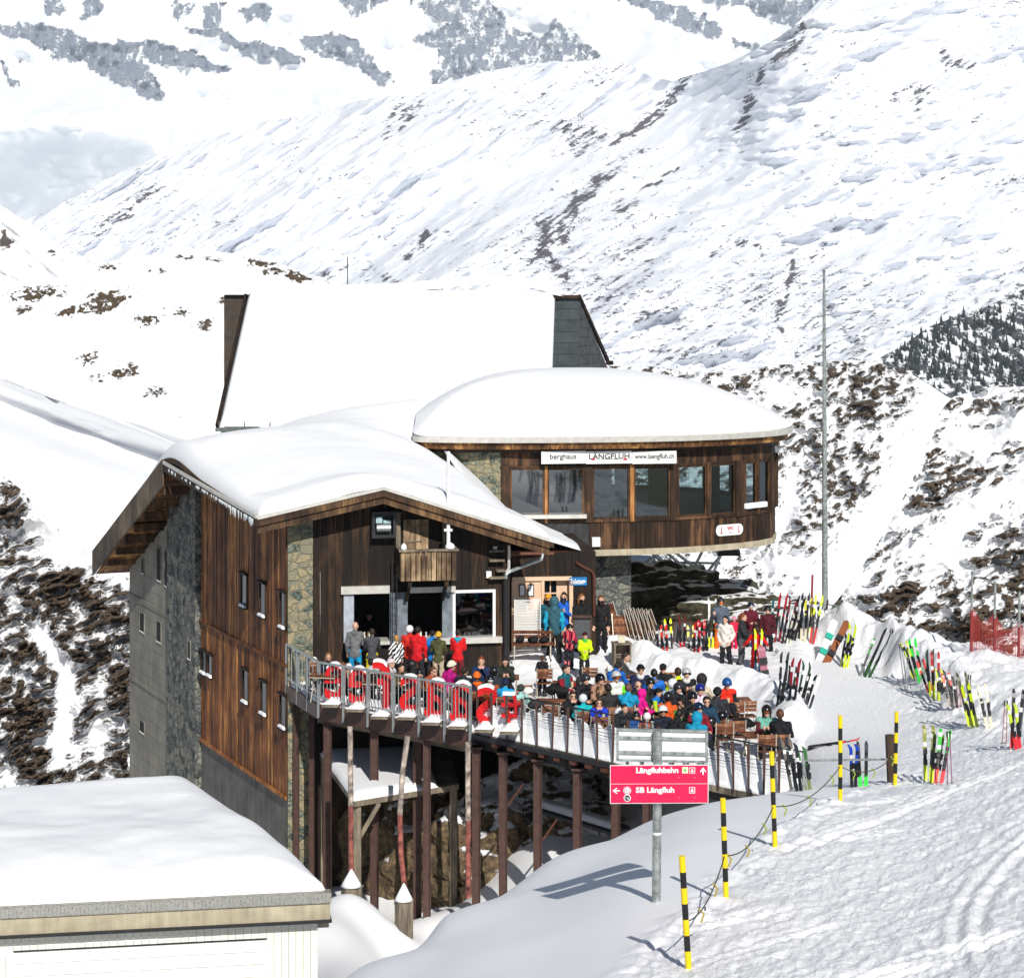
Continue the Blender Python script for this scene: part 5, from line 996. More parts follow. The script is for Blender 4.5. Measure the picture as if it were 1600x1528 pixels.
stump(549, 1383, 60.5, .48, 'thick timber post with snow cone beside the garage corner'); stump(631, 1405, 60, .42, 'shorter timber post with snow cone under the bent red pole')
def pole(px0, y0, px1, y1, D, bend, lab):
    a, b = at(px0, y0, D), at(px1, y1, D); mid = a.lerp(b, .5)+V3(bend, 0, 0); m = MB(); m.tube([a, a.lerp(b, .25)+V3(bend*.75, 0, 0), mid], .075, 8); r = empty('painted_pole', tuple(b), 0, lab, 'pole', 'peeling red and white poles under the terrace')
    m.part('upper_half', plain('peeling_white_paint', (.4, .33, .28), .7, 0, .7, 5), r); m = MB(); m.tube([mid, a.lerp(b, .75)+V3(bend*.75, 0, 0), b], .075, 8); m.part('lower_half', plain('peeling_red_paint', (.26, .08, .06), .7, 0, .7, 5), r)
pole(547, 1135, 549, 1382, 61, 0, 'straight peeling pole standing over the left timber post'); pole(637, 1150, 633, 1395, 60.6, -.18, 'bent peeling pole leaning over the right timber post'); pole(731, 1160, 732, 1402, 60.5, 0, 'straight red and white pole right of the bent one')
# wooden platform under the terrace
pt_ = empty('timber_platform', tuple(at(600, 1300, 66)), 0, 'old grey timber platform with snow on top below the terrace', 'platform'); m = MB(); P4 = [at(553, 1252, 62.2), at(717, 1250, 64.3), at(700, 1214, 69), at(498, 1212, 68.5)]; z = P4[0].z
P4 = [V3(v.x, v.y, z) for v in P4]; m.hexa([v+V3(0, 0, -.16) for v in P4]+P4); m.part('deck', M_grey, pt_)
snowgrid('snow_layer', lambda s, t: P4[0].lerp(P4[1], s*.8).lerp(P4[3].lerp(P4[2], s*.8), t), pt_, .16, 30, 20, .25, .05)
for v in P4: m = MB(); p = v.lerp(sum(P4, V3(0, 0, 0))/4, .08); m.bar(V3(p.x, p.y, gzw(p.x, p.y)-.3), V3(p.x, p.y, z-.16), .22, .22, V3(0, 1, 0)); m.part('leg', M_grey, pt_)
m = MB(); p = P4[0].lerp(P4[2], .06); m.bar(p+V3(0, 0, -1.1), p+V3(.55, 0, -.15), .12, .12); m.part('brace', M_grey, pt_)
# ================================================================= people
SKIN = plain('skin', (.62, .36, .25), .55, 0, .1, 20, 60, .05); SKIN2 = plain('skin_tanned', (.42, .22, .14), .55, 0, .1, 20, 60, .05)
EYE = gloss('14100e', .2); LIP = plain('lips', (.42, .14, .12), .5, bst=0)
def hair_mat(c): return plain('hair_'+c, hx(c), .6, 0, .35, 30, 90, .4)
def build_sd(prims, lo, hi, h, k=.03):
    P, o = grid3(lo, hi, h); f = None
    for p in prims:
        d = sdcap(P, *p[1:5]) if p[0] == 'c' else sdell(P, p[1], p[2])
        f = d if f is None else smin(f, d, k)
    return surfnet(f, o, h)
# head prefab: local centre at the middle of the head, looking to -Y
hp = [('e', (0, 0, .015), (.078, .098, .108)), ('e', (0, -.03, -.055), (.056, .066, .062)), ('c', (0, -.088, .012), (0, -.112, -.018), .010, .015), ('c', (-.076, .005, .01), (-.084, .012, -.025), .016, .012), ('c', (.076, .005, .01), (.084, .012, -.025), .016, .012),
      ('c', (0, .015, -.07), (0, .03, -.17), .052, .055), ('c', (-.03, -.083, .042), (.03, -.083, .042), .014, .014), ('c', (0, -.088, -.088), (0, -.08, -.1), .018, .016), ('c', (-.018, -.09, -.052), (.018, -.09, -.052), .012, .012)]
HV, HQ = build_sd(hp, (-.12, -.15, -.2), (.12, .13, .15), .0105, .014)
for ex in (-.031, .031):
    m_ = (np.hypot(HV[:, 0]-ex, HV[:, 2]-.018) < .016) & (HV[:, 1] < -.05); HV[m_, 1] += .009
hc = HV[HQ].mean(1); HM = np.zeros(len(HQ), int)
for ex in (-.031, .031): HM[(np.hypot(hc[:, 0]-ex, (hc[:, 2]-.018)*1.6) < .0135) & (hc[:, 1] < -.05)] = 4
HM[(np.abs(hc[:, 0]) < .024) & (np.abs(hc[:, 2]+.053) < .007) & (hc[:, 1] < -.06)] = 5
# hand prefab: wrist at origin, fingers to -Z, palm facing -Y; right hand thumb to +X
def hand(curl, side):
    pr = [('c', (0, 0, 0), (0, 0, -.03), .026, .03), ('e', (0, 0, -.055), (.04, .018, .045))]
    for i, (x, L) in enumerate(((-.03, .058), (-.010, .078), (.010, .084), (.03, .076))):
        a = V3(x, 0, -.088); d = V3(x*.15, -math.sin(curl*.6), -math.cos(curl*.6)); b = a+d*L*.5; e = b+V3(0, -math.sin(curl*1.5), -math.cos(curl*1.5))*L*.5
        pr += [('c', tuple(a), tuple(b), .0098, .009), ('c', tuple(b), tuple(e), .009, .0078)]
    pr += [('c', (.03, -.006, -.03), (.055, -.02, -.06), .0125, .011), ('c', (.055, -.02, -.06), (.06, -.03, -.088), .011, .0095)]
    V, Q = build_sd(pr, (-.07, -.1, -.2), (.09, .05, .04), .0085, .007); V = V.copy(); V[:, 0] *= side
    if side < 0: Q = Q[:, ::-1]
    return V, Q
HANDS = {(c, s): hand({'open': .35, 'grip': 1.25}[c], s) for c in ('open', 'grip') for s in (1, -1)}
def rotm(ax, deg): return np.array(Matrix.Rotation(math.radians(deg), 3, ax))
# pose library ---------------------------------------------------
def pose(kind, arms='down', lean=0., spread=0.):
    J = {}
    if kind == 'stand':
        J.update(pel=(0, 0, .95), wst=(0, .0, 1.08), che=(0, -.01, 1.28), nck=(0, .0, 1.47), hed=(0, -.02, 1.632), hL=(.09, 0, .92), hR=(-.09, 0, .92), kL=(.11+spread*.3, -.03, .5), kR=(-.11-spread*.3, .0, .5), aL=(.12+spread, .03, .09), aR=(-.12-spread, .05, .09), tL=(.15+spread, -.13, .05), tR=(-.15-spread, -.11, .05))
    else:
        J.update(pel=(0, .02, .52), wst=(0, .03, .64), che=(0, .0, .85), nck=(0, .0, 1.04), hed=(0, -.03, 1.2), hL=(.09, 0, .5), hR=(-.09, 0, .5), kL=(.14, -.43, .5), kR=(-.14, -.43, .5), aL=(.14, -.42, .1), aR=(-.14, -.4, .1), tL=(.16, -.58, .05), tR=(-.16, -.56, .05))
    for k in ('wst', 'che', 'nck', 'hed'):
        x, y, z = J[k]; p = J['pel']; d = z-p[2]; a = math.radians(lean); J[k] = (x, p[1]+(y-p[1])*math.cos(a)-d*math.sin(a), p[2]+d*math.cos(a)+(y-p[1])*math.sin(a))
    cx, cy, cz = J['nck']; sz = cz-.065
    for s, S in ((1, 'L'), (-1, 'R')):
        J['s'+S] = (s*.175, cy+.01, sz); a = arms if isinstance(arms, str) else arms[0 if s > 0 else 1]
        e, w_ = {'down': ((.235, .03, sz-.28), (.225, -.04, sz-.53)), 'pocket': ((.255, .07, sz-.27), (.17, -.08, sz-.46)), 'front': ((.225, -.1, sz-.26), (.12, -.33, sz-.3)), 'table': ((.26, -.12, sz-.25), (.16, -.34, sz-.27)),
                 'face': ((.2, -.16, sz-.24), (.06, -.17, sz+.03)), 'phone': ((.2, -.08, sz-.27), (.08, -.28, sz-.16)), 'hold': ((.27, -.05, sz-.25), (.27, -.28, sz-.12)), 'back': ((.25, .1, sz-.26), (.2, .1, sz-.5)), 'lap': ((.24, .0, sz-.27), (.1, -.22, sz-.42)), 'up': ((.26, -.12, sz-.1), (.2, -.2, sz+.14)), 'wide': ((.33, -.02, sz-.22), (.42, -.18, sz-.36))}[a]
        J['e'+S] = (s*e[0], cy+e[1], e[2]); J['w'+S] = (s*w_[0], cy+w_[1], w_[2])
    return J
FACE_UP = {}
def person(px, py, kind='seat', rz=0., jacket='202020', pants='15171c', arms='table', arm=None, boots='1b1b1e', lean=6., h=None, hat=None, hatc='202020', hair='3a2416', gog=None, sun=False, mask=None, skin=None, feet=None, head_yaw=0., head_pitch=0., gloves=None, lab='', grp=None, z=None, hood=None, spread=0., fat=1., name='person', collar=None, pack=None):
    """px,py: photo position of the top of the head"""
    if h is None: h = 1.98
    elif kind == 'seat': h *= 1.12
    J = pose(kind, arms, lean, spread); top = J['hed'][2]+.125+(.035 if hat in ('helmet', 'beanie') else 0)
    zb = DK+.08 if z is None else z
    if kind == 'stand' and feet is not None:
        g_ = DK+.08 if z is None else z; D = -g_*F/(feet-YH); h = min(2.12, max(1.0, (feet-py)/F*D/top*1.75)); zb = g_
    sc_ = h/1.75; ztop = zb+top*sc_; D = -ztop*F/(py-YH) if not (kind == 'stand' and feet is not None) else D
    if kind == 'seat':
        Dm = float(edgeD(px))+1.05
        if D < Dm: D = Dm; sc_ = (-(py-YH)/F*D-zb)/top
    c, s = math.cos(math.radians(rz)), math.sin(math.radians(rz)); hx_, hy_ = J['hed'][0]*sc_, J['hed'][1]*sc_
    if kind == 'seat' or feet is None:
        hw = V3((px-CX)/F*D, D, 0); root = V3(hw.x-(c*hx_-s*hy_), hw.y-(s*hx_+c*hy_), zb)
    else: root = V3((px-CX)/F*D-(c*hx_-s*hy_), D, zb)
    jr = 1.*fat
    pr = [(1, 'c', J['pel'], J['wst'], .150*jr, .142*jr), (1, 'c', tuple(np.add(J['che'], (.06, 0, -.06))), tuple(np.add(J['che'], (.075, .01, .07))), .118*jr, .115*jr), (1, 'c', tuple(np.add(J['che'], (-.06, 0, -.06))), tuple(np.add(J['che'], (-.075, .01, .07))), .118*jr, .115*jr),
          (1, 'c', J['wst'], tuple(np.add(J['che'], (0, 0, -.05))), .14*jr, .14*jr), (1, 'c', J['sL'], J['sR'], .078, .078), (1, 'c', tuple(np.add(J['nck'], (0, 0, -.05))), tuple(np.add(J['nck'], (0, -.005, .035))), .08, .068)]
    if kind == 'stand': pr.append((1, 'c', (.05, 0, .87), (-.05, 0, .87), .135*jr, .135*jr))
    for S in 'LR':
        pr += [(2, 'c', J['s'+S], J['e'+S], .075, .062), (2, 'c', J['e'+S], J['w'+S], .062, .045), (3, 'c', J['h'+S], J['k'+S], .098, .078), (3, 'c', J['k'+S], J['a'+S], .078, .068), (6, 'c', tuple(np.add(J['a'+S], (0, .02, -.02))), J['t'+S], .062, .048), (6, 'c', J['a'+S], tuple(np.add(J['a'+S], (0, 0, .16))), .072, .07)]
    A = np.array([q_ for p in pr for q_ in (p[2], p[3])]); lo = A.min(0)-.2; hi = A.max(0)+.2; hgr = .023
    P, o = grid3(tuple(lo), tuple(hi), hgr); f = None
    for p in pr:
        d = sdcap(P, *p[2:6]); f = d if f is None else smin(f, d, .03)
    ph_ = random.uniform(0, 6); f = f+(.009*np.sin(P[..., 2]*44+P[..., 0]*21+ph_)*np.sin(P[..., 0]*30+P[..., 1]*33-ph_)+.008*np.sin(P[..., 2]*23-P[..., 0]*30*np.sin(ph_)))
    V, Q = surfnet(f, o, hgr); ct = V[Q].mean(1).astype(np.float32); D_ = np.stack([sdcap(ct, *p[2:6]) for p in pr], 1); mi = np.array([p[0] for p in pr])[D_.argmin(1)]
    Vs = [V]; Qs = [Q]; Ms = [mi]; nv = len(V)
    hr = rotm('Z', head_yaw) @ rotm('X', head_pitch+lean*.4); hd = np.array(J['hed']); Vs.append(HV @ hr.T+hd); Qs.append(HQ+nv); Ms.append(HM.copy()); nv += len(HV)
    for S, sd_ in (('L', 1), ('R', -1)):
        w_ = np.array(J['w'+S]); e = np.array(J['e'+S]); d = Vector(w_-e).normalized(); a = arms if isinstance(arms, str) else arms[0 if sd_ > 0 else 1]
        R3 = np.array(V3(0, 0, -1).rotation_difference(d).to_matrix()); hv, hq = HANDS[('grip' if a in ('hold', 'phone', 'front') else 'open', -sd_)]
        Vs.append(hv @ R3.T+w_+np.array(d)*.015); Qs.append(hq+nv); Ms.append(np.full(len(hq), 7)); nv += len(hv)
    V = np.concatenate(Vs)*sc_; Q = np.concatenate(Qs); mi = np.concatenate(Ms)
    sk = skin or SKIN; jm = cloth(jacket) if not isinstance(jacket, bpy.types.Material) else jacket; am = (cloth(arm) if isinstance(arm, str) else arm) if arm else jm
    mats = [sk, jm, am, cloth(pants) if isinstance(pants, str) else pants, EYE, LIP, plain('boot_'+boots, hx(boots), .5, bst=0), cloth(gloves) if gloves else sk]
    me = npmesh(name, V, Q, mats, mi); o = link(name, me); o.location = root; o.rotation_euler = (0, 0, math.radians(rz)); tag(o, lab, 'person', grp)
    def acc(nm, key, mat, par=o, mi=None):
        V, Q = acc_mesh(key); me = npmesh(nm, (V @ hr.T+hd)*sc_, Q, [mat]); return link(nm, me, par)
    if hat != 'helmet' and hat != 'hood' and hair: acc('hair', 'hair_'+('long' if hair.endswith('L') else 'tail' if hair.endswith('T') else 'short') if hat is None else ('hair_longonly' if hair[-1] in 'LT' else 'hair_nape'), hair_mat(hair.rstrip('LT')))
    if hat == 'helmet' and hair and hair[-1] in 'LT': acc('hair', 'hair_longonly', hair_mat(hair.rstrip('LT')))
    hh = None
    if hat == 'helmet': hh = acc('helmet', 'helmet', gloss(hatc, .25)); acc('helmet_rim', 'rim', gloss('16171a', .5), hh)
    if hat == 'beanie': hh = acc('beanie', 'beanie', cloth(hatc))
    if hat == 'cap': hh = acc('cap', 'cap', cloth(hatc))
    if hat == 'hood': hh = acc('hood', 'hood', cloth(hatc))
    if hood: acc('hood', 'hood_down', cloth(hood))
    if gog:
        g1 = acc('goggles', 'goggles_'+gog[0], gloss('d9d9d9' if len(gog) > 2 and gog[2] == 'w' else '181a1d', .4), hh or o); acc('lens', 'lens_'+gog[0], gloss(gog[1], .08), g1)
    if sun: acc('sunglasses', 'sunglasses', gloss('0c0b0a', .12))
    if mask: acc('face_scarf', 'mask', cloth(mask))
    if collar: acc('collar', 'collar', cloth(collar))
    o['h'] = sc_; return o
_ACC = {}
def acc_mesh(k):
    if k in _ACC: return _ACC[k]
    h = .012; lo, hi = (-.17, -.2, -.42), (.17, .24, .23)
    P, o = grid3(lo, hi, h); x, y, z = P[..., 0], P[..., 1], P[..., 2]; E = lambda c, r: sdell(P, c, r); C = lambda a, b, ra, rb: sdcap(P, a, b, ra, rb)
    if k == 'helmet': f = np.maximum(E((0, .012, .035), (.122, .148, .132)), -(z+.015+.55*y)*.85)
    elif k == 'rim': f = np.maximum(np.maximum(E((0, .012, .035), (.128, .153, .136)), -(z+.03+.55*y)*.85), (z+.002+.55*y)*.85)
    elif k == 'beanie': f = smin(np.maximum(E((0, .012, .05), (.1, .122, .105)), -(z-.028+.35*y)), np.maximum(np.abs(np.hypot(x/.099, (y-.012)/.118)-1)*.1-.014, np.abs(z-.045+.3*y)-.022), .015)
    elif k == 'cap': f = np.minimum(np.maximum(E((0, .01, .04), (.098, .118, .1)), -(z-.035+.2*y)), E((0, -.13, .055), (.075, .08, .014)))
    elif k == 'hood': f = np.maximum(E((0, .02, .02), (.132, .145, .155)), -(y+.065+.1*z)); f = smin(f, C((0, .03, -.11), (0, .05, -.17), .105, .12), .03); f = np.maximum(f, -(np.maximum(E((0, -.08, .0), (.08, .1, .1)), -10)))
    elif k == 'hood_down': f = smin(C((-.07, .09, -.17), (.07, .09, -.17), .055, .055), C((0, .12, -.2), (0, .13, -.26), .075, .04), .04)
    elif k in ('hair_short', 'hair_nape'):
        f = np.maximum(E((0, .014, .022), (.09, .112, .118)), -(z-.012+.8*y)); f = f+.006*np.sin(x*90)*np.sin(y*70+z*60)
        if k == 'hair_nape': f = np.maximum(f, z-.03)
    elif k in ('hair_long', 'hair_longonly', 'hair_tail'):
        f = np.maximum(E((0, .014, .022), (.092, .114, .12)), -(z-.012+.8*y)); 
        if k == 'hair_tail': f = smin(f, C((0, .12, .03), (0, .16, -.16), .04, .022), .02)
        else: f = smin(f, smin(C((-.06, .06, -.02), (-.07, .05, -.22), .05, .035), C((.06, .06, -.02), (.07, .05, -.22), .05, .035), .05), .03)
        if k == 'hair_longonly': f = np.maximum(f, z-.02)
        f = f+.006*np.sin(x*90)*np.sin(z*30)
    elif k.startswith('goggles') or k.startswith('lens'):
        zc = .02 if k.endswith('eyes') else .075; yo = 0 if k.endswith('eyes') else .01
        b = np.maximum(E((0, yo, .02), (.104, .128+0*.0, .13)), y+.045-yo); rr = np.maximum(np.abs(x)-.078, np.abs(z-zc)-.036)
        if k.startswith('lens'): f = np.maximum(np.maximum(E((0, yo-.012, .02), (.1, .128, .13)), y+.06-yo), np.maximum(np.abs(x)-.068, np.abs(z-zc)-.027))
        else: f = np.minimum(np.maximum(b, rr), np.maximum(np.maximum(E((0, .012, .03), (.127 if not k.endswith('eyes') else .108, .152 if not k.endswith('eyes') else .13, .138)), -(y+.05)), np.abs(z-zc)-.014))
    elif k == 'sunglasses': f = np.minimum(np.minimum(E((-.034, -.086, .018), (.031, .02, .02)), E((.034, -.086, .018), (.031, .02, .02))), np.minimum(C((-.07, -.07, .022), (-.088, .02, .02), .008, .008), C((.07, -.07, .022), (.088, .02, .02), .008, .008)))
    elif k == 'mask': f = np.maximum(smin(E((0, -.03, -.05), (.082, .088, .07)), C((0, .01, -.1), (0, .015, -.17), .075, .085), .02), z+.012)
    elif k == 'collar': f = np.maximum(C((0, .015, -.12), (0, .015, -.16), .085, .1), z+.085)
    f = f.astype(np.float32)
    for a in range(3):
        sl = [slice(None)]*3; sl[a] = 0; f[tuple(sl)] = np.abs(f[tuple(sl)])+.01; sl[a] = -1; f[tuple(sl)] = np.abs(f[tuple(sl)])+.01
    _ACC[k] = surfnet(f, o, h); return _ACC[k]
def patmat(name, a, b, kind):
    n = NT(name)
    if kind == 'zig':
        w_ = n.n('ShaderNodeTexWave'); w_.inputs['Scale'].default_value = 3.2; w_.inputs['Distortion'].default_value = 4; w_.inputs['Detail Scale'].default_value = 2; n.l(n.map((1, 1, 1), (0, 40, 0)), w_.inputs['Vector']); f = w_.outputs['Fac']
    elif kind == 'spot':
        v = n.n('ShaderNodeTexVoronoi'); v.inputs['Scale'].default_value = 12; n.l(n.co(), v.inputs['Vector']); f = n.math('MULTIPLY', v.outputs['Distance'], 1.1)
    else: f = n.noise(9, 3)
    n.set(n.ramp(f, (.42, a), (.5, b)), .75, 0, .3); return n.m
M_zig = patmat('black_white_zigzag_fabric', (.8, .8, .8), (.015, .015, .015), 'zig'); M_leo = patmat('spotted_scarf_fabric', (.02, .02, .02), (.75, .73, .7), 'spot'); M_pat = patmat('brown_patterned_fabric', (.04, .02, .012), (.35, .2, .13), 'x'); M_pinkw = patmat('pink_white_fabric', (.75, .4, .68), (.8, .75, .8), 'x')
# ---- chair, table prototypes
M_slat = woodmat('reddish_slat_wood', (.055, .018, .009), (.14, .046, .02), (.36, .17, .09), wear=.6); M_tube = plain('beige_steel_tube', (.55, .5, .42), .4, .3, .1, 6, 40, .05)
used_proto = {}
def make_chair():
    r = empty('terrace_chair'); tag(r, None, 'chair', 'folding slat chairs on the terrace')
    m = MB(); [m.box((0, -.17+.085*i, .47), (.46, .07, .022)) for i in range(5)]; m.part('seat', M_slat, r, local=True)
    m = MB(); [m.box((0, .235+.02*i, .68+.105*i), (.46, .02, .085)) for i in range(3)]; m.part('backrest', M_slat, r, local=True)
    for s in (-1, 1):
        x = s*.235; m = MB(); m.bar((x, -.22, 0), (x, .20, .5), .028, .028); m.bar((x, .2, .5), (x, .29, .96), .028, .028); m.part('frame', M_tube, r, local=True)
        m = MB(); m.bar((x*.9, .26, 0), (x*.9, -.2, .46), .026, .026); m.part('leg', M_tube, r, local=True)
    m = MB(); m.bar((-.21, .2, .08), (.21, .2, .08), .02, .02); m.part('stretcher', M_tube, r, local=True); return r
def make_table():
    r = empty('terrace_table'); tag(r, None, 'table', 'slatted square tables on the terrace')
    m = MB(); [m.box((0, -.34+.085*i, .78), (.84, .075, .03)) for i in range(9)]; m.part('tabletop', M_slat, r, local=True)
    m = MB(); [m.box((x, 0, .75), (.03, .74, .03)) for x in (-.38, .38)]; [m.box((0, y, .75), (.76, .03, .03)) for y in (-.36, .36)]; m.part('frame', M_tube, r, local=True)
    for s in (-1, 1):
        for t in (-1, 1): m = MB(); m.bar((s*.36, t*.33, 0), (s*.34, -t*.1, .74), .028, .028); m.part('leg', M_tube, r, local=True)
    return r
def placer(key, mk):
    def f(p, rz, label):
        if key not in used_proto: used_proto[key] = o = mk()
        else: o = copytree(used_proto[key])
        o.location = p; o.rotation_euler = (0, 0, math.radians(rz)); o['label'] = label; return o
    return f
chair = placer('chair', make_chair); table = placer('table', make_table)
# ================================================================= the crowd
G_B = 'guests queueing at the bar windows'; G_S = 'guests seated on the terrace'; G_D = 'people standing by the cream door'; G_R = 'skiers standing by the ski racks'
T = DK+.1
def st(px, py, feet, rz, jk, pt, **k): return person(px, py, 'stand', rz, jk, pt, feet=feet, **dict(dict(lean=3, arms='down'), **k))
# queue at the bar, seen from behind
st(555, 972, 1068, 175, '6f7072', '0f8fc0', hair=None, hatc='', hood='6a6b6d', arms=('down', 'phone'), lab='bald man in grey hoodie and bright blue trousers at left bar window', grp=G_B)
st(581, 982, 1068, 185, '47484c', 'd8c400', arm='34353a', hair='2b1a12', lab='person in dark grey vest and yellow trousers beside the bald man', grp=G_B, arms='front')
person(577, 956, 'stand', 10, '1b1c20', '141414', hair='1c1410', arms='front', lean=8, z=-13.1, h=1.95, lab='dark dressed bartender inside the left bar window', grp=None, feet=1042)
st(619, 993, 1068, 190, M_zig, '17181c', hair='b98a4aT', lab='woman with blonde ponytail in black and white zigzag jacket', grp=G_B, h=1.6)
st(640, 977, 1066, 170, 'c8291b', '1b1c22', hat='helmet', hatc='e8e8e8', lab='skier in white helmet and orange red jacket behind the tall red jacket', grp=G_B)
st(653, 979, 1073, 168, 'c9101c', '1d1e26', hair='15100e', spread=.08, arms=('front', 'down'), lab='tall person in bright red jacket and black trousers queueing', grp=G_B)
st(675, 985, 1066, 200, '1476c4', '20242c', hair='20150f', lab='person in bright blue jacket half hidden at the middle bar window', grp=G_B, arms='front')
st(685, 986, 1070, 178, '4c4f2e', 'b3a58c', hat='beanie', hatc='d8a83a', arms='front', hood='474a2b', lab='person in olive jacket and mustard beanie with beige trousers', grp=G_B)
st(716, 983, 1070, 172, 'd5141a', '6a1c22', hair='1c1310', hood='2f9fb8', arms='phone', lab='person in red jacket with turquoise hood down at right bar window', grp=G_B)
# door group
st(857, 927, 1026, 15, '14586a', '1a1c20', hat='beanie', hatc='e09a1e', mask='0d0d10', lab='person in mustard beanie, black scarf and teal jacket by the cream door', grp=G_D, z=-12.75)
st(866, 934, 1035, 178, '2f5a66', '15161a', arm='1aa3c8', hat='hood', hatc='35606c', arms='down', lab='person seen from behind in slate and cyan jacket with black trousers', grp=G_D, z=-12.75, spread=.03)
st(881, 925, 1022, -10, '1560c8', '1b1d22', hair='2c1c14', mask='27364a', arms='phone', lab='man in royal blue jacket and dark face scarf by the door', grp=G_D, z=-12.75)
st(893, 929, 1022, 5, '1b1b1e', '17181b', hat='beanie', hatc='8d8c88', sun=True, mask='101012', lab='person in grey beanie and sunglasses with black jacket', grp=G_D, z=-12.75)
st(909, 928, 1024, 20, '131316', '16171a', hair='8a5a2eL', mask='0c0c0e', arms='front', lab='blonde woman in black jacket and mask behind the dark stand', grp=G_D, z=-12.75)
st(939, 930, 1022, -5, '17171a', '131316', hair='6a4020L', mask='0c0c0e', lab='long haired woman in black by the stacked chairs', grp=G_D, z=-12.75, arms=('down', 'down'))
st(890, 974, 1048, 25, '8e1038', '15161a', hat='helmet', hatc='121215', arms='front', lab='child in black helmet and crimson jacket beside leaning skis', grp=None, gloves='222222')
st(914, 986, 1062, 12, 'c8e60a', '15161a', arm='c8e60a', hat='beanie', hatc='3b0f1a', arms='front', lean=8, collar='3cc04a', lab='man in fluorescent yellow and black jacket with dark red beanie', grp=None)
st(932, 984, 1012, -20, 'e2461c', '1b1c1f', hair='3a2416', h=1.1, z=-12.7, lab='small child in orange jacket beside the stacked chairs')
# right group
st(1126, 933, 1022, 5, '55606e', 'ee6a0c', hat='helmet', hatc='26282c', gog=('eyes', 'e0701a'), arms=('down', 'hold'), lab='skier in grey jacket and orange trousers holding a ski upright', grp=G_R)
st(1133, 962, 1047, -25, 'ded9cf', '15161a', hair='17110eL', arms='pocket', spread=.03, lab='dark haired woman in white jacket and black trousers', grp=G_R)
st(1147, 962, 1022, 15, 'd81f45', 'd61846', hat='beanie', hatc='e58aa8', gog=('eyes', 'd05a8a', 'w'), lab='child in pink red suit and pink helmet with goggles', grp=G_R, gloves='e8e8e8')
st(1161, 958, 1047, 80, '2e3034', '4b4c50', hair='7a3a1aT', arms='front', spread=.04, lab='brown haired woman in charcoal jacket and grey trousers seen from the side', grp=G_R)
st(1173, 940, 1020, 10, '5c1024', '17181c', hat='helmet', hatc='101c34', gog=('eyes', 'd8dde0', 'w'), arms='front', lab='skier in maroon jacket with blue straps and navy helmet', grp=G_R)
st(1199, 946, 1027, -5, '4a0c1a', '131418', hat='helmet', hatc='101114', gog=('up', '999c9f', 'w'), lab='skier in dark maroon jacket and black helmet by the ski rack', grp=G_R, gloves='dddddd')
st(1182, 979, 1055, 180, 'd81418', 'd41216', hair='3a2214L', arms='wide', spread=.04, lab='child in red ski suit with blue backpack seen from behind', grp=G_R)
st(848, 1024, 1088, 160, '1d1d22', '141418', hair='4a3020T', arms='pocket', lab='woman in dark coat with spotted scarf standing between the tables', collar=None)
SCARF = None
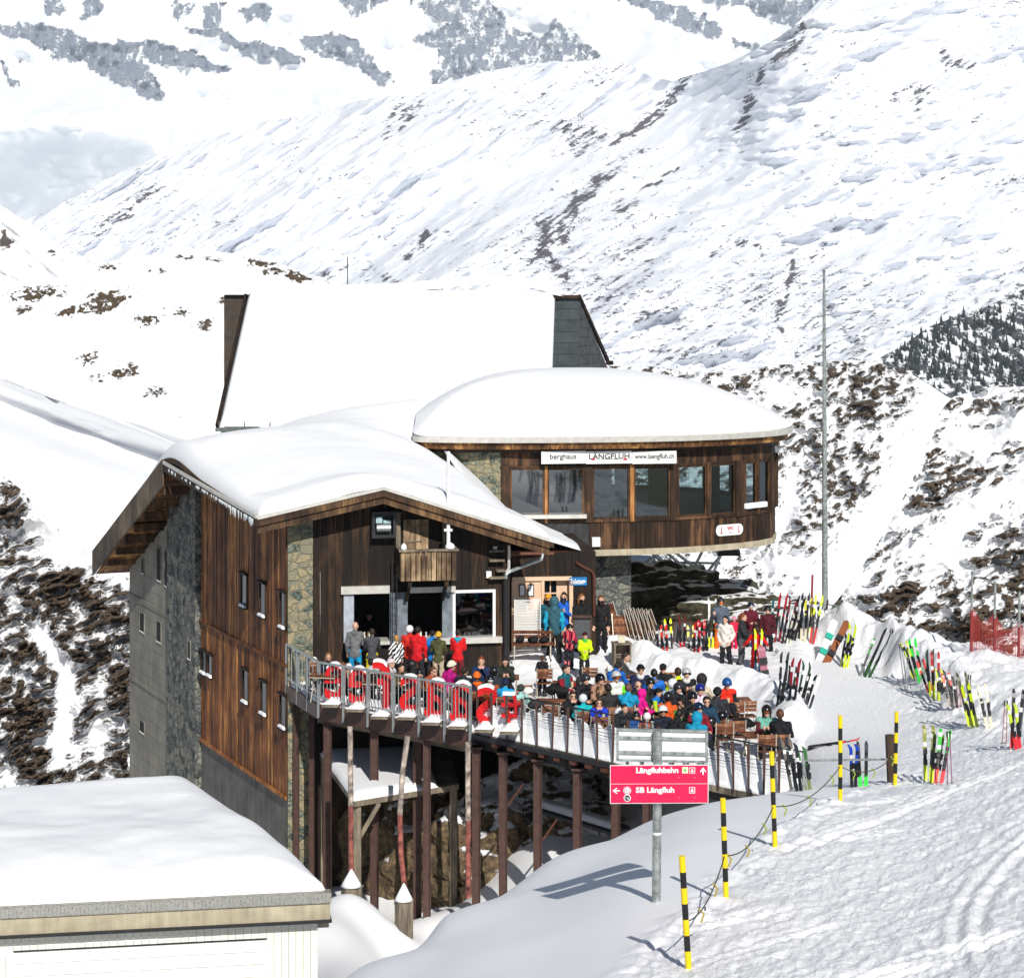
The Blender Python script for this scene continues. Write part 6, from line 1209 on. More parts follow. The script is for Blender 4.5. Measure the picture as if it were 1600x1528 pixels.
# seated guests: (px, head top y, facing, jacket, options, label)
S = [
 (491, 1026, 200, 'c8b9a0', dict(hat='helmet', hatc='e9e9e9'), 'person in white helmet and beige jacket at the far left table'),
 (513, 1020, 10, '141a30', dict(hair='8a6034L', hood='8a7048', arms='front'), 'brown haired woman with fur collar and navy jacket at the left corner'),
 (522, 1030, -30, '11151f', dict(hair='2a1a12', lean=18, arms='table'), 'dark haired person leaning in navy jacket beside the fur collar woman'),
 (545, 1036, 180, '3b4c58', dict(hat='helmet', hatc='e6e6e2'), 'person in white helmet behind the second red letter'),
 (558, 1034, 175, '28292e', dict(hat='helmet', hatc='0f1013'), 'person in black helmet behind the second red letter'),
 (579, 1029, 195, 'a9abad', dict(hair='15110f', hood='b5b7b9'), 'dark haired person in light grey hoodie by the tall red letter'),
 (611, 1028, 60, 'c9c6c8', dict(hat='beanie', hatc='e2ced2'), 'person in pale pink beanie and white jacket'),
 (627, 1037, 40, '4a3a1e', dict(hair='2a1810', arms='front', lean=14), 'bearded man in olive brown jacket behind the red letters'),
 (677, 1042, 50, 'a1482a', dict(hair='5a3418T', arms='table', lean=16, sun=True), 'woman with ponytail in rust jacket bending over the table'),
 (706, 1031, 130, 'b01078', dict(hat='beanie', hatc='e4dcc6', lean=14), 'person in cream beanie and magenta jacket'),
 (752, 1026, 0, '172c52', dict(hair='7a3c1c', arms='face'), 'ginger haired person in navy jacket with hands at the face'),
 (745, 1048, 185, '1c2030', dict(hat='beanie', hatc='e0701c', hood='d8621a'), 'person in orange beanie and dark jacket seen from behind'),
 (766, 1054, 8, '9c4a20', dict(hat='helmet', hatc='121316', gog=('eyes', 'c8d2dc', 'w'), arms='lap'), 'person in black beanie with white goggles and copper jacket'),
 (789, 1026, 5, '23281f', dict(hair='1c1410', arms='phone', lean=14, head_pitch=18, fat=1.08), 'man in dark green puffer jacket looking down at his phone'),
 (790, 1058, 178, '1597cc', dict(hat='beanie', hatc='13213f'), 'person in navy beanie and bright cyan jacket seen from behind'),
 (814, 1068, 165, '9fcfc8', dict(hat='beanie', hatc='2f3a32', lean=12), 'person in mint jacket slumped beside the fence'),
 (885, 1038, 55, '14606a', dict(hair='2a1a12', arms='table', arm='8e1226'), 'man in teal, white and red jacket sitting side on'),
 (895, 1080, 12, '15161a', dict(hair='2c1e16', sun=True, arms='face', lean=12), 'man in black jacket and sunglasses eating at the front table'),
 (911, 1084, 180, '14b0b8', dict(hat='helmet', hatc='d6dcdf', fat=1.05), 'person in striped white helmet and turquoise jacket seen from behind'),
 (936, 1091, 5, '1a3cc0', dict(hair='4a2c1a', sun=True, arms='face', collar='b8121e', fat=1.08, pants='9ee01a'), 'man in blue jacket with red collar and lime trousers resting his chin'),
 (938, 1052, 35, M_pat, dict(hat='helmet', hatc='101114', lean=18, fat=1.1), 'person in black helmet and brown patterned coat'),
 (966, 1034, 150, '1560b8', dict(hair='1a120e', lean=34, arms='table'), 'person in blue jacket bending forward at the back table'),
 (978, 1019, 80, '3c3c3e', dict(hair='2a1a12', lean=22, arms='table', fat=1.1), 'man in dark grey jacket leaning left at the back table'),
 (963, 1048, 20, 'd8dcd8', dict(hat='helmet', hatc='b9bcc0', gog=('eyes', 'a8501c'), arm='6ad820'), 'skier in silver helmet with orange goggles and lime sleeves'),
 (982, 1068, 170, '1494c0', dict(hair='6a4a3a', lean=18), 'person in light blue jacket turned away at the middle table'),
 (1001, 1037, 8, '121a40', dict(hat='beanie', hatc='101012', sun=True, collar='e8e8e8', arms='table'), 'smiling person in black beanie, sunglasses and navy jacket'),
 (997, 1064, 12, '1f3324', dict(hair=None, sun=True, arms='table', fat=1.1), 'bald man in sunglasses and dark green jacket'),
 (1004, 1078, 120, 'e0108c', dict(hat='hood', hatc='e3128f', h=1.5, lean=8), 'child in bright pink hooded jacket'),
 (1022, 1045, 178, '1f6fd0', dict(hair='1c1a1a', hood='6e7074', fat=1.1), 'man in bright blue jacket with grey collar seen from behind'),
 (1036, 1037, 2, '15171c', dict(hair='1a1512', hat='cap', hatc='161618', arms='phone', sun=True), 'man in black cap and jacket facing the camera at the back table'),
 (1051, 1060, 165, 'b4c0c8', dict(hat='helmet', hatc='e2e4e4', arm='24406a'), 'person in white helmet and pale patterned jacket'),
 (1059, 1043, 190, 'd4e010', dict(hair='3a2616'), 'dark haired person in bright yellow jacket'),
 (1073, 1043, 6, '14151a', dict(hat='helmet', hatc='b0b4b6', gog=('up', '8f979c', 'w'), arms='phone', collar='e8e8e4', arm='101114'), 'skier in grey helmet, black jacket and white shirt'),
 (1097, 1054, 150, 'c8bda6', dict(hat='hood', hatc='2b2628'), 'person in dark beanie and cream jacket near the snow berm'),
 (1094, 1068, 15, M_pinkw, dict(hat='helmet', hatc='1a2478', arms='table', lean=12), 'child in blue helmet and pink and white jacket'),
 (1136, 1059, 10, 'e02a18', dict(hat='helmet', hatc='1c4c8c', arms='lap', arm='17181c', lean=12, head_pitch=16), 'skier in blue helmet and red jacket with black sleeves at the right table'),
 (1104, 1088, 8, '173a52', dict(hair='1e140e', sun=True, arms='table', fat=1.05), 'man in sunglasses and petrol blue jacket'),
 (1092, 1097, 20, '7c1626', dict(hat='helmet', hatc='10223a', arms='table', lean=10), 'person in dark helmet and red and blue jacket leaning in'),
 (1089, 1114, 170, '1590b4', dict(hat='hood', hatc='1590b4', arm='2a3550', lean=30, fat=1.1), 'person in cyan and navy jacket hunched with back to the camera'),
 (1029, 1074, 60, '1c78c8', dict(hat='beanie', hatc='0f1012', arm='b8d81c', h=1.45), 'child in black hat with blue and lime jacket'),
 (1045, 1080, 150, 'e05a1c', dict(hat='helmet', hatc='1c1d20', arm='3cb84a', lean=10), 'person in black helmet with orange and green jacket'),
 (1065, 1088, 30, '1a1a1d', dict(hat='cap', hatc='17171a', lean=30, arms='table', fat=1.15), 'large person in black cap and jacket bending over the table'),
 (1036, 1102, 8, '131a2c', dict(hair='15100e', hat='helmet', hatc='e0e2e0', sun=True, arms='lap', skin=SKIN2), 'bearded man in white helmet, sunglasses and navy jacket at the front'),
 (1011, 1113, 178, 'd85a50', dict(hat='helmet', hatc='ece8e4', h=1.5), 'child in white helmet and coral jacket seen from behind'),
 (994, 1111, 10, '1c4a86', dict(hat='helmet', hatc='14161a', gog=('up', '5a7a88'), arms='table', lean=10), 'child in black helmet and blue jacket beside the white helmet'),
 (1198, 1101, -8, '6fae9c', dict(hat='helmet', hatc='1e1412', gog=('eyes', '8a3c1c'), hair='4a2a18L', arm='5c1c28', arms='phone', hood='a89a7c'), 'woman in brown helmet and mint vest facing the camera at the right front table'),
 (1219, 1108, 175, '121318', dict(hair='5a3420', arms='table', fat=1.2, lean=10, hood='17181d'), 'broad man in black jacket with brown hair seen from behind'),

 (655, 1044, 20, '1c1d22', dict(hat='helmet', hatc='121316', lean=14), 'person in black helmet between the rust jacket and the red letters'),
 (726, 1041, 150, '22252c', dict(hair='2a1a12', lean=10), 'dark haired person beside the magenta jacket'),
 (771, 1040, 200, '2a2f3a', dict(hat='helmet', hatc='1a1b1f'), 'person in black helmet left of the man with the phone'),
 (915, 1052, 30, '1a1b20', dict(hat='helmet', hatc='2a2c30', lean=14), 'person in dark helmet left of the brown patterned coat'),
 (950, 1068, 190, '2c2a2a', dict(hair='2a1c14', lean=8), 'person in black behind the empty slat chair in the middle'),
 (1016, 1058, 20, '17181d', dict(hat='helmet', hatc='17181b'), 'person in black helmet behind the bright pink hood'),
 (1060, 1066, 15, '1b1c22', dict(hat='helmet', hatc='2a2b30', gog=('up', '6a7074')), 'person in dark helmet with raised goggles right of the pale patterned jacket'),
 (1082, 1080, 10, '15161a', dict(hat='helmet', hatc='101114', lean=14), 'person in all black gear behind the dark red and blue jacket'),
 (1062, 1108, 160, '16171b', dict(hair='1c140e', lean=20), 'dark haired person in black beside the cyan hunched figure'),
 (1121, 1072, 175, '2a2c33', dict(hat='beanie', hatc='17181b'), 'person in black beanie left of the red jacket skier'),
 (976, 1100, 20, '20242c', dict(hair='2a1a12', lean=16), 'dark haired person behind the white helmet on the table'),
]
k_ = 0; seatlabels = []
for (px, py, rz, jk, op, lab) in S:
    op = dict(op); p = person(px, py, 'seat', rz, jk, op.pop('pants', random.choice(['15171c', '22252c', '2c2f36', '1a2438', '3a2a24'])), lab=lab, grp=G_S, **op)
    chair((p.location.x, p.location.y, DK+.06), rz, 'slat chair under the '+lab[:1].lower()+lab[1:] if len(lab.split()) < 11 else 'slat chair under the '+' '.join(lab.split()[:9]).rstrip(',')); k_ += 1
# tables among the guests (photo position of the table centre)
TB = [(508, 1056, -10), (590, 1066, -8), (655, 1075, -8), (735, 1067, -8), (789, 1060, 0), (885, 1070, -5), (920, 1108, -5), (985, 1058, 10), (968, 1082, -5), (1018, 1070, 0), (1065, 1072, 5), (1025, 1100, 8), (1060, 1120, 0), (1118, 1108, 4), (1150, 1096, 4), (1185, 1150, 8), (1208, 1138, -4), (860, 1098, -6)]
TL = ['at the far left corner behind the railing', 'behind the tall red letter', 'behind the red letters s and a', 'between the cream beanie and the orange beanie', 'in front of the man with the phone', 'in front of the man in teal and red', 'in front of the man with lime trousers', 'at the back by the wooden crate', 'beside the brown patterned coat', 'in front of the bald man', 'in front of the grey helmet skier', 'in front of the pink hooded child', 'behind the upper sign panel', 'right of the cyan hunched person', 'in front of the red jacket skier', 'holding the black hat and bag', 'between the mint vest and the black jacket', 'covered by black and yellow bags']
for (px, py, rz), l in zip(TB, TL): p = onz(px, py, DK+.8); table((p.x, p.y, DK+.06), rz, 'slatted table '+l)
# empty chairs in view
EC = [(690, 1062, 190, 'empty chair back behind the rust jacket'), (850, 1050, 178, 'empty chair left of the spotted scarf woman'), (925, 1048, 170, 'empty slat chair behind the berm by the crate'), (975, 1090, 180, 'empty chair left of the pink hooded child'), (965, 1115, 182, 'empty chair beside the white helmet on its table'), (1148, 1102, 180, 'empty chair with its back to the camera at the red jacket table'), (1167, 1100, 180, 'empty chair at the right end of the red jacket table'), (1130, 1135, 182, 'empty chair standing on snow behind the upper sign panel'), (1150, 1131, 182, 'empty chair between the sign and the black hat'), (1198, 1153, 178, 'empty chair with its back to the camera beside the black jacket man'), (862, 1108, 176, 'empty chair behind the brown posts at the bags'), (935, 1125, 180, 'chair at the back of the man with lime trousers'), (1040, 1055, 185, 'empty chair at the grey helmet table'), (818, 1075, 180, 'empty chair beside the hash letter')]
for px, py, rz, l in EC: p = onz(px, py, DK+.85); chair((p.x, p.y, DK+.06), rz+random.uniform(-8, 8), l)
print('people done')
# ================================================================= direction sign in the foreground
M_gal = plain('mottled_galvanised_pipe', (.34, .37, .36), .5, .5, .35, 9, 30, .1); M_sred = plain('sign_crimson', (.68, .008, .07), .4, 0, .04, 4, 20, .02); M_txt = plain('sign_white_lettering', (.85, .85, .85), .5, bst=0)
sb = ground_pt(1025, 1411); D = sb.y
sg_ = empty('direction_sign', tuple(sb), 0, 'crimson direction sign with two rows and a white panel above on a galvanised pipe', 'sign')
top_ = at(1028, 1143, D); m = MB(); m.tube([sb-V3(0, 0, .4), top_], .067, 16); m.lathe(top_, [(.067, 0), (.067, .02), (.03, .035), (.005, .04)], 16); m.part('pipe', M_gal, sg_, smooth=False)
U = Pl((at(963, 0, D+.12).x, D+.1), (1, .03)); SPL = Pl((at(953, 0, D-.1).x, D-.1), (1, .02))
def skew(pl, x0, y0, x1, y1, o0, o1, tilt=3.2):   # panel with the slight clockwise hang of the photo
    a, b = pl.pt(x0, y0, o1), pl.pt(x1, y0+tilt, o1); c, d = pl.pt(x1, y1+tilt, o1), pl.pt(x0, y1, o1); n = V3(pl.n.x, pl.n.y, 0)*(o1-o0)
    return [d-n, c-n, b-n, a-n, d, c, b, a]
def sk(name, mat, x0, y0, x1, y1, o0, o1, par): m = MB(); p = skew(U, x0, y0, x1, y1, o0, o1); m.hexa(p); return m.part(name, mat, par)
pn = sk('back_panel', M_white, 966, 1141, 1105, 1187, -.02, 0, sg_)
for a in ((963.5, 1138, 1106, 1141.5), (963.5, 1185.5, 1106, 1189)): sk('panel_frame', M_gal, *a, -.03, .03, pn)
for a in ((963.5, 1141.5, 967, 1185.5), (1103, 1141.5, 1106.5, 1185.5)): sk('panel_frame', M_gal, *a, -.03, .03, pn)
for a in ((967, 1150, 1103, 1154.5), (967, 1173, 1103, 1177.5)): sk('panel_rail', M_gal, *a, 0, .04, pn)
m = MB(); [m.lathe(at(1028, y, D), [(.075, 0), (.075, .03)], 16) for y in (1154, 1178)]; m.part('clamp', M_metal, sg_)
m = MB(); m.lathe(at(1026.5, 1303, D), [(.0685, 0), (.0685, .035)], 16); m.part('sticker', M_white, sg_)
for k, (y0, y1) in enumerate(((1196.3, 1223.2), (1225.2, 1253.6))):
    m = MB(); SPL.pbox(m, 953.2, 1107, y0-1, y1+1, -.02, 0); b_ = m.part('sign_board', M_txt, sg_); m = MB(); SPL.pbox(m, 954.2, 1106, y0, y1, 0, .006); m.part('board_face', M_sred, b_)
tx = lambda s, size, px, py, w_, **k: text('lettering', s, size, SPL.pt(px, py, .012), (SPL.d.x, SPL.d.y, 0), k.get('mat', M_txt), sg_, bold=k.get('b', .004), width=w_)
px_ = D/F
tx('Längfluhbahn', .112, 1027, 1204.2, 66*px_); tx('SB Längfluh', .112, 1023.5, 1235, 60*px_)
def arrow(px, py, dx, dy, L=9):
    m = MB(); c = SPL.pt(px, py, .008); u = V3(SPL.d.x, SPL.d.y, 0)*px_; z = V3(0, 0, px_); n = V3(SPL.n.x, SPL.n.y, 0)*.005; f = u*dx+z*dy; s = u*(-dy)+z*dx
    m.prism([c-f*L*.5-s*.9, c+f*L*.3-s*.9, c+f*L*.3+s*.9, c-f*L*.5+s*.9], n); m.prism([c+f*L*.55, c+s*4.4, c+s*4.4+(-f)*1.2-s*0.2+(-f)*.8, c+f*L*.25], n); m.prism([c+f*L*.55, c-s*4.4, c-s*4.4-f*2, c+f*L*.25], n)
    m.part('arrow', M_txt, sg_)
arrow(963, 1235, -1, 0, 11); arrow(1098.5, 1204.5, 0, 1, 11)
def disc(px, py, r, mat, o, n=20): m = MB(); c = SPL.pt(px, py, o); u = V3(SPL.d.x, SPL.d.y, 0)*px_*r; m.prism([c+u*math.cos(2*PI*i/n)+V3(0, 0, px_*r*math.sin(2*PI*i/n)) for i in range(n)], V3(SPL.n.x, SPL.n.y, 0)*.004); m.part('number_disc', mat, sg_)
disc(980, 1234.7, 6, M_txt, .008); disc(980, 1234.7, 5, M_sred, .0125); disc(980, 1234.7, 4, M_txt, .017); disc(980, 1246.3, 5.6, M_txt, .008); disc(980, 1246.3, 4.3, M_black, .0125)
tx('11', .05, 980, 1234.7, 4*px_, mat=M_sred, b=.002).location.y -= .012; tx('11b', .045, 980, 1246.3, 5.4*px_, b=.001).location.y -= .012
for (x, y, mt) in ((1070.5, 1203, gloss('dcecc0', .5)), (1081.5, 1203.5, M_txt), (1081.5, 1234.3, M_txt)):
    m = MB(); SPL.pbox(m, x-4.6, x+4.6, y-4.8, y+4.8, .006, .01); q_ = m.part('pictogram', mt, sg_)
    if mt is M_txt:
        m = MB(); SPL.pbox(m, x-3.7, x+3.7, y-3.9, y+3.9, .01, .013); m.part('pictogram_field', M_sred, q_); m = MB(); SPL.pbox(m, x-2, x+2, y-.5, y+2.8, .013, .016); SPL.pbox(m, x-1, x+1.4, y-2.8, y-1.4, .013, .016); m.part('cabin_symbol', M_txt, q_)
    else:
        m = MB(); c = SPL.pt(x, y, .011); u = V3(SPL.d.x, SPL.d.y, 0)*px_; z = V3(0, 0, px_); m.prism([c+u*2.6, c+z*2.6, c-u*2.6, c-z*2.6], V3(0, -.004, 0)); m.part('green_symbol', gloss('4fae5a', .5), q_)
for x, y in ((1061, 1214.5), (1085.5, 1214.5), (1061, 1246), (1085.5, 1246)): m = MB(); m.lathe(SPL.pt(x, y, .01), [(.007, -.006), (.007, .006)], 6); m.part('rivet', M_metal, sg_)
# ================================================================= yellow and black marker poles with rope
M_yel = plain('marker_yellow', (.82, .58, .005), .4, 0, .05, 3, 20, .02); M_blk = plain('marker_black', (.012, .012, .013), .4, bst=0)
MK = [((1076, 1518), (1065.5, 1337), 'nearest yellow and black marker pole left of the trampled snow'), ((1134.5, 1402), (1129.5, 1247), 'second nearest yellow and black marker pole, just right of the direction sign'), ((1211, 1325), (1205.5, 1174), 'marker pole standing in front of the black jacket man'), ((1313, 1253), (1313, 1118), 'upright marker pole left of the blue ski'), ((1398.5, 1226), (1401, 1112), 'farthest marker pole next to the brown post')]
tops = []
for (bx, by), (tx_, ty), lab in MK:
    b = ground_pt(bx, by+1); t = at(tx_, ty, b.y-.03); r = empty('marker_pole', tuple(b), 0, lab, 'marker pole', 'yellow and black marker poles along the piste'); n = 8
    b2 = b-V3(0, 0, .25); tops.append(b.lerp(t, .42)); w_ = .042
    m1, m2 = MB(), MB(); d = t-b
    m1.tube([b2, b+d*.02], w_, 12)
    for i in range(n-1): m3 = MB(); m3.tube([b+d*(.02+.98*i/(n-1)), b+d*(.02+.98*(i+1)/(n-1))], w_*.97 if i % 2 else w_, 12); m3.part('black_band' if i % 2 else 'yellow_band', M_blk if i % 2 else M_yel, r)
    m1.part('yellow_foot', M_yel, r)
rope = []; P_ = tops
for a, b in zip(P_[:-1], P_[1:]):
    for i in range(14): s = i/14; p = a.lerp(b, s); p.z -= .28*4*s*(1-s)*(.8 if (b-a).length < 6 else 1.); rope.append(p)
m = MB(); m.tube(rope, .010, 5); ro = m.top('barrier_rope', plain('rope_dark_green', (.06, .07, .03), .8), tuple(P_[1]), 'sagging thin rope with small knots between the marker poles', 'rope')
for i in range(5, len(rope), 5):
    m = MB(); p = rope[i]; m.tube([p+V3(-.03, 0, .03), p+V3(.04, 0, -.05), p+V3(0, .0, -.16)], .014, 5); m.part('ribbon', gloss('9aa83a' if i > 20 else 'b09a30', .6), ro)
b = ground_pt(1394, 1223); m = MB(); m.tube([b-V3(0, 0, .2), at(1390, 1148, b.y)], .1, 8); m.top('timber_stake', plain('dark_brown_timber', (.06, .038, .025), .8), tuple(b), 'thick dark brown stake leaning beside the farthest marker pole', 'stake')
p0 = at(1256, 1188, ground_pt(1260, 1236).y); m = MB(); m.tube([p0, at(1392, 1186, b.y)], .022, 6); m.tube([p0, p0-V3(0, 0, 1.0)], .03, 6); m.top('metal_barrier_bar', M_gal, tuple(p0), 'thin horizontal metal bar between terrace end and brown stake', 'barrier')
# ================================================================= skis, poles and snowboards
def skimesh(L, W, c1, c2, two=.55):
    m = MB(); n = 14; vs = []; ks = []
    for i in range(n+1):
        s = i/n; z = s*L; w_ = W*(1-.12*math.sin(s*PI))*(1 if s < .93 else math.sqrt(max(.02, 1-((s-.93)/.075)**2)))*(1 if s > .03 else .8); y = .10*max(0, (s-.88)/.12)**2+.012*math.sin(s*PI); vs += [(-w_/2, y-.009, z), (w_/2, y-.009, z), (w_/2, y+.009, z), (-w_/2, y+.009, z)]
    for i in range(n):
        for k in range(4): ks.append(((4*i+k, 4*i+(k+1) % 4, 4*i+4+(k+1) % 4, 4*i+4+k), 0 if (i+.5)/n > two else 1))
    b = len(m.v); m.v += vs; m.f += [k[0] for k in ks]+[(3, 2, 1, 0), tuple(4*n+k for k in range(4))]; m.m += [k[1] for k in ks]+[1, 0]; return m
def orient(o, base, top, roll=0.):
    d = (Vector(top)-Vector(base)).normalized(); q_ = V3(0, 0, 1).rotation_difference(d); o.rotation_mode = 'QUATERNION'
    from mathutils import Quaternion
    o.rotation_quaternion = q_ @ Quaternion((0, 0, 1), roll); o.location = base
def basept(px, py):
    if px < 1236 or (py < 1020 and px < 1290): p = onz(px, py, DK+.12); 
    else: p = ground_pt(px, py)
    return p
nsk = 0
def pair(bx, by, tx_, ty, c1, c2, lab, L=None, grp='pairs of skis standing in the snow', back=.3, board=False, single=False, flat=False, z=None):
    global nsk
    b = basept(bx, by) if z is None else onz(bx, by, z); b.z -= .12; t = at(tx_, ty, b.y+back); Ln = (t-b).length; W = .26 if board else .082
    if L: Ln = L
    r = empty('snowboard' if board else 'ski_pair', (0, 0, 0), 0, lab, 'snowboard' if board else 'skis', grp)
    for k in ((0,) if board or single else (-1, 1)):
        me = skimesh(Ln if not board else Ln, W, c1, c2, .5 if not board else -1).mesh('ski', [gloss(c1, .3), gloss(c2, .35)]); 
        o = link('board' if board else 'ski', me, r); o.location = (k*.055+k*0, k*.015, 0); o.rotation_euler = (k*.02, k*.035, 0)
        for zz in ((.42, .62) if not board else (.3, .66)):
            m = MB(); m.box((0, -.04, Ln*zz*.9), (.06 if not board else .24, .05 if not board else .12, .10 if not board else .2)); m.box((0, -.07, Ln*zz*.9+.05), (.04 if not board else .2, .05, .05)); bd = link('binding', m.mesh('binding', [gloss('17a890' if board and 'teal' in lab else '15161a', .4)]), o)
    orient(r, b, t, random.uniform(-.7, .7) if not board else .1); nsk += 1; return r
def poles(bx, by, tx_, ty, c, lab, back=.25):
    b = basept(bx, by); b.z -= .08; t = at(tx_, ty, b.y+back); L = (t-b).length; r = empty('ski_poles', (0, 0, 0), 0, lab, 'ski poles', 'ski poles standing in the snow')
    for k in (-1, 1):
        m = MB(); m.tube([(k*.05, 0, 0), (k*.03, 0, L-.13)], .011, 6); o = link('pole', m.mesh('pole', [gloss(c, .3)]), r)
        m = MB(); m.tube([(k*.03, 0, L-.14), (k*.03, 0, L)], .02, 6); link('grip', m.mesh('grip', [gloss('101113', .5)]), o); m = MB(); m.lathe((k*.05, 0, .09), [(.04, 0), (.04, .01)], 8); link('basket', m.mesh('basket', [gloss('101113', .5)]), o)
    orient(r, b, t, random.uniform(-.5, .5))
A = 'skis at the dark board'; 
L1 = [(1040, 1024, 1036, 975, 'd8322a', 'c82a26', 'red skis left of the wide yellow ski by the dark board'), (1048, 1021, 1043, 966, 'e8e81a', '23260e', 'wide bright yellow skis at the left edge of the dark board'), (1066, 1019, 1066, 960, '5a1a1e', 'b01822', 'dark red skis in front of the dark board'), (1080, 1022, 1079, 976, 'e8dc50', '2a2a20', 'pale yellow skis at the right edge of the dark board'), (1087, 1027, 1090, 971, 'b81c22', '7a1418', 'deep red skis right of the pale yellow ones'), (1096, 1026, 1096, 968, 'd02a34', 'e8503c', 'bright red skis beside the dark poles'), (1103, 1026, 1100, 984, '22252c', '15161a', 'black skis just left of the orange trousers'), (1032, 1022, 1030, 974, '2c2e34', '5a5e64', 'slim grey skis at the left end of the board row'),
 (1207, 1006, 1213, 934, '1e5a5c', '14b09c', 'teal skis directly beside the dark maroon jacket'), (1212, 1010, 1225, 926, '9c1a26', '7a141c', 'red skis leaning right at the left of the tall rack'), (1222, 1012, 1241, 936, '6a1c20', '2a1416', 'dark red skis leaning right in the rack'), (1228, 1014, 1246, 958, 'b8b4a8', 'd8d4c0', 'pale skis crossing at the rack'), (1236, 1008, 1253, 931, '202226', '2a2c30', 'black skis with sharp tips in the rack'), (1244, 1004, 1250, 942, '26241c', '4a4a2c', 'olive black skis standing straight in the rack'), (1254, 1006, 1259, 926, '2a2a34', 'd8ccb0', 'tall skis with dark tips and cream tails'), (1262, 998, 1263, 934, 'd8d02c', 'e8e0a0', 'yellow skis in the middle of the rack'), (1268, 1002, 1281, 929, 'c8e01a', 'b01c20', 'skis with lime tips behind the rack'), (1274, 998, 1275, 946, '15161a', '15161a', 'plain black skis near the tall mast'), (1283, 990, 1289, 936, '3a2c22', '22201c', 'brown skis leaning on the tall mast'),
 (1221, 1096, 1226, 1018, '3a3e34', '4a4c3c', 'olive skis at the back of the cluster above the mint vest'), (1217, 1112, 1236, 1034, '22262c', '3a3e44', 'black skis leaning right in the cluster'), (1228, 1110, 1241, 1040, '2a2e28', 'b8d81a', 'black skis with lime tails in the cluster'), (1234, 1124, 1244, 1028, '8a1a24', 'c81c28', 'tall red skis in the cluster'), (1241, 1128, 1263, 1034, '1c3a22', '26c83c', 'long green skis in the cluster'), (1250, 1120, 1270, 1052, '1a1c20', '2a2e34', 'short black skis right of the green ones'), (1254, 1126, 1276, 1052, 'd8d8d4', 'b8bcc0', 'silver skis at the right edge of the cluster'), (1212, 1122, 1225, 1060, '15161a', '26282c', 'black skis low at the left of the cluster'),
 (1320, 1045, 1334, 974, 'b8d01a', 'c8e01a', 'lime skis against the tall snow wall'), (1315, 1043, 1327, 990, '3a3e3a', '6a6e30', 'dark skis left of the lime ones on the snow wall'), (1344, 1057, 1372, 998, '1f8a34', '15301c', 'green skis leaning far right on the snow wall'), (1352, 1059, 1390, 982, '15161a', '22501c', 'black and green skis leaning on the snow wall crest'),
 (1434, 1060, 1412, 1002, 'c8d81a', '4a5a14', 'yellow green skis leaning left on the ledge'), (1440, 1066, 1424, 997, '3ae04c', '2ec83c', 'bright green skis on the ledge'), (1430, 1058, 1420, 1010, '6a7a1c', 'c8d81a', 'olive skis left of the bright green ones'), (1456, 1082, 1437, 1030, 'd04a3c', 'b8402c', 'coral skis leaning left behind the ledge'), (1457, 1086, 1452, 1014, '3c4a3c', 'b8c81a', 'slim dark green skis in the dense row'), (1463, 1092, 1461, 1018, 'a81c20', 'c8d81a', 'skis with red tips and yellow tails in the dense row'), (1470, 1094, 1468, 1044, 'd8e050', 'b8c030', 'pale lime skis in the dense row'), (1477, 1100, 1471, 1046, '4a4e52', '8a8e92', 'steel grey skis in the dense row'), (1488, 1106, 1477, 1050, 'd85848', '6a4a40', 'skis with coral tips and brown tails'), (1494, 1108, 1484, 1056, '4a4038', '2a2622', 'dark brown skis at the right end of the dense row'),
 (1519, 1134, 1502, 1050, '4a4c2c', 'c8d81a', 'tall olive yellow skis standing alone behind the ledge'), (1525, 1136, 1507, 1068, 'c8d81a', '5a6a1c', 'lime skis leaning against the tall olive ones'), (1547, 1139, 1534, 1068, 'e8dcc0', 'd8ccb0', 'cream skis standing in the drift'), (1584, 1168, 1592, 1076, '22242a', 'd8202a', 'skis with black tips and red tails at the right edge'), (1592, 1170, 1581, 1098, 'b8c83a', 'd02028', 'skis with yellow tips at the right edge'),
 (1334, 1230, 1335, 1163, '173fae', '14161a', 'blue skis standing upright near the fourth marker pole'), (1349, 1228, 1347, 1158, '3a4248', '2ed83c', 'grey skis with green tails beside the blue ones'), (1450, 1220, 1452, 1132, '8a8c3a', 'c8d80a', 'slim skis with fork tips standing in the field'), (1458, 1223, 1468, 1143, '55661c', 'd8e81a', 'yellow skis leaning in the field group'), (1465, 1225, 1478, 1138, '3ab83c', 'd8202a', 'skis with green tips and red tails in the field'),
 (1232, 1226, 1222, 1150, '3a3c40', '4a4c50', 'grey skis leaning behind the black jacket man'), (1241, 1232, 1228, 1152, '6a6258', '55504a', 'taupe skis leaning at the terrace end'), (1250, 1236, 1238, 1160, '2a2c30', '1a1c20', 'black skis leaning on the last brown posts'), (1264, 1234, 1251, 1166, '3a6a3a', '6a7a4a', 'green grey skis leaning at the terrace end'),
 (1110, 1021, 1114, 935, 'ecece8', 'd8e81a', 'white skis with yellow tails held by the grey jacket skier'), (884, 1052, 893, 984, 'c85058', 'd87078', 'pink red skis held by the child in crimson'), (1183, 1058, 1186, 982, 'c8d81a', '2a8ab0', 'yellow and blue skis on the back of the red suit child')]
for bx, by, tx_, ty, c1, c2, lab in L1: pair(bx, by, tx_, ty, c1, c2, lab, back=.1 if bx in (1334, 1349) else .3)
pair(1278, 1034, 1306, 966, 'e9ebea', '15161a', 'white snowboard with teal bindings lying on the snow wall', board=True, back=1.2, grp='snowboards at the snow wall'); pair(1288, 1036, 1326, 968, '8a5030', '8a5030', 'brown snowboard with black straps lying on the snow wall', board=True, back=1.2, grp='snowboards at the snow wall')
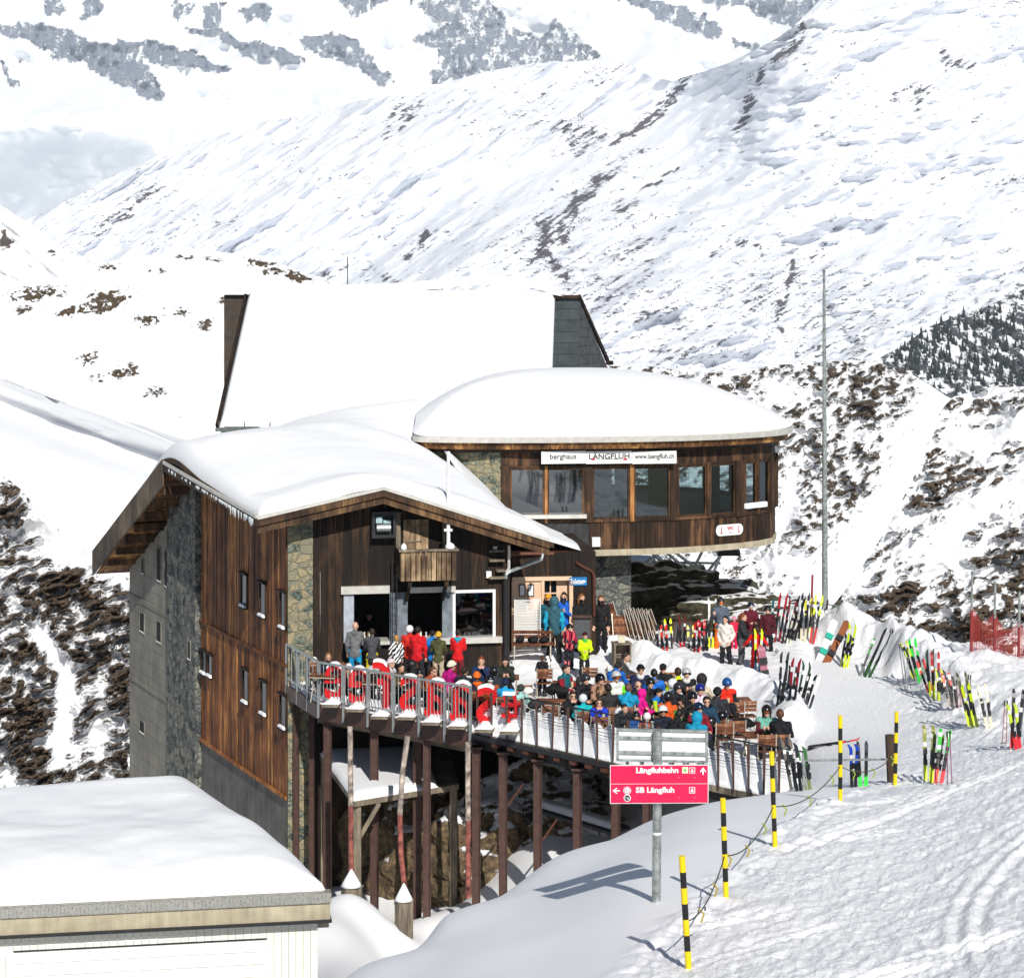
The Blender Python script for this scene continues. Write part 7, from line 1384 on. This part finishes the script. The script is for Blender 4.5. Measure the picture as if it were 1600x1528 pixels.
pair(1197, 1062, 1189, 1008, 'a8687a', 'a8687a', 'dusty pink snowboard standing beside the red suit child', board=True, back=.1, grp='snowboards at the snow wall')
for a in ((1416, 1075, 1406, 1006, '3a3c40', 'black gripped poles left of the ledge skis'), (1422, 1084, 1412, 1010, 'a0a4a8', 'silver poles stuck in the snow ledge'), (1500, 1108, 1496, 1062, 'b05a60', 'pinkish poles right of the dense row'), (1514, 1100, 1515, 1054, '6a5a58', 'dark poles behind the tall olive skis'), (1534, 1126, 1530, 1078, 'e8e8e4', 'white poles beside the cream skis'), (1569, 1162, 1572, 1094, '9a5a4a', 'copper and navy poles near the right edge'), (1341, 1229, 1340, 1172, '55585c', 'grey poles between the blue and grey skis'), (1484, 1224, 1482, 1142, '8a4a6a', 'purple poles right of the field skis'), (1365, 1060, 1394, 982, 'b8bcc0', 'pale poles crossing the snow wall'), (1100, 1026, 1108, 978, '1a1c20', 'black poles beside the bright red skis'), (1198, 1035, 1215, 1015, '4a4c50', 'thin poles lying near the maroon skier'), (1596, 1165, 1604, 1080, '55585c', 'dark poles at the very right edge'), (1035, 1020, 1037, 972, '2a2c30', 'dark poles at the left end of the board row')): poles(*a)
p = onz(1262, 1172, DK+.1); r = pair(1262, 1172, 1262, 1110, 'c01c22', '1a1a1c', 'red and black skis lying flat on the snow behind the black jacket man', L=1.5, z=DK+.2); r.rotation_quaternion = (Matrix.Rotation(math.radians(12), 4, 'Z') @ Matrix.Rotation(math.radians(88), 4, 'Y') @ Matrix.Rotation(.5, 4, 'Z')).to_quaternion(); r.location = (p.x, p.y, DK+.16)
# ================================================================= net fence, mast and small railing on the right
nf = []; M_net = plain('red_net_twine', (.45, .06, .05), .7, bst=0)
for i, (bx, by, ty) in enumerate(((1517, 1046, 893), (1553, 1052, 909), (1591, 1062, 924), (1632, 1070, 940))):
    D = 67.+i*.1; b, t = at(bx, by+6, D), at(bx+2, ty, D); nf.append((b, t)); m = MB(); m.tube([b, b.lerp(t, .62)], .045, 8); m.tube([b.lerp(t, .62), t], .04, 8, 1); 
    m.top('net_pole', [plain('dark_red_pole', (.25, .03, .03), .5), M_gal], tuple(b), ['leftmost pole of the red safety net', 'second pole of the red safety net', 'pole of the red safety net at the photo edge', 'net pole beyond the photo edge'][i], 'pole', 'poles of the red safety net')
m = MB()
for (b0, t0), (b1, t1) in zip(nf[:-1], nf[1:]):
    for k in range(34):
        s = k/33*.66+.02; pts = [b0.lerp(t0, s).lerp(b1.lerp(t1, s), u/8)-V3(0, -.1*math.sin(u/8*PI), (.22+.3*s)*math.sin(u/8*PI)) for u in range(9)]; m.tube(pts, .0075, 4, cap=False)
    for k in range(9):
        u = k/8; f = lambda s: b0.lerp(t0, s).lerp(b1.lerp(t1, s), u)-V3(0, -.1*math.sin(u*PI), (.22+.3*s)*math.sin(u*PI)); m.tube([f(.02), f(.35), f(.68)], .007, 4, cap=False)
m.top('safety_net', M_net, tuple(nf[0][0]), 'red mesh safety net sagging between poles at the right edge', 'net')
b = onz(1289, 957, -12.55); m = MB(); t = at(1287.5, 425, b.y); m.tube([b-V3(0, 0, .6), b.lerp(t, .5), t], [.12, .085, .05], 12); 
r = m.top('mast', M_gal, tuple(b), 'very tall thin grey steel mast right of the pavilion', 'mast'); m = MB(); c_ = at(1289, 461, b.y); m.tube([c_, c_+V3(.12, 0, .0)], .02, 6); m.lathe(t, [(.06, 0), (.06, .08), (.02, .12)], 8); m.part('cleat', M_gal, r)
r = empty('small_railing', tuple(at(1310, 965, 79)), 0, 'short grey railing with thin bars beside the tall mast', 'railing'); m = MB(); a, c_ = at(1292, 944, 79.5), at(1334, 950, 78.5)
m.tube([at(1258, 944, 79.8), a, c_], .025, 6); m.tube([c_, at(1322, 968, 78.2)], .03, 6); m.part('rail', M_gal, r); m = MB(); [m.tube([a.lerp(c_, k/11), a.lerp(c_, k/11)-V3(0, 0, .55)], .012, 5) for k in range(12)]; m.part('bars', M_gal, r)
m = MB(); b = onz(1267, 990, -12.8); m.tube([b, at(1269.5, 898, b.y)], .04, 8); m.top('red_stake', plain('dark_red_pole', (.25, .03, .03), .5), tuple(b), 'slim red stake rising behind the ski rack', 'stake')
m = MB(); b = at(543, 448, 101); m.tube([b-V3(0, 0, 1.2), at(543, 402, 101)], .03, 6); m.top('roof_pole', plain('green_grey_gutter', (.14, .17, .16), .5, .3), tuple(b), 'thin pole poking up behind the steep roof', 'pole')
# ================================================================= rock outcrop, struts and hut behind the pavilion
M_drock = rockcap = None
n_ = NT('dark_outcrop_rock'); g_ = n_.n('ShaderNodeNewGeometry'); sp = n_.n('ShaderNodeSeparateXYZ'); n_.l(g_.outputs['Normal'], sp.inputs[0]); f = n_.noise(1.1, 6, .7); k = n_.math('MULTIPLY_ADD', n_.math('ADD', sp.outputs[2], n_.math('MULTIPLY', n_.math('SUBTRACT', f, .5), .7)), 9, -6.6, clamp=True)
n_.set(n_.mix(k, n_.ramp(n_.noise(2.6, 6, .75), (.3, (.012, .011, .008)), (.5, (.05, .045, .028)), (.75, (.17, .15, .09))), (.86, .87, .89)), .85, 0, .2); n_.bump(n_.noise(3, 6, .7), 1., .2); M_out = n_.m
for i, (px, py, D, r, lab) in enumerate(((1040, 942, 84.5, (2.9, 1.8, 1.5), 'dark rock outcrop in the shade under the pavilion'), (1100, 955, 84, (2.6, 1.6, 1.25), 'rock outcrop right of the shaded one'), (1160, 965, 82.5, (2.5, 1.4, 1.0), 'brown sunlit rock behind the skiers'), (1215, 980, 80, (2.3, 1.2, .75), 'low brown rock behind the ski rack'), (1262, 985, 79.6, (1.6, 1.2, .6), 'small rock at the foot of the tall mast'))): boulder(at(px, py, D), r, i+3, 'rock_outcrop', lab, None, M_out, 60)
tr = empty('steel_struts', tuple(at(1080, 920, 88)), 0, 'crossed grey steel struts and rail behind the pavilion', 'steel frame')
for (x0, y0, x1, y1, D0_, D1_) in ((1016, 862, 1072, 910, 86, 90), (1020, 862, 1062, 902, 87, 90), (1040, 862, 1112, 922, 86, 90), (1054, 862, 1088, 888, 88, 91), (1098, 860, 1074, 908, 90, 92), (1134, 858, 1094, 908, 88, 91), (1128, 862, 1108, 912, 90, 92), (1018, 878, 1126, 880, 91, 91)): m = MB(); m.bar(at(x0, y0, D0_), at(x1, y1, D1_), .09, .09); m.part('strut', M_gal, tr)
m = MB(); c_ = at(1138, 863, 87); m.box(c_, (.9, .5, .22)); m.part('lamp_housing', M_dmetal, tr)
hut = empty('small_hut', tuple(at(990, 935, 93)), 0, 'small hut with blue grey panel roof glimpsed below the pavilion', 'building'); m = MB(); a, b, c_, d = at(979, 897, 91), at(988, 899, 90.5), at(1018, 868, 93), at(979, 866, 95)
m.prism([a, b, c_, d], (0, .02, -.1)); m.part('roof', plain('blue_grey_panels', (.05, .085, .12), .3, .2), hut); m = MB(); m.bar(b+V3(0, -.1, -.08), c_+V3(.1, -.1, -.08), .12, .16); m.tube([c_+V3(.1, -.2, -.1), c_+V3(.15, -.2, -.5), c_+V3(.45, -.2, -.8)], .05, 6); m.part('gutter', M_gal, hut)
m = MB(); m.prism([b+V3(0, .1, -.15), c_+V3(0, .1, -.15), c_+V3(0, .1, -1.6), b+V3(0, .1, -1.6)], (-.1, .3, 0)); m.prism([a+V3(.05, .1, -.15), b+V3(0, .1, -.15), b+V3(0, .1, -1.4), a+V3(.05, .1, -1.4)], (0, .3, 0)); m.part('wall', M_lmetal, hut)
# ================================================================= stacked furniture by the annex
def folded(px, py, rz, lab, name='folded_chair', W=.46, Hh=.92, lean=16, panel=True):
    r = empty(name, tuple(onz(px, py, DK+.25)), math.radians(rz), lab, 'chair' if name == 'folded_chair' else 'table', 'folded terrace furniture leaning by the annex'); a = math.tan(math.radians(lean))
    m = MB(); n = int(Hh/.1)
    for i in range(n): z = .12+(Hh-.15)*i/n; m.hexa([V3(-W/2, z*a-.012, z), V3(W/2, z*a-.012, z), V3(W/2, z*a+.012, z), V3(-W/2, z*a+.012, z), V3(-W/2, z*a+.01, z+.085), V3(W/2, z*a+.01, z+.085), V3(W/2, z*a+.034, z+.085), V3(-W/2, z*a+.034, z+.085)])
    m.part('slats', M_slat, r, local=True)
    for s in (-1, 1): m = MB(); x = s*(W/2+.03); m.tube([(x, -.1, 0), (x, Hh*a*.6-.05, Hh*.6), (x, Hh*a+.0, Hh+.04), (x*.9, Hh*a+.06, Hh), (x*.9, .1, .0)], .016, 6); m.part('frame', M_tube, r, local=True)
    return r
for i, (x, y, rz) in enumerate(((948, 1000, 50), (956, 1000, 60), (993, 1000, 70), (1000, 1001, 74), (1007, 1002, 72), (1014, 1002, 75), (1021, 1003, 76), (1028, 1003, 76), (964, 990, 60))): folded(x, y, rz, ['folded chair at the left end of the stack by the annex corner', 'second folded chair behind the leftmost one', 'folded chair just right of the upright tabletop', 'folded chair second right of the upright tabletop', 'middle folded chair in the right bundle', 'folded chair in the right bundle near its end', 'folded chair last but one in the right bundle', 'folded chair at the right end of the bundle', 'folded chair behind the upright tabletop'][i], Hh=1.05)
folded(973, 1001, 8, 'folded slatted tabletop facing the camera among the stacked chairs', 'folded_table', .62, .86, 14)
rk = empty('tray_rack', tuple(at(824, 1010, 70.9)), 0, 'tall white wire rack of stacked shelves in front of the cream door', 'rack'); m = MB()
for x in (-.42, .42):
    for y in (-.2, .2): m.tube([(x, y, 0), (x, y, 1.55)], .016, 6)
m.part('upright', M_white, rk, local=True)
for k in range(17): m = MB(); z = .1+.088*k; [m.bar((-.42, y, z), (.42, y, z), .018, .018) for y in (-.2, 0, .2)]; [m.bar((x, -.2, z), (x, .2, z), .018, .018) for x in (-.42, .42)]; m.part('shelf', M_white, rk, local=True)
bn = empty('wooden_bench', tuple(at(832, 1027, 69.9)), 0, 'brown bench with bags and helmets under the wire rack', 'bench'); m = MB(); [m.box((0, -.2+.12*i, .45), (1.35, .1, .04)) for i in range(4)]; m.part('seat', M_slat, bn, local=True); m = MB(); [m.box((0, .28, .62+.14*i), (1.35, .03, .1)) for i in range(2)]; m.part('backrest', M_slat, bn, local=True)
for x in (-.58, .58): m = MB(); m.bar((x, -.2, 0), (x, -.2, .43), .04, .04); m.bar((x, .24, 0), (x, .3, .85), .04, .04); m.part('leg', M_tube, bn, local=True)
def lump(p, r, mat, lab, name='bag', cat='bag', seed=1, grp=None):
    rng = np.random.RandomState(seed); r = np.array(r); pr = [('e', tuple(rng.uniform(-.35, .35, 3)*r), tuple(r*rng.uniform(.55, .85, 3))) for _ in range(5)]+[('c', (-r[0]*.3, -r[1]*.2, r[2]*.7), (r[0]*.3, -r[1]*.2, r[2]*.8), .02, .02)]
    V, Q = build_sd(pr, tuple(-r*1.5-.05), tuple(r*1.5+.05), .022, .03); V[:, 2] -= V[:, 2].min(); o = link(name, npmesh(name, V, Q, [mat])); o.location = p; return tag(o, lab, cat, grp)
for i, (x, y) in enumerate(((813, 1011), (833, 1010), (850, 1011))): p = at(x, y-2, 69.85); p.z = at(832, 1027, 69.9).z+.47; lump(p, (.16, .13, .12), cloth('101114'), ['black bag at the left end of the bench', 'black helmet bag in the middle of the bench', 'black bag at the right end of the bench'][i], seed=i+3)
def solidhelmet(px, py, zt, c, lab):
    V, Q = acc_mesh('helmet'); p = onz(px, py, zt+.1); o = link('helmet', npmesh('helmet', V*1.15+np.array((0, 0, .0)), Q, [gloss(c, .25)])); o.location = (p.x, p.y, zt+.02); o.rotation_euler = (0, 0, random.uniform(-2, 2)); tag(o, lab, 'helmet', 'helmets lying on the tables')
TZ = DK+.06+.88
for a in ((969, 1112, 'eceeec', 'white helmet lying on the table left of the coral child'), (1129, 1117, '101114', 'black helmet lying on the table behind the upper sign panel'), (920, 1064, 'e4e8e6', 'white helmet on the table in front of the teal and red jacket'), (908, 1062, '3a3c34', 'dark helmet on the table beside the teal and red jacket'), (826, 1079, 'e8e6e0', 'white helmet near the fence right of the hash letter'), (1032, 1088, '24386a', 'blue and white helmet in front of the pink hooded child'), (1056, 1072, '16171a', 'black helmet at the grey helmet table'), (1112, 1125, '1a1b1e', 'black helmet on the small table right of the cyan person'), (642, 1036, '101113', 'black helmet on the table under the red jackets')): solidhelmet(a[0], a[1], TZ, a[2], a[3])
for i, (x, y, c, l) in enumerate(((862, 1086, '15161a', 'black backpack with yellow trim on the table by the fence'), (878, 1088, '1b1c1a', 'black and yellow backpack heaped behind the fence'), (1166, 1137, '121214', 'wide black hat and bag piled on the right front table'), (1140, 1115, '16171a', 'dark bag on the chair at the red jacket table'), (838, 1108, '2c2e34', 'dark backpack leaning at the fence by the hash letter'))): lump(onz(x, y, DK+.75), (.22, .17, .15) if i != 2 else (.26, .2, .16), cloth(c), l, seed=i+9)
for i, (x, y) in enumerate(((1138, 1094), (1213, 1140), (943, 1118), (1080, 1118), (1050, 1100), (985, 1092), (894, 1068), (1204, 1130), (735, 1068), (680, 1072))):
    m = MB(); p = onz(x, y, TZ+.05); m.lathe((p.x, p.y, TZ-.05), [(.035, 0), (.045, .16)], 10); m.top('drink_cup', gloss(['d8c8a0', 'c88a3a', 'e8e4d8'][i % 3], .3), (p.x, p.y, TZ-.05), ['tall pale drink before the red jacket skier', 'amber drink before the black jacket man', 'white cup before the man with lime trousers', 'pale drink near the cyan hunched person', 'amber glass before the black cap person', 'white cup in front of the bald man', 'pale drink before the teal and red jacket', 'amber drink before the mint vest woman', 'white cup between the beanies', 'pale drink before the rust jacket'][i], 'drink', 'drinks on the terrace tables')
ct = empty('wooden_crate', tuple(onz(971, 1042, DK+.1)), .15, 'tall weathered open crate standing in the snow berm', 'crate'); m = MB(); [m.box((x, 0, .38), (.04, .5, .76)) for x in (-.26, .26)]; m.box((0, .24, .38), (.52, .03, .76)); m.part('side_board', M_grey, ct, local=True); m = MB(); m.box((0, 0, .78), (.6, .54, .05)); m.part('lid', M_grey, ct, local=True); m = MB(); m.box((0, -.02, .36), (.5, .46, .03)); m.part('shelf', M_grey, ct, local=True)
p = onz(971, 1042, DK+.1); m = MB(); m.box((p.x, p.y, DK+.1+.9), (.22, .2, .19)); m.box((p.x, p.y, DK+.1+1.0), (.25, .23, .04)); m.top('small_box', gloss('d8cfb8', .6), (p.x, p.y, DK+.9), 'small pale box standing on the wooden crate', 'box')
for (x0, y0, x1, y1, lab, D) in ((897, 964, 922, 1012, 'dark menu stand with brown top beside the people in black', 70.2), (1054, 974, 1081, 1016, 'dark grey board with brown frame behind the yellow skis', 74.2)):
    a, b = at(x0, y0, D), at(x1, y1, D); c_ = (a+b)/2; r = empty('dark_stand', (c_.x, D, b.z), 0, lab, 'stand'); m = MB(); m.box((c_.x, D, c_.z), (b.x-a.x, .06, a.z-b.z)); m.part('board', plain('dark_grey_board', (.07, .075, .08), .6), r); m = MB(); m.box((c_.x, D, a.z+.03), (b.x-a.x+.1, .3 if x0 < 900 else .1, .06)); [m.box((x, D, c_.z), (.06, .09, a.z-b.z)) for x in (a.x-.02, b.x+.02)]; m.part('frame', M_rust, r)
# backpack on the child's back, scarf of the woman in the dark coat
bp_ = lump(at(1183, 1004, 69.6), (.2, .13, .3), cloth('1c6aa8'), 'blue backpack worn by the red suit child', 'backpack', 'backpack', 21); bp_.location.z -= .3
lp = lump(at(855, 1041, 66.4), (.14, .12, .34), M_leo, 'black and white spotted scarf over the dark coat', 'scarf', 'scarf', 5); lp.location.z -= .3
# ================================================================= conifers on the far slope
def conifer_mesh(seed):
    rng = random.Random(seed); m = MB(); n = 7; H_ = 9.
    m.tube([(0, 0, -1), (0, 0, 2.5)], .22, 5)
    for l in range(7):
        z0 = 1.0+l*1.15; r = 2.3*(1-l/7.6); vs = [(0, 0, z0+2.0)]; k = 9
        for i in range(k): a = 2*PI*i/k+l; rr_ = r*rng.uniform(.65, 1.15)*(1 if i % 2 else .72); vs.append((rr_*math.cos(a), rr_*math.sin(a), z0-rng.uniform(0, .5)))
        m.add(vs, [(0, 1+i, 1+(i+1) % k) for i in range(k)]+[tuple(range(k, 0, -1))])
    return m.mesh('conifer', [plain('conifer_needles', (.018, .026, .024), .8, 0, .3, .6, 3, .3)])
cms = [conifer_mesh(s) for s in range(4)]; rng = random.Random(5); nt = 0; cl = [(1400, 545), (1425, 540), (1445, 525), (1470, 520), (1500, 525), (1520, 500), (1545, 500), (1430, 570), (1450, 585), (1475, 590), (1490, 560), (1505, 590), (1530, 570), (1550, 590), (1575, 600), (1595, 590), (1465, 555), (1415, 560), (1560, 540), (1590, 555), (1580, 510)]
while nt < 285:
    if rng.random() < .86: c_ = rng.choice(cl); x, y = c_[0]+rng.gauss(0, 15), c_[1]+rng.gauss(0, 13)
    else: x, y = rng.uniform(1385, 1640), rng.uniform(470, 612)
    if y < silw(x)+4 or y > 618 or x > 1650 or x < 1378: continue
    D = float(wood_D(np.array([[x]]), np.array([[y]]))[0, 0]); s = rng.uniform(.3, 1.05); o = link('conifer', cms[nt % 4]); o.location = at(x, y, D); o.scale = (s, s, s*rng.uniform(.9, 1.15)); o.rotation_euler = (0, 0, rng.uniform(0, 6)); tag(o, 'small dark conifer among many on the steep far slope', 'tree', 'conifers on the far slope'); nt += 1
# ski graphics: give each ski a black middle and a small stripe
for o in list(bpy.data.objects):
    if o.name.split('.')[0] == 'ski' and o.type == 'MESH':
        me = o.data; me.materials.append(gloss('141519', .35)); me.materials.append(gloss('d9dad6', .35)); n = len(me.polygons)
        k = random.randint(3, 5)
        for f in me.polygons:
            i = f.index//4
            if 5 <= i <= 7: f.material_index = 2
            if i == k+6: f.material_index = 3 if random.random() < .5 else 2
# ================================================================= air and cloud
def volmat(name, dens, col, aniso=.2):
    m = bpy.data.materials.new(name); m.use_nodes = True; t = m.node_tree; t.nodes.clear(); o = t.nodes.new('ShaderNodeOutputMaterial'); v = t.nodes.new('ShaderNodeVolumePrincipled')
    v.inputs['Color'].default_value = (*col, 1); v.inputs['Density'].default_value = dens; v.inputs['Anisotropy'].default_value = aniso; t.links.new(v.outputs[0], o.inputs['Volume']); return m
b = MB(); b.box((0, 11000, 500), (16000, 23000, 3000))
b.top('haze', volmat('haze_air', HAZE, (.84, .92, 1.)), (0, 11000, 500), 'thin blue air filling the valley between the lodge and the far range', None, None, 'stuff')
Dc = 5200.; rng = np.random.RandomState(4); pr = []
def cb(x, y, rx, ry): c = at(x, y, Dc); s = Dc/F; return ('e', (c.x+rng.uniform(-5, 5), c.y-Dc+rng.uniform(-60, 60), c.z), (rx*s, 110, ry*s))
for x, y, rx, ry in ((-40, 290, 90, 70), (40, 262, 80, 52), (100, 240, 70, 40), (165, 252, 70, 40), (215, 262, 55, 32), (60, 320, 120, 50), (10, 235, 50, 30), (250, 285, 60, 34), (150, 310, 120, 50), (85, 218, 30, 18), (205, 232, 30, 16)): pr.append(cb(x, y, rx, ry))
P3 = at(100, 280, Dc); V, Q = build_sd(pr, (P3.x-420, -220, P3.z-240), (P3.x+420, 220, P3.z+200), 13., 20.)
nrm = fbm(V[:, 0]/40, V[:, 2]/30, 5, 3)*46; V[:, 2] += nrm; V[:, 0] += fbm(V[:, 0]/50+7, V[:, 2]/30, 4, 5)*40; V[:, 1] += fbm(V[:, 0]/60, V[:, 2]/50, 4, 8)*120
o = link('cloud', npmesh('cloud', V, Q, [volmat('cloud_vapour', .0055, (.9, .95, 1.), 0.)])); o.location = (0, Dc, 0); tag(o, 'soft grey blue cloud bank lying in the valley at upper left', None, None, 'stuff')
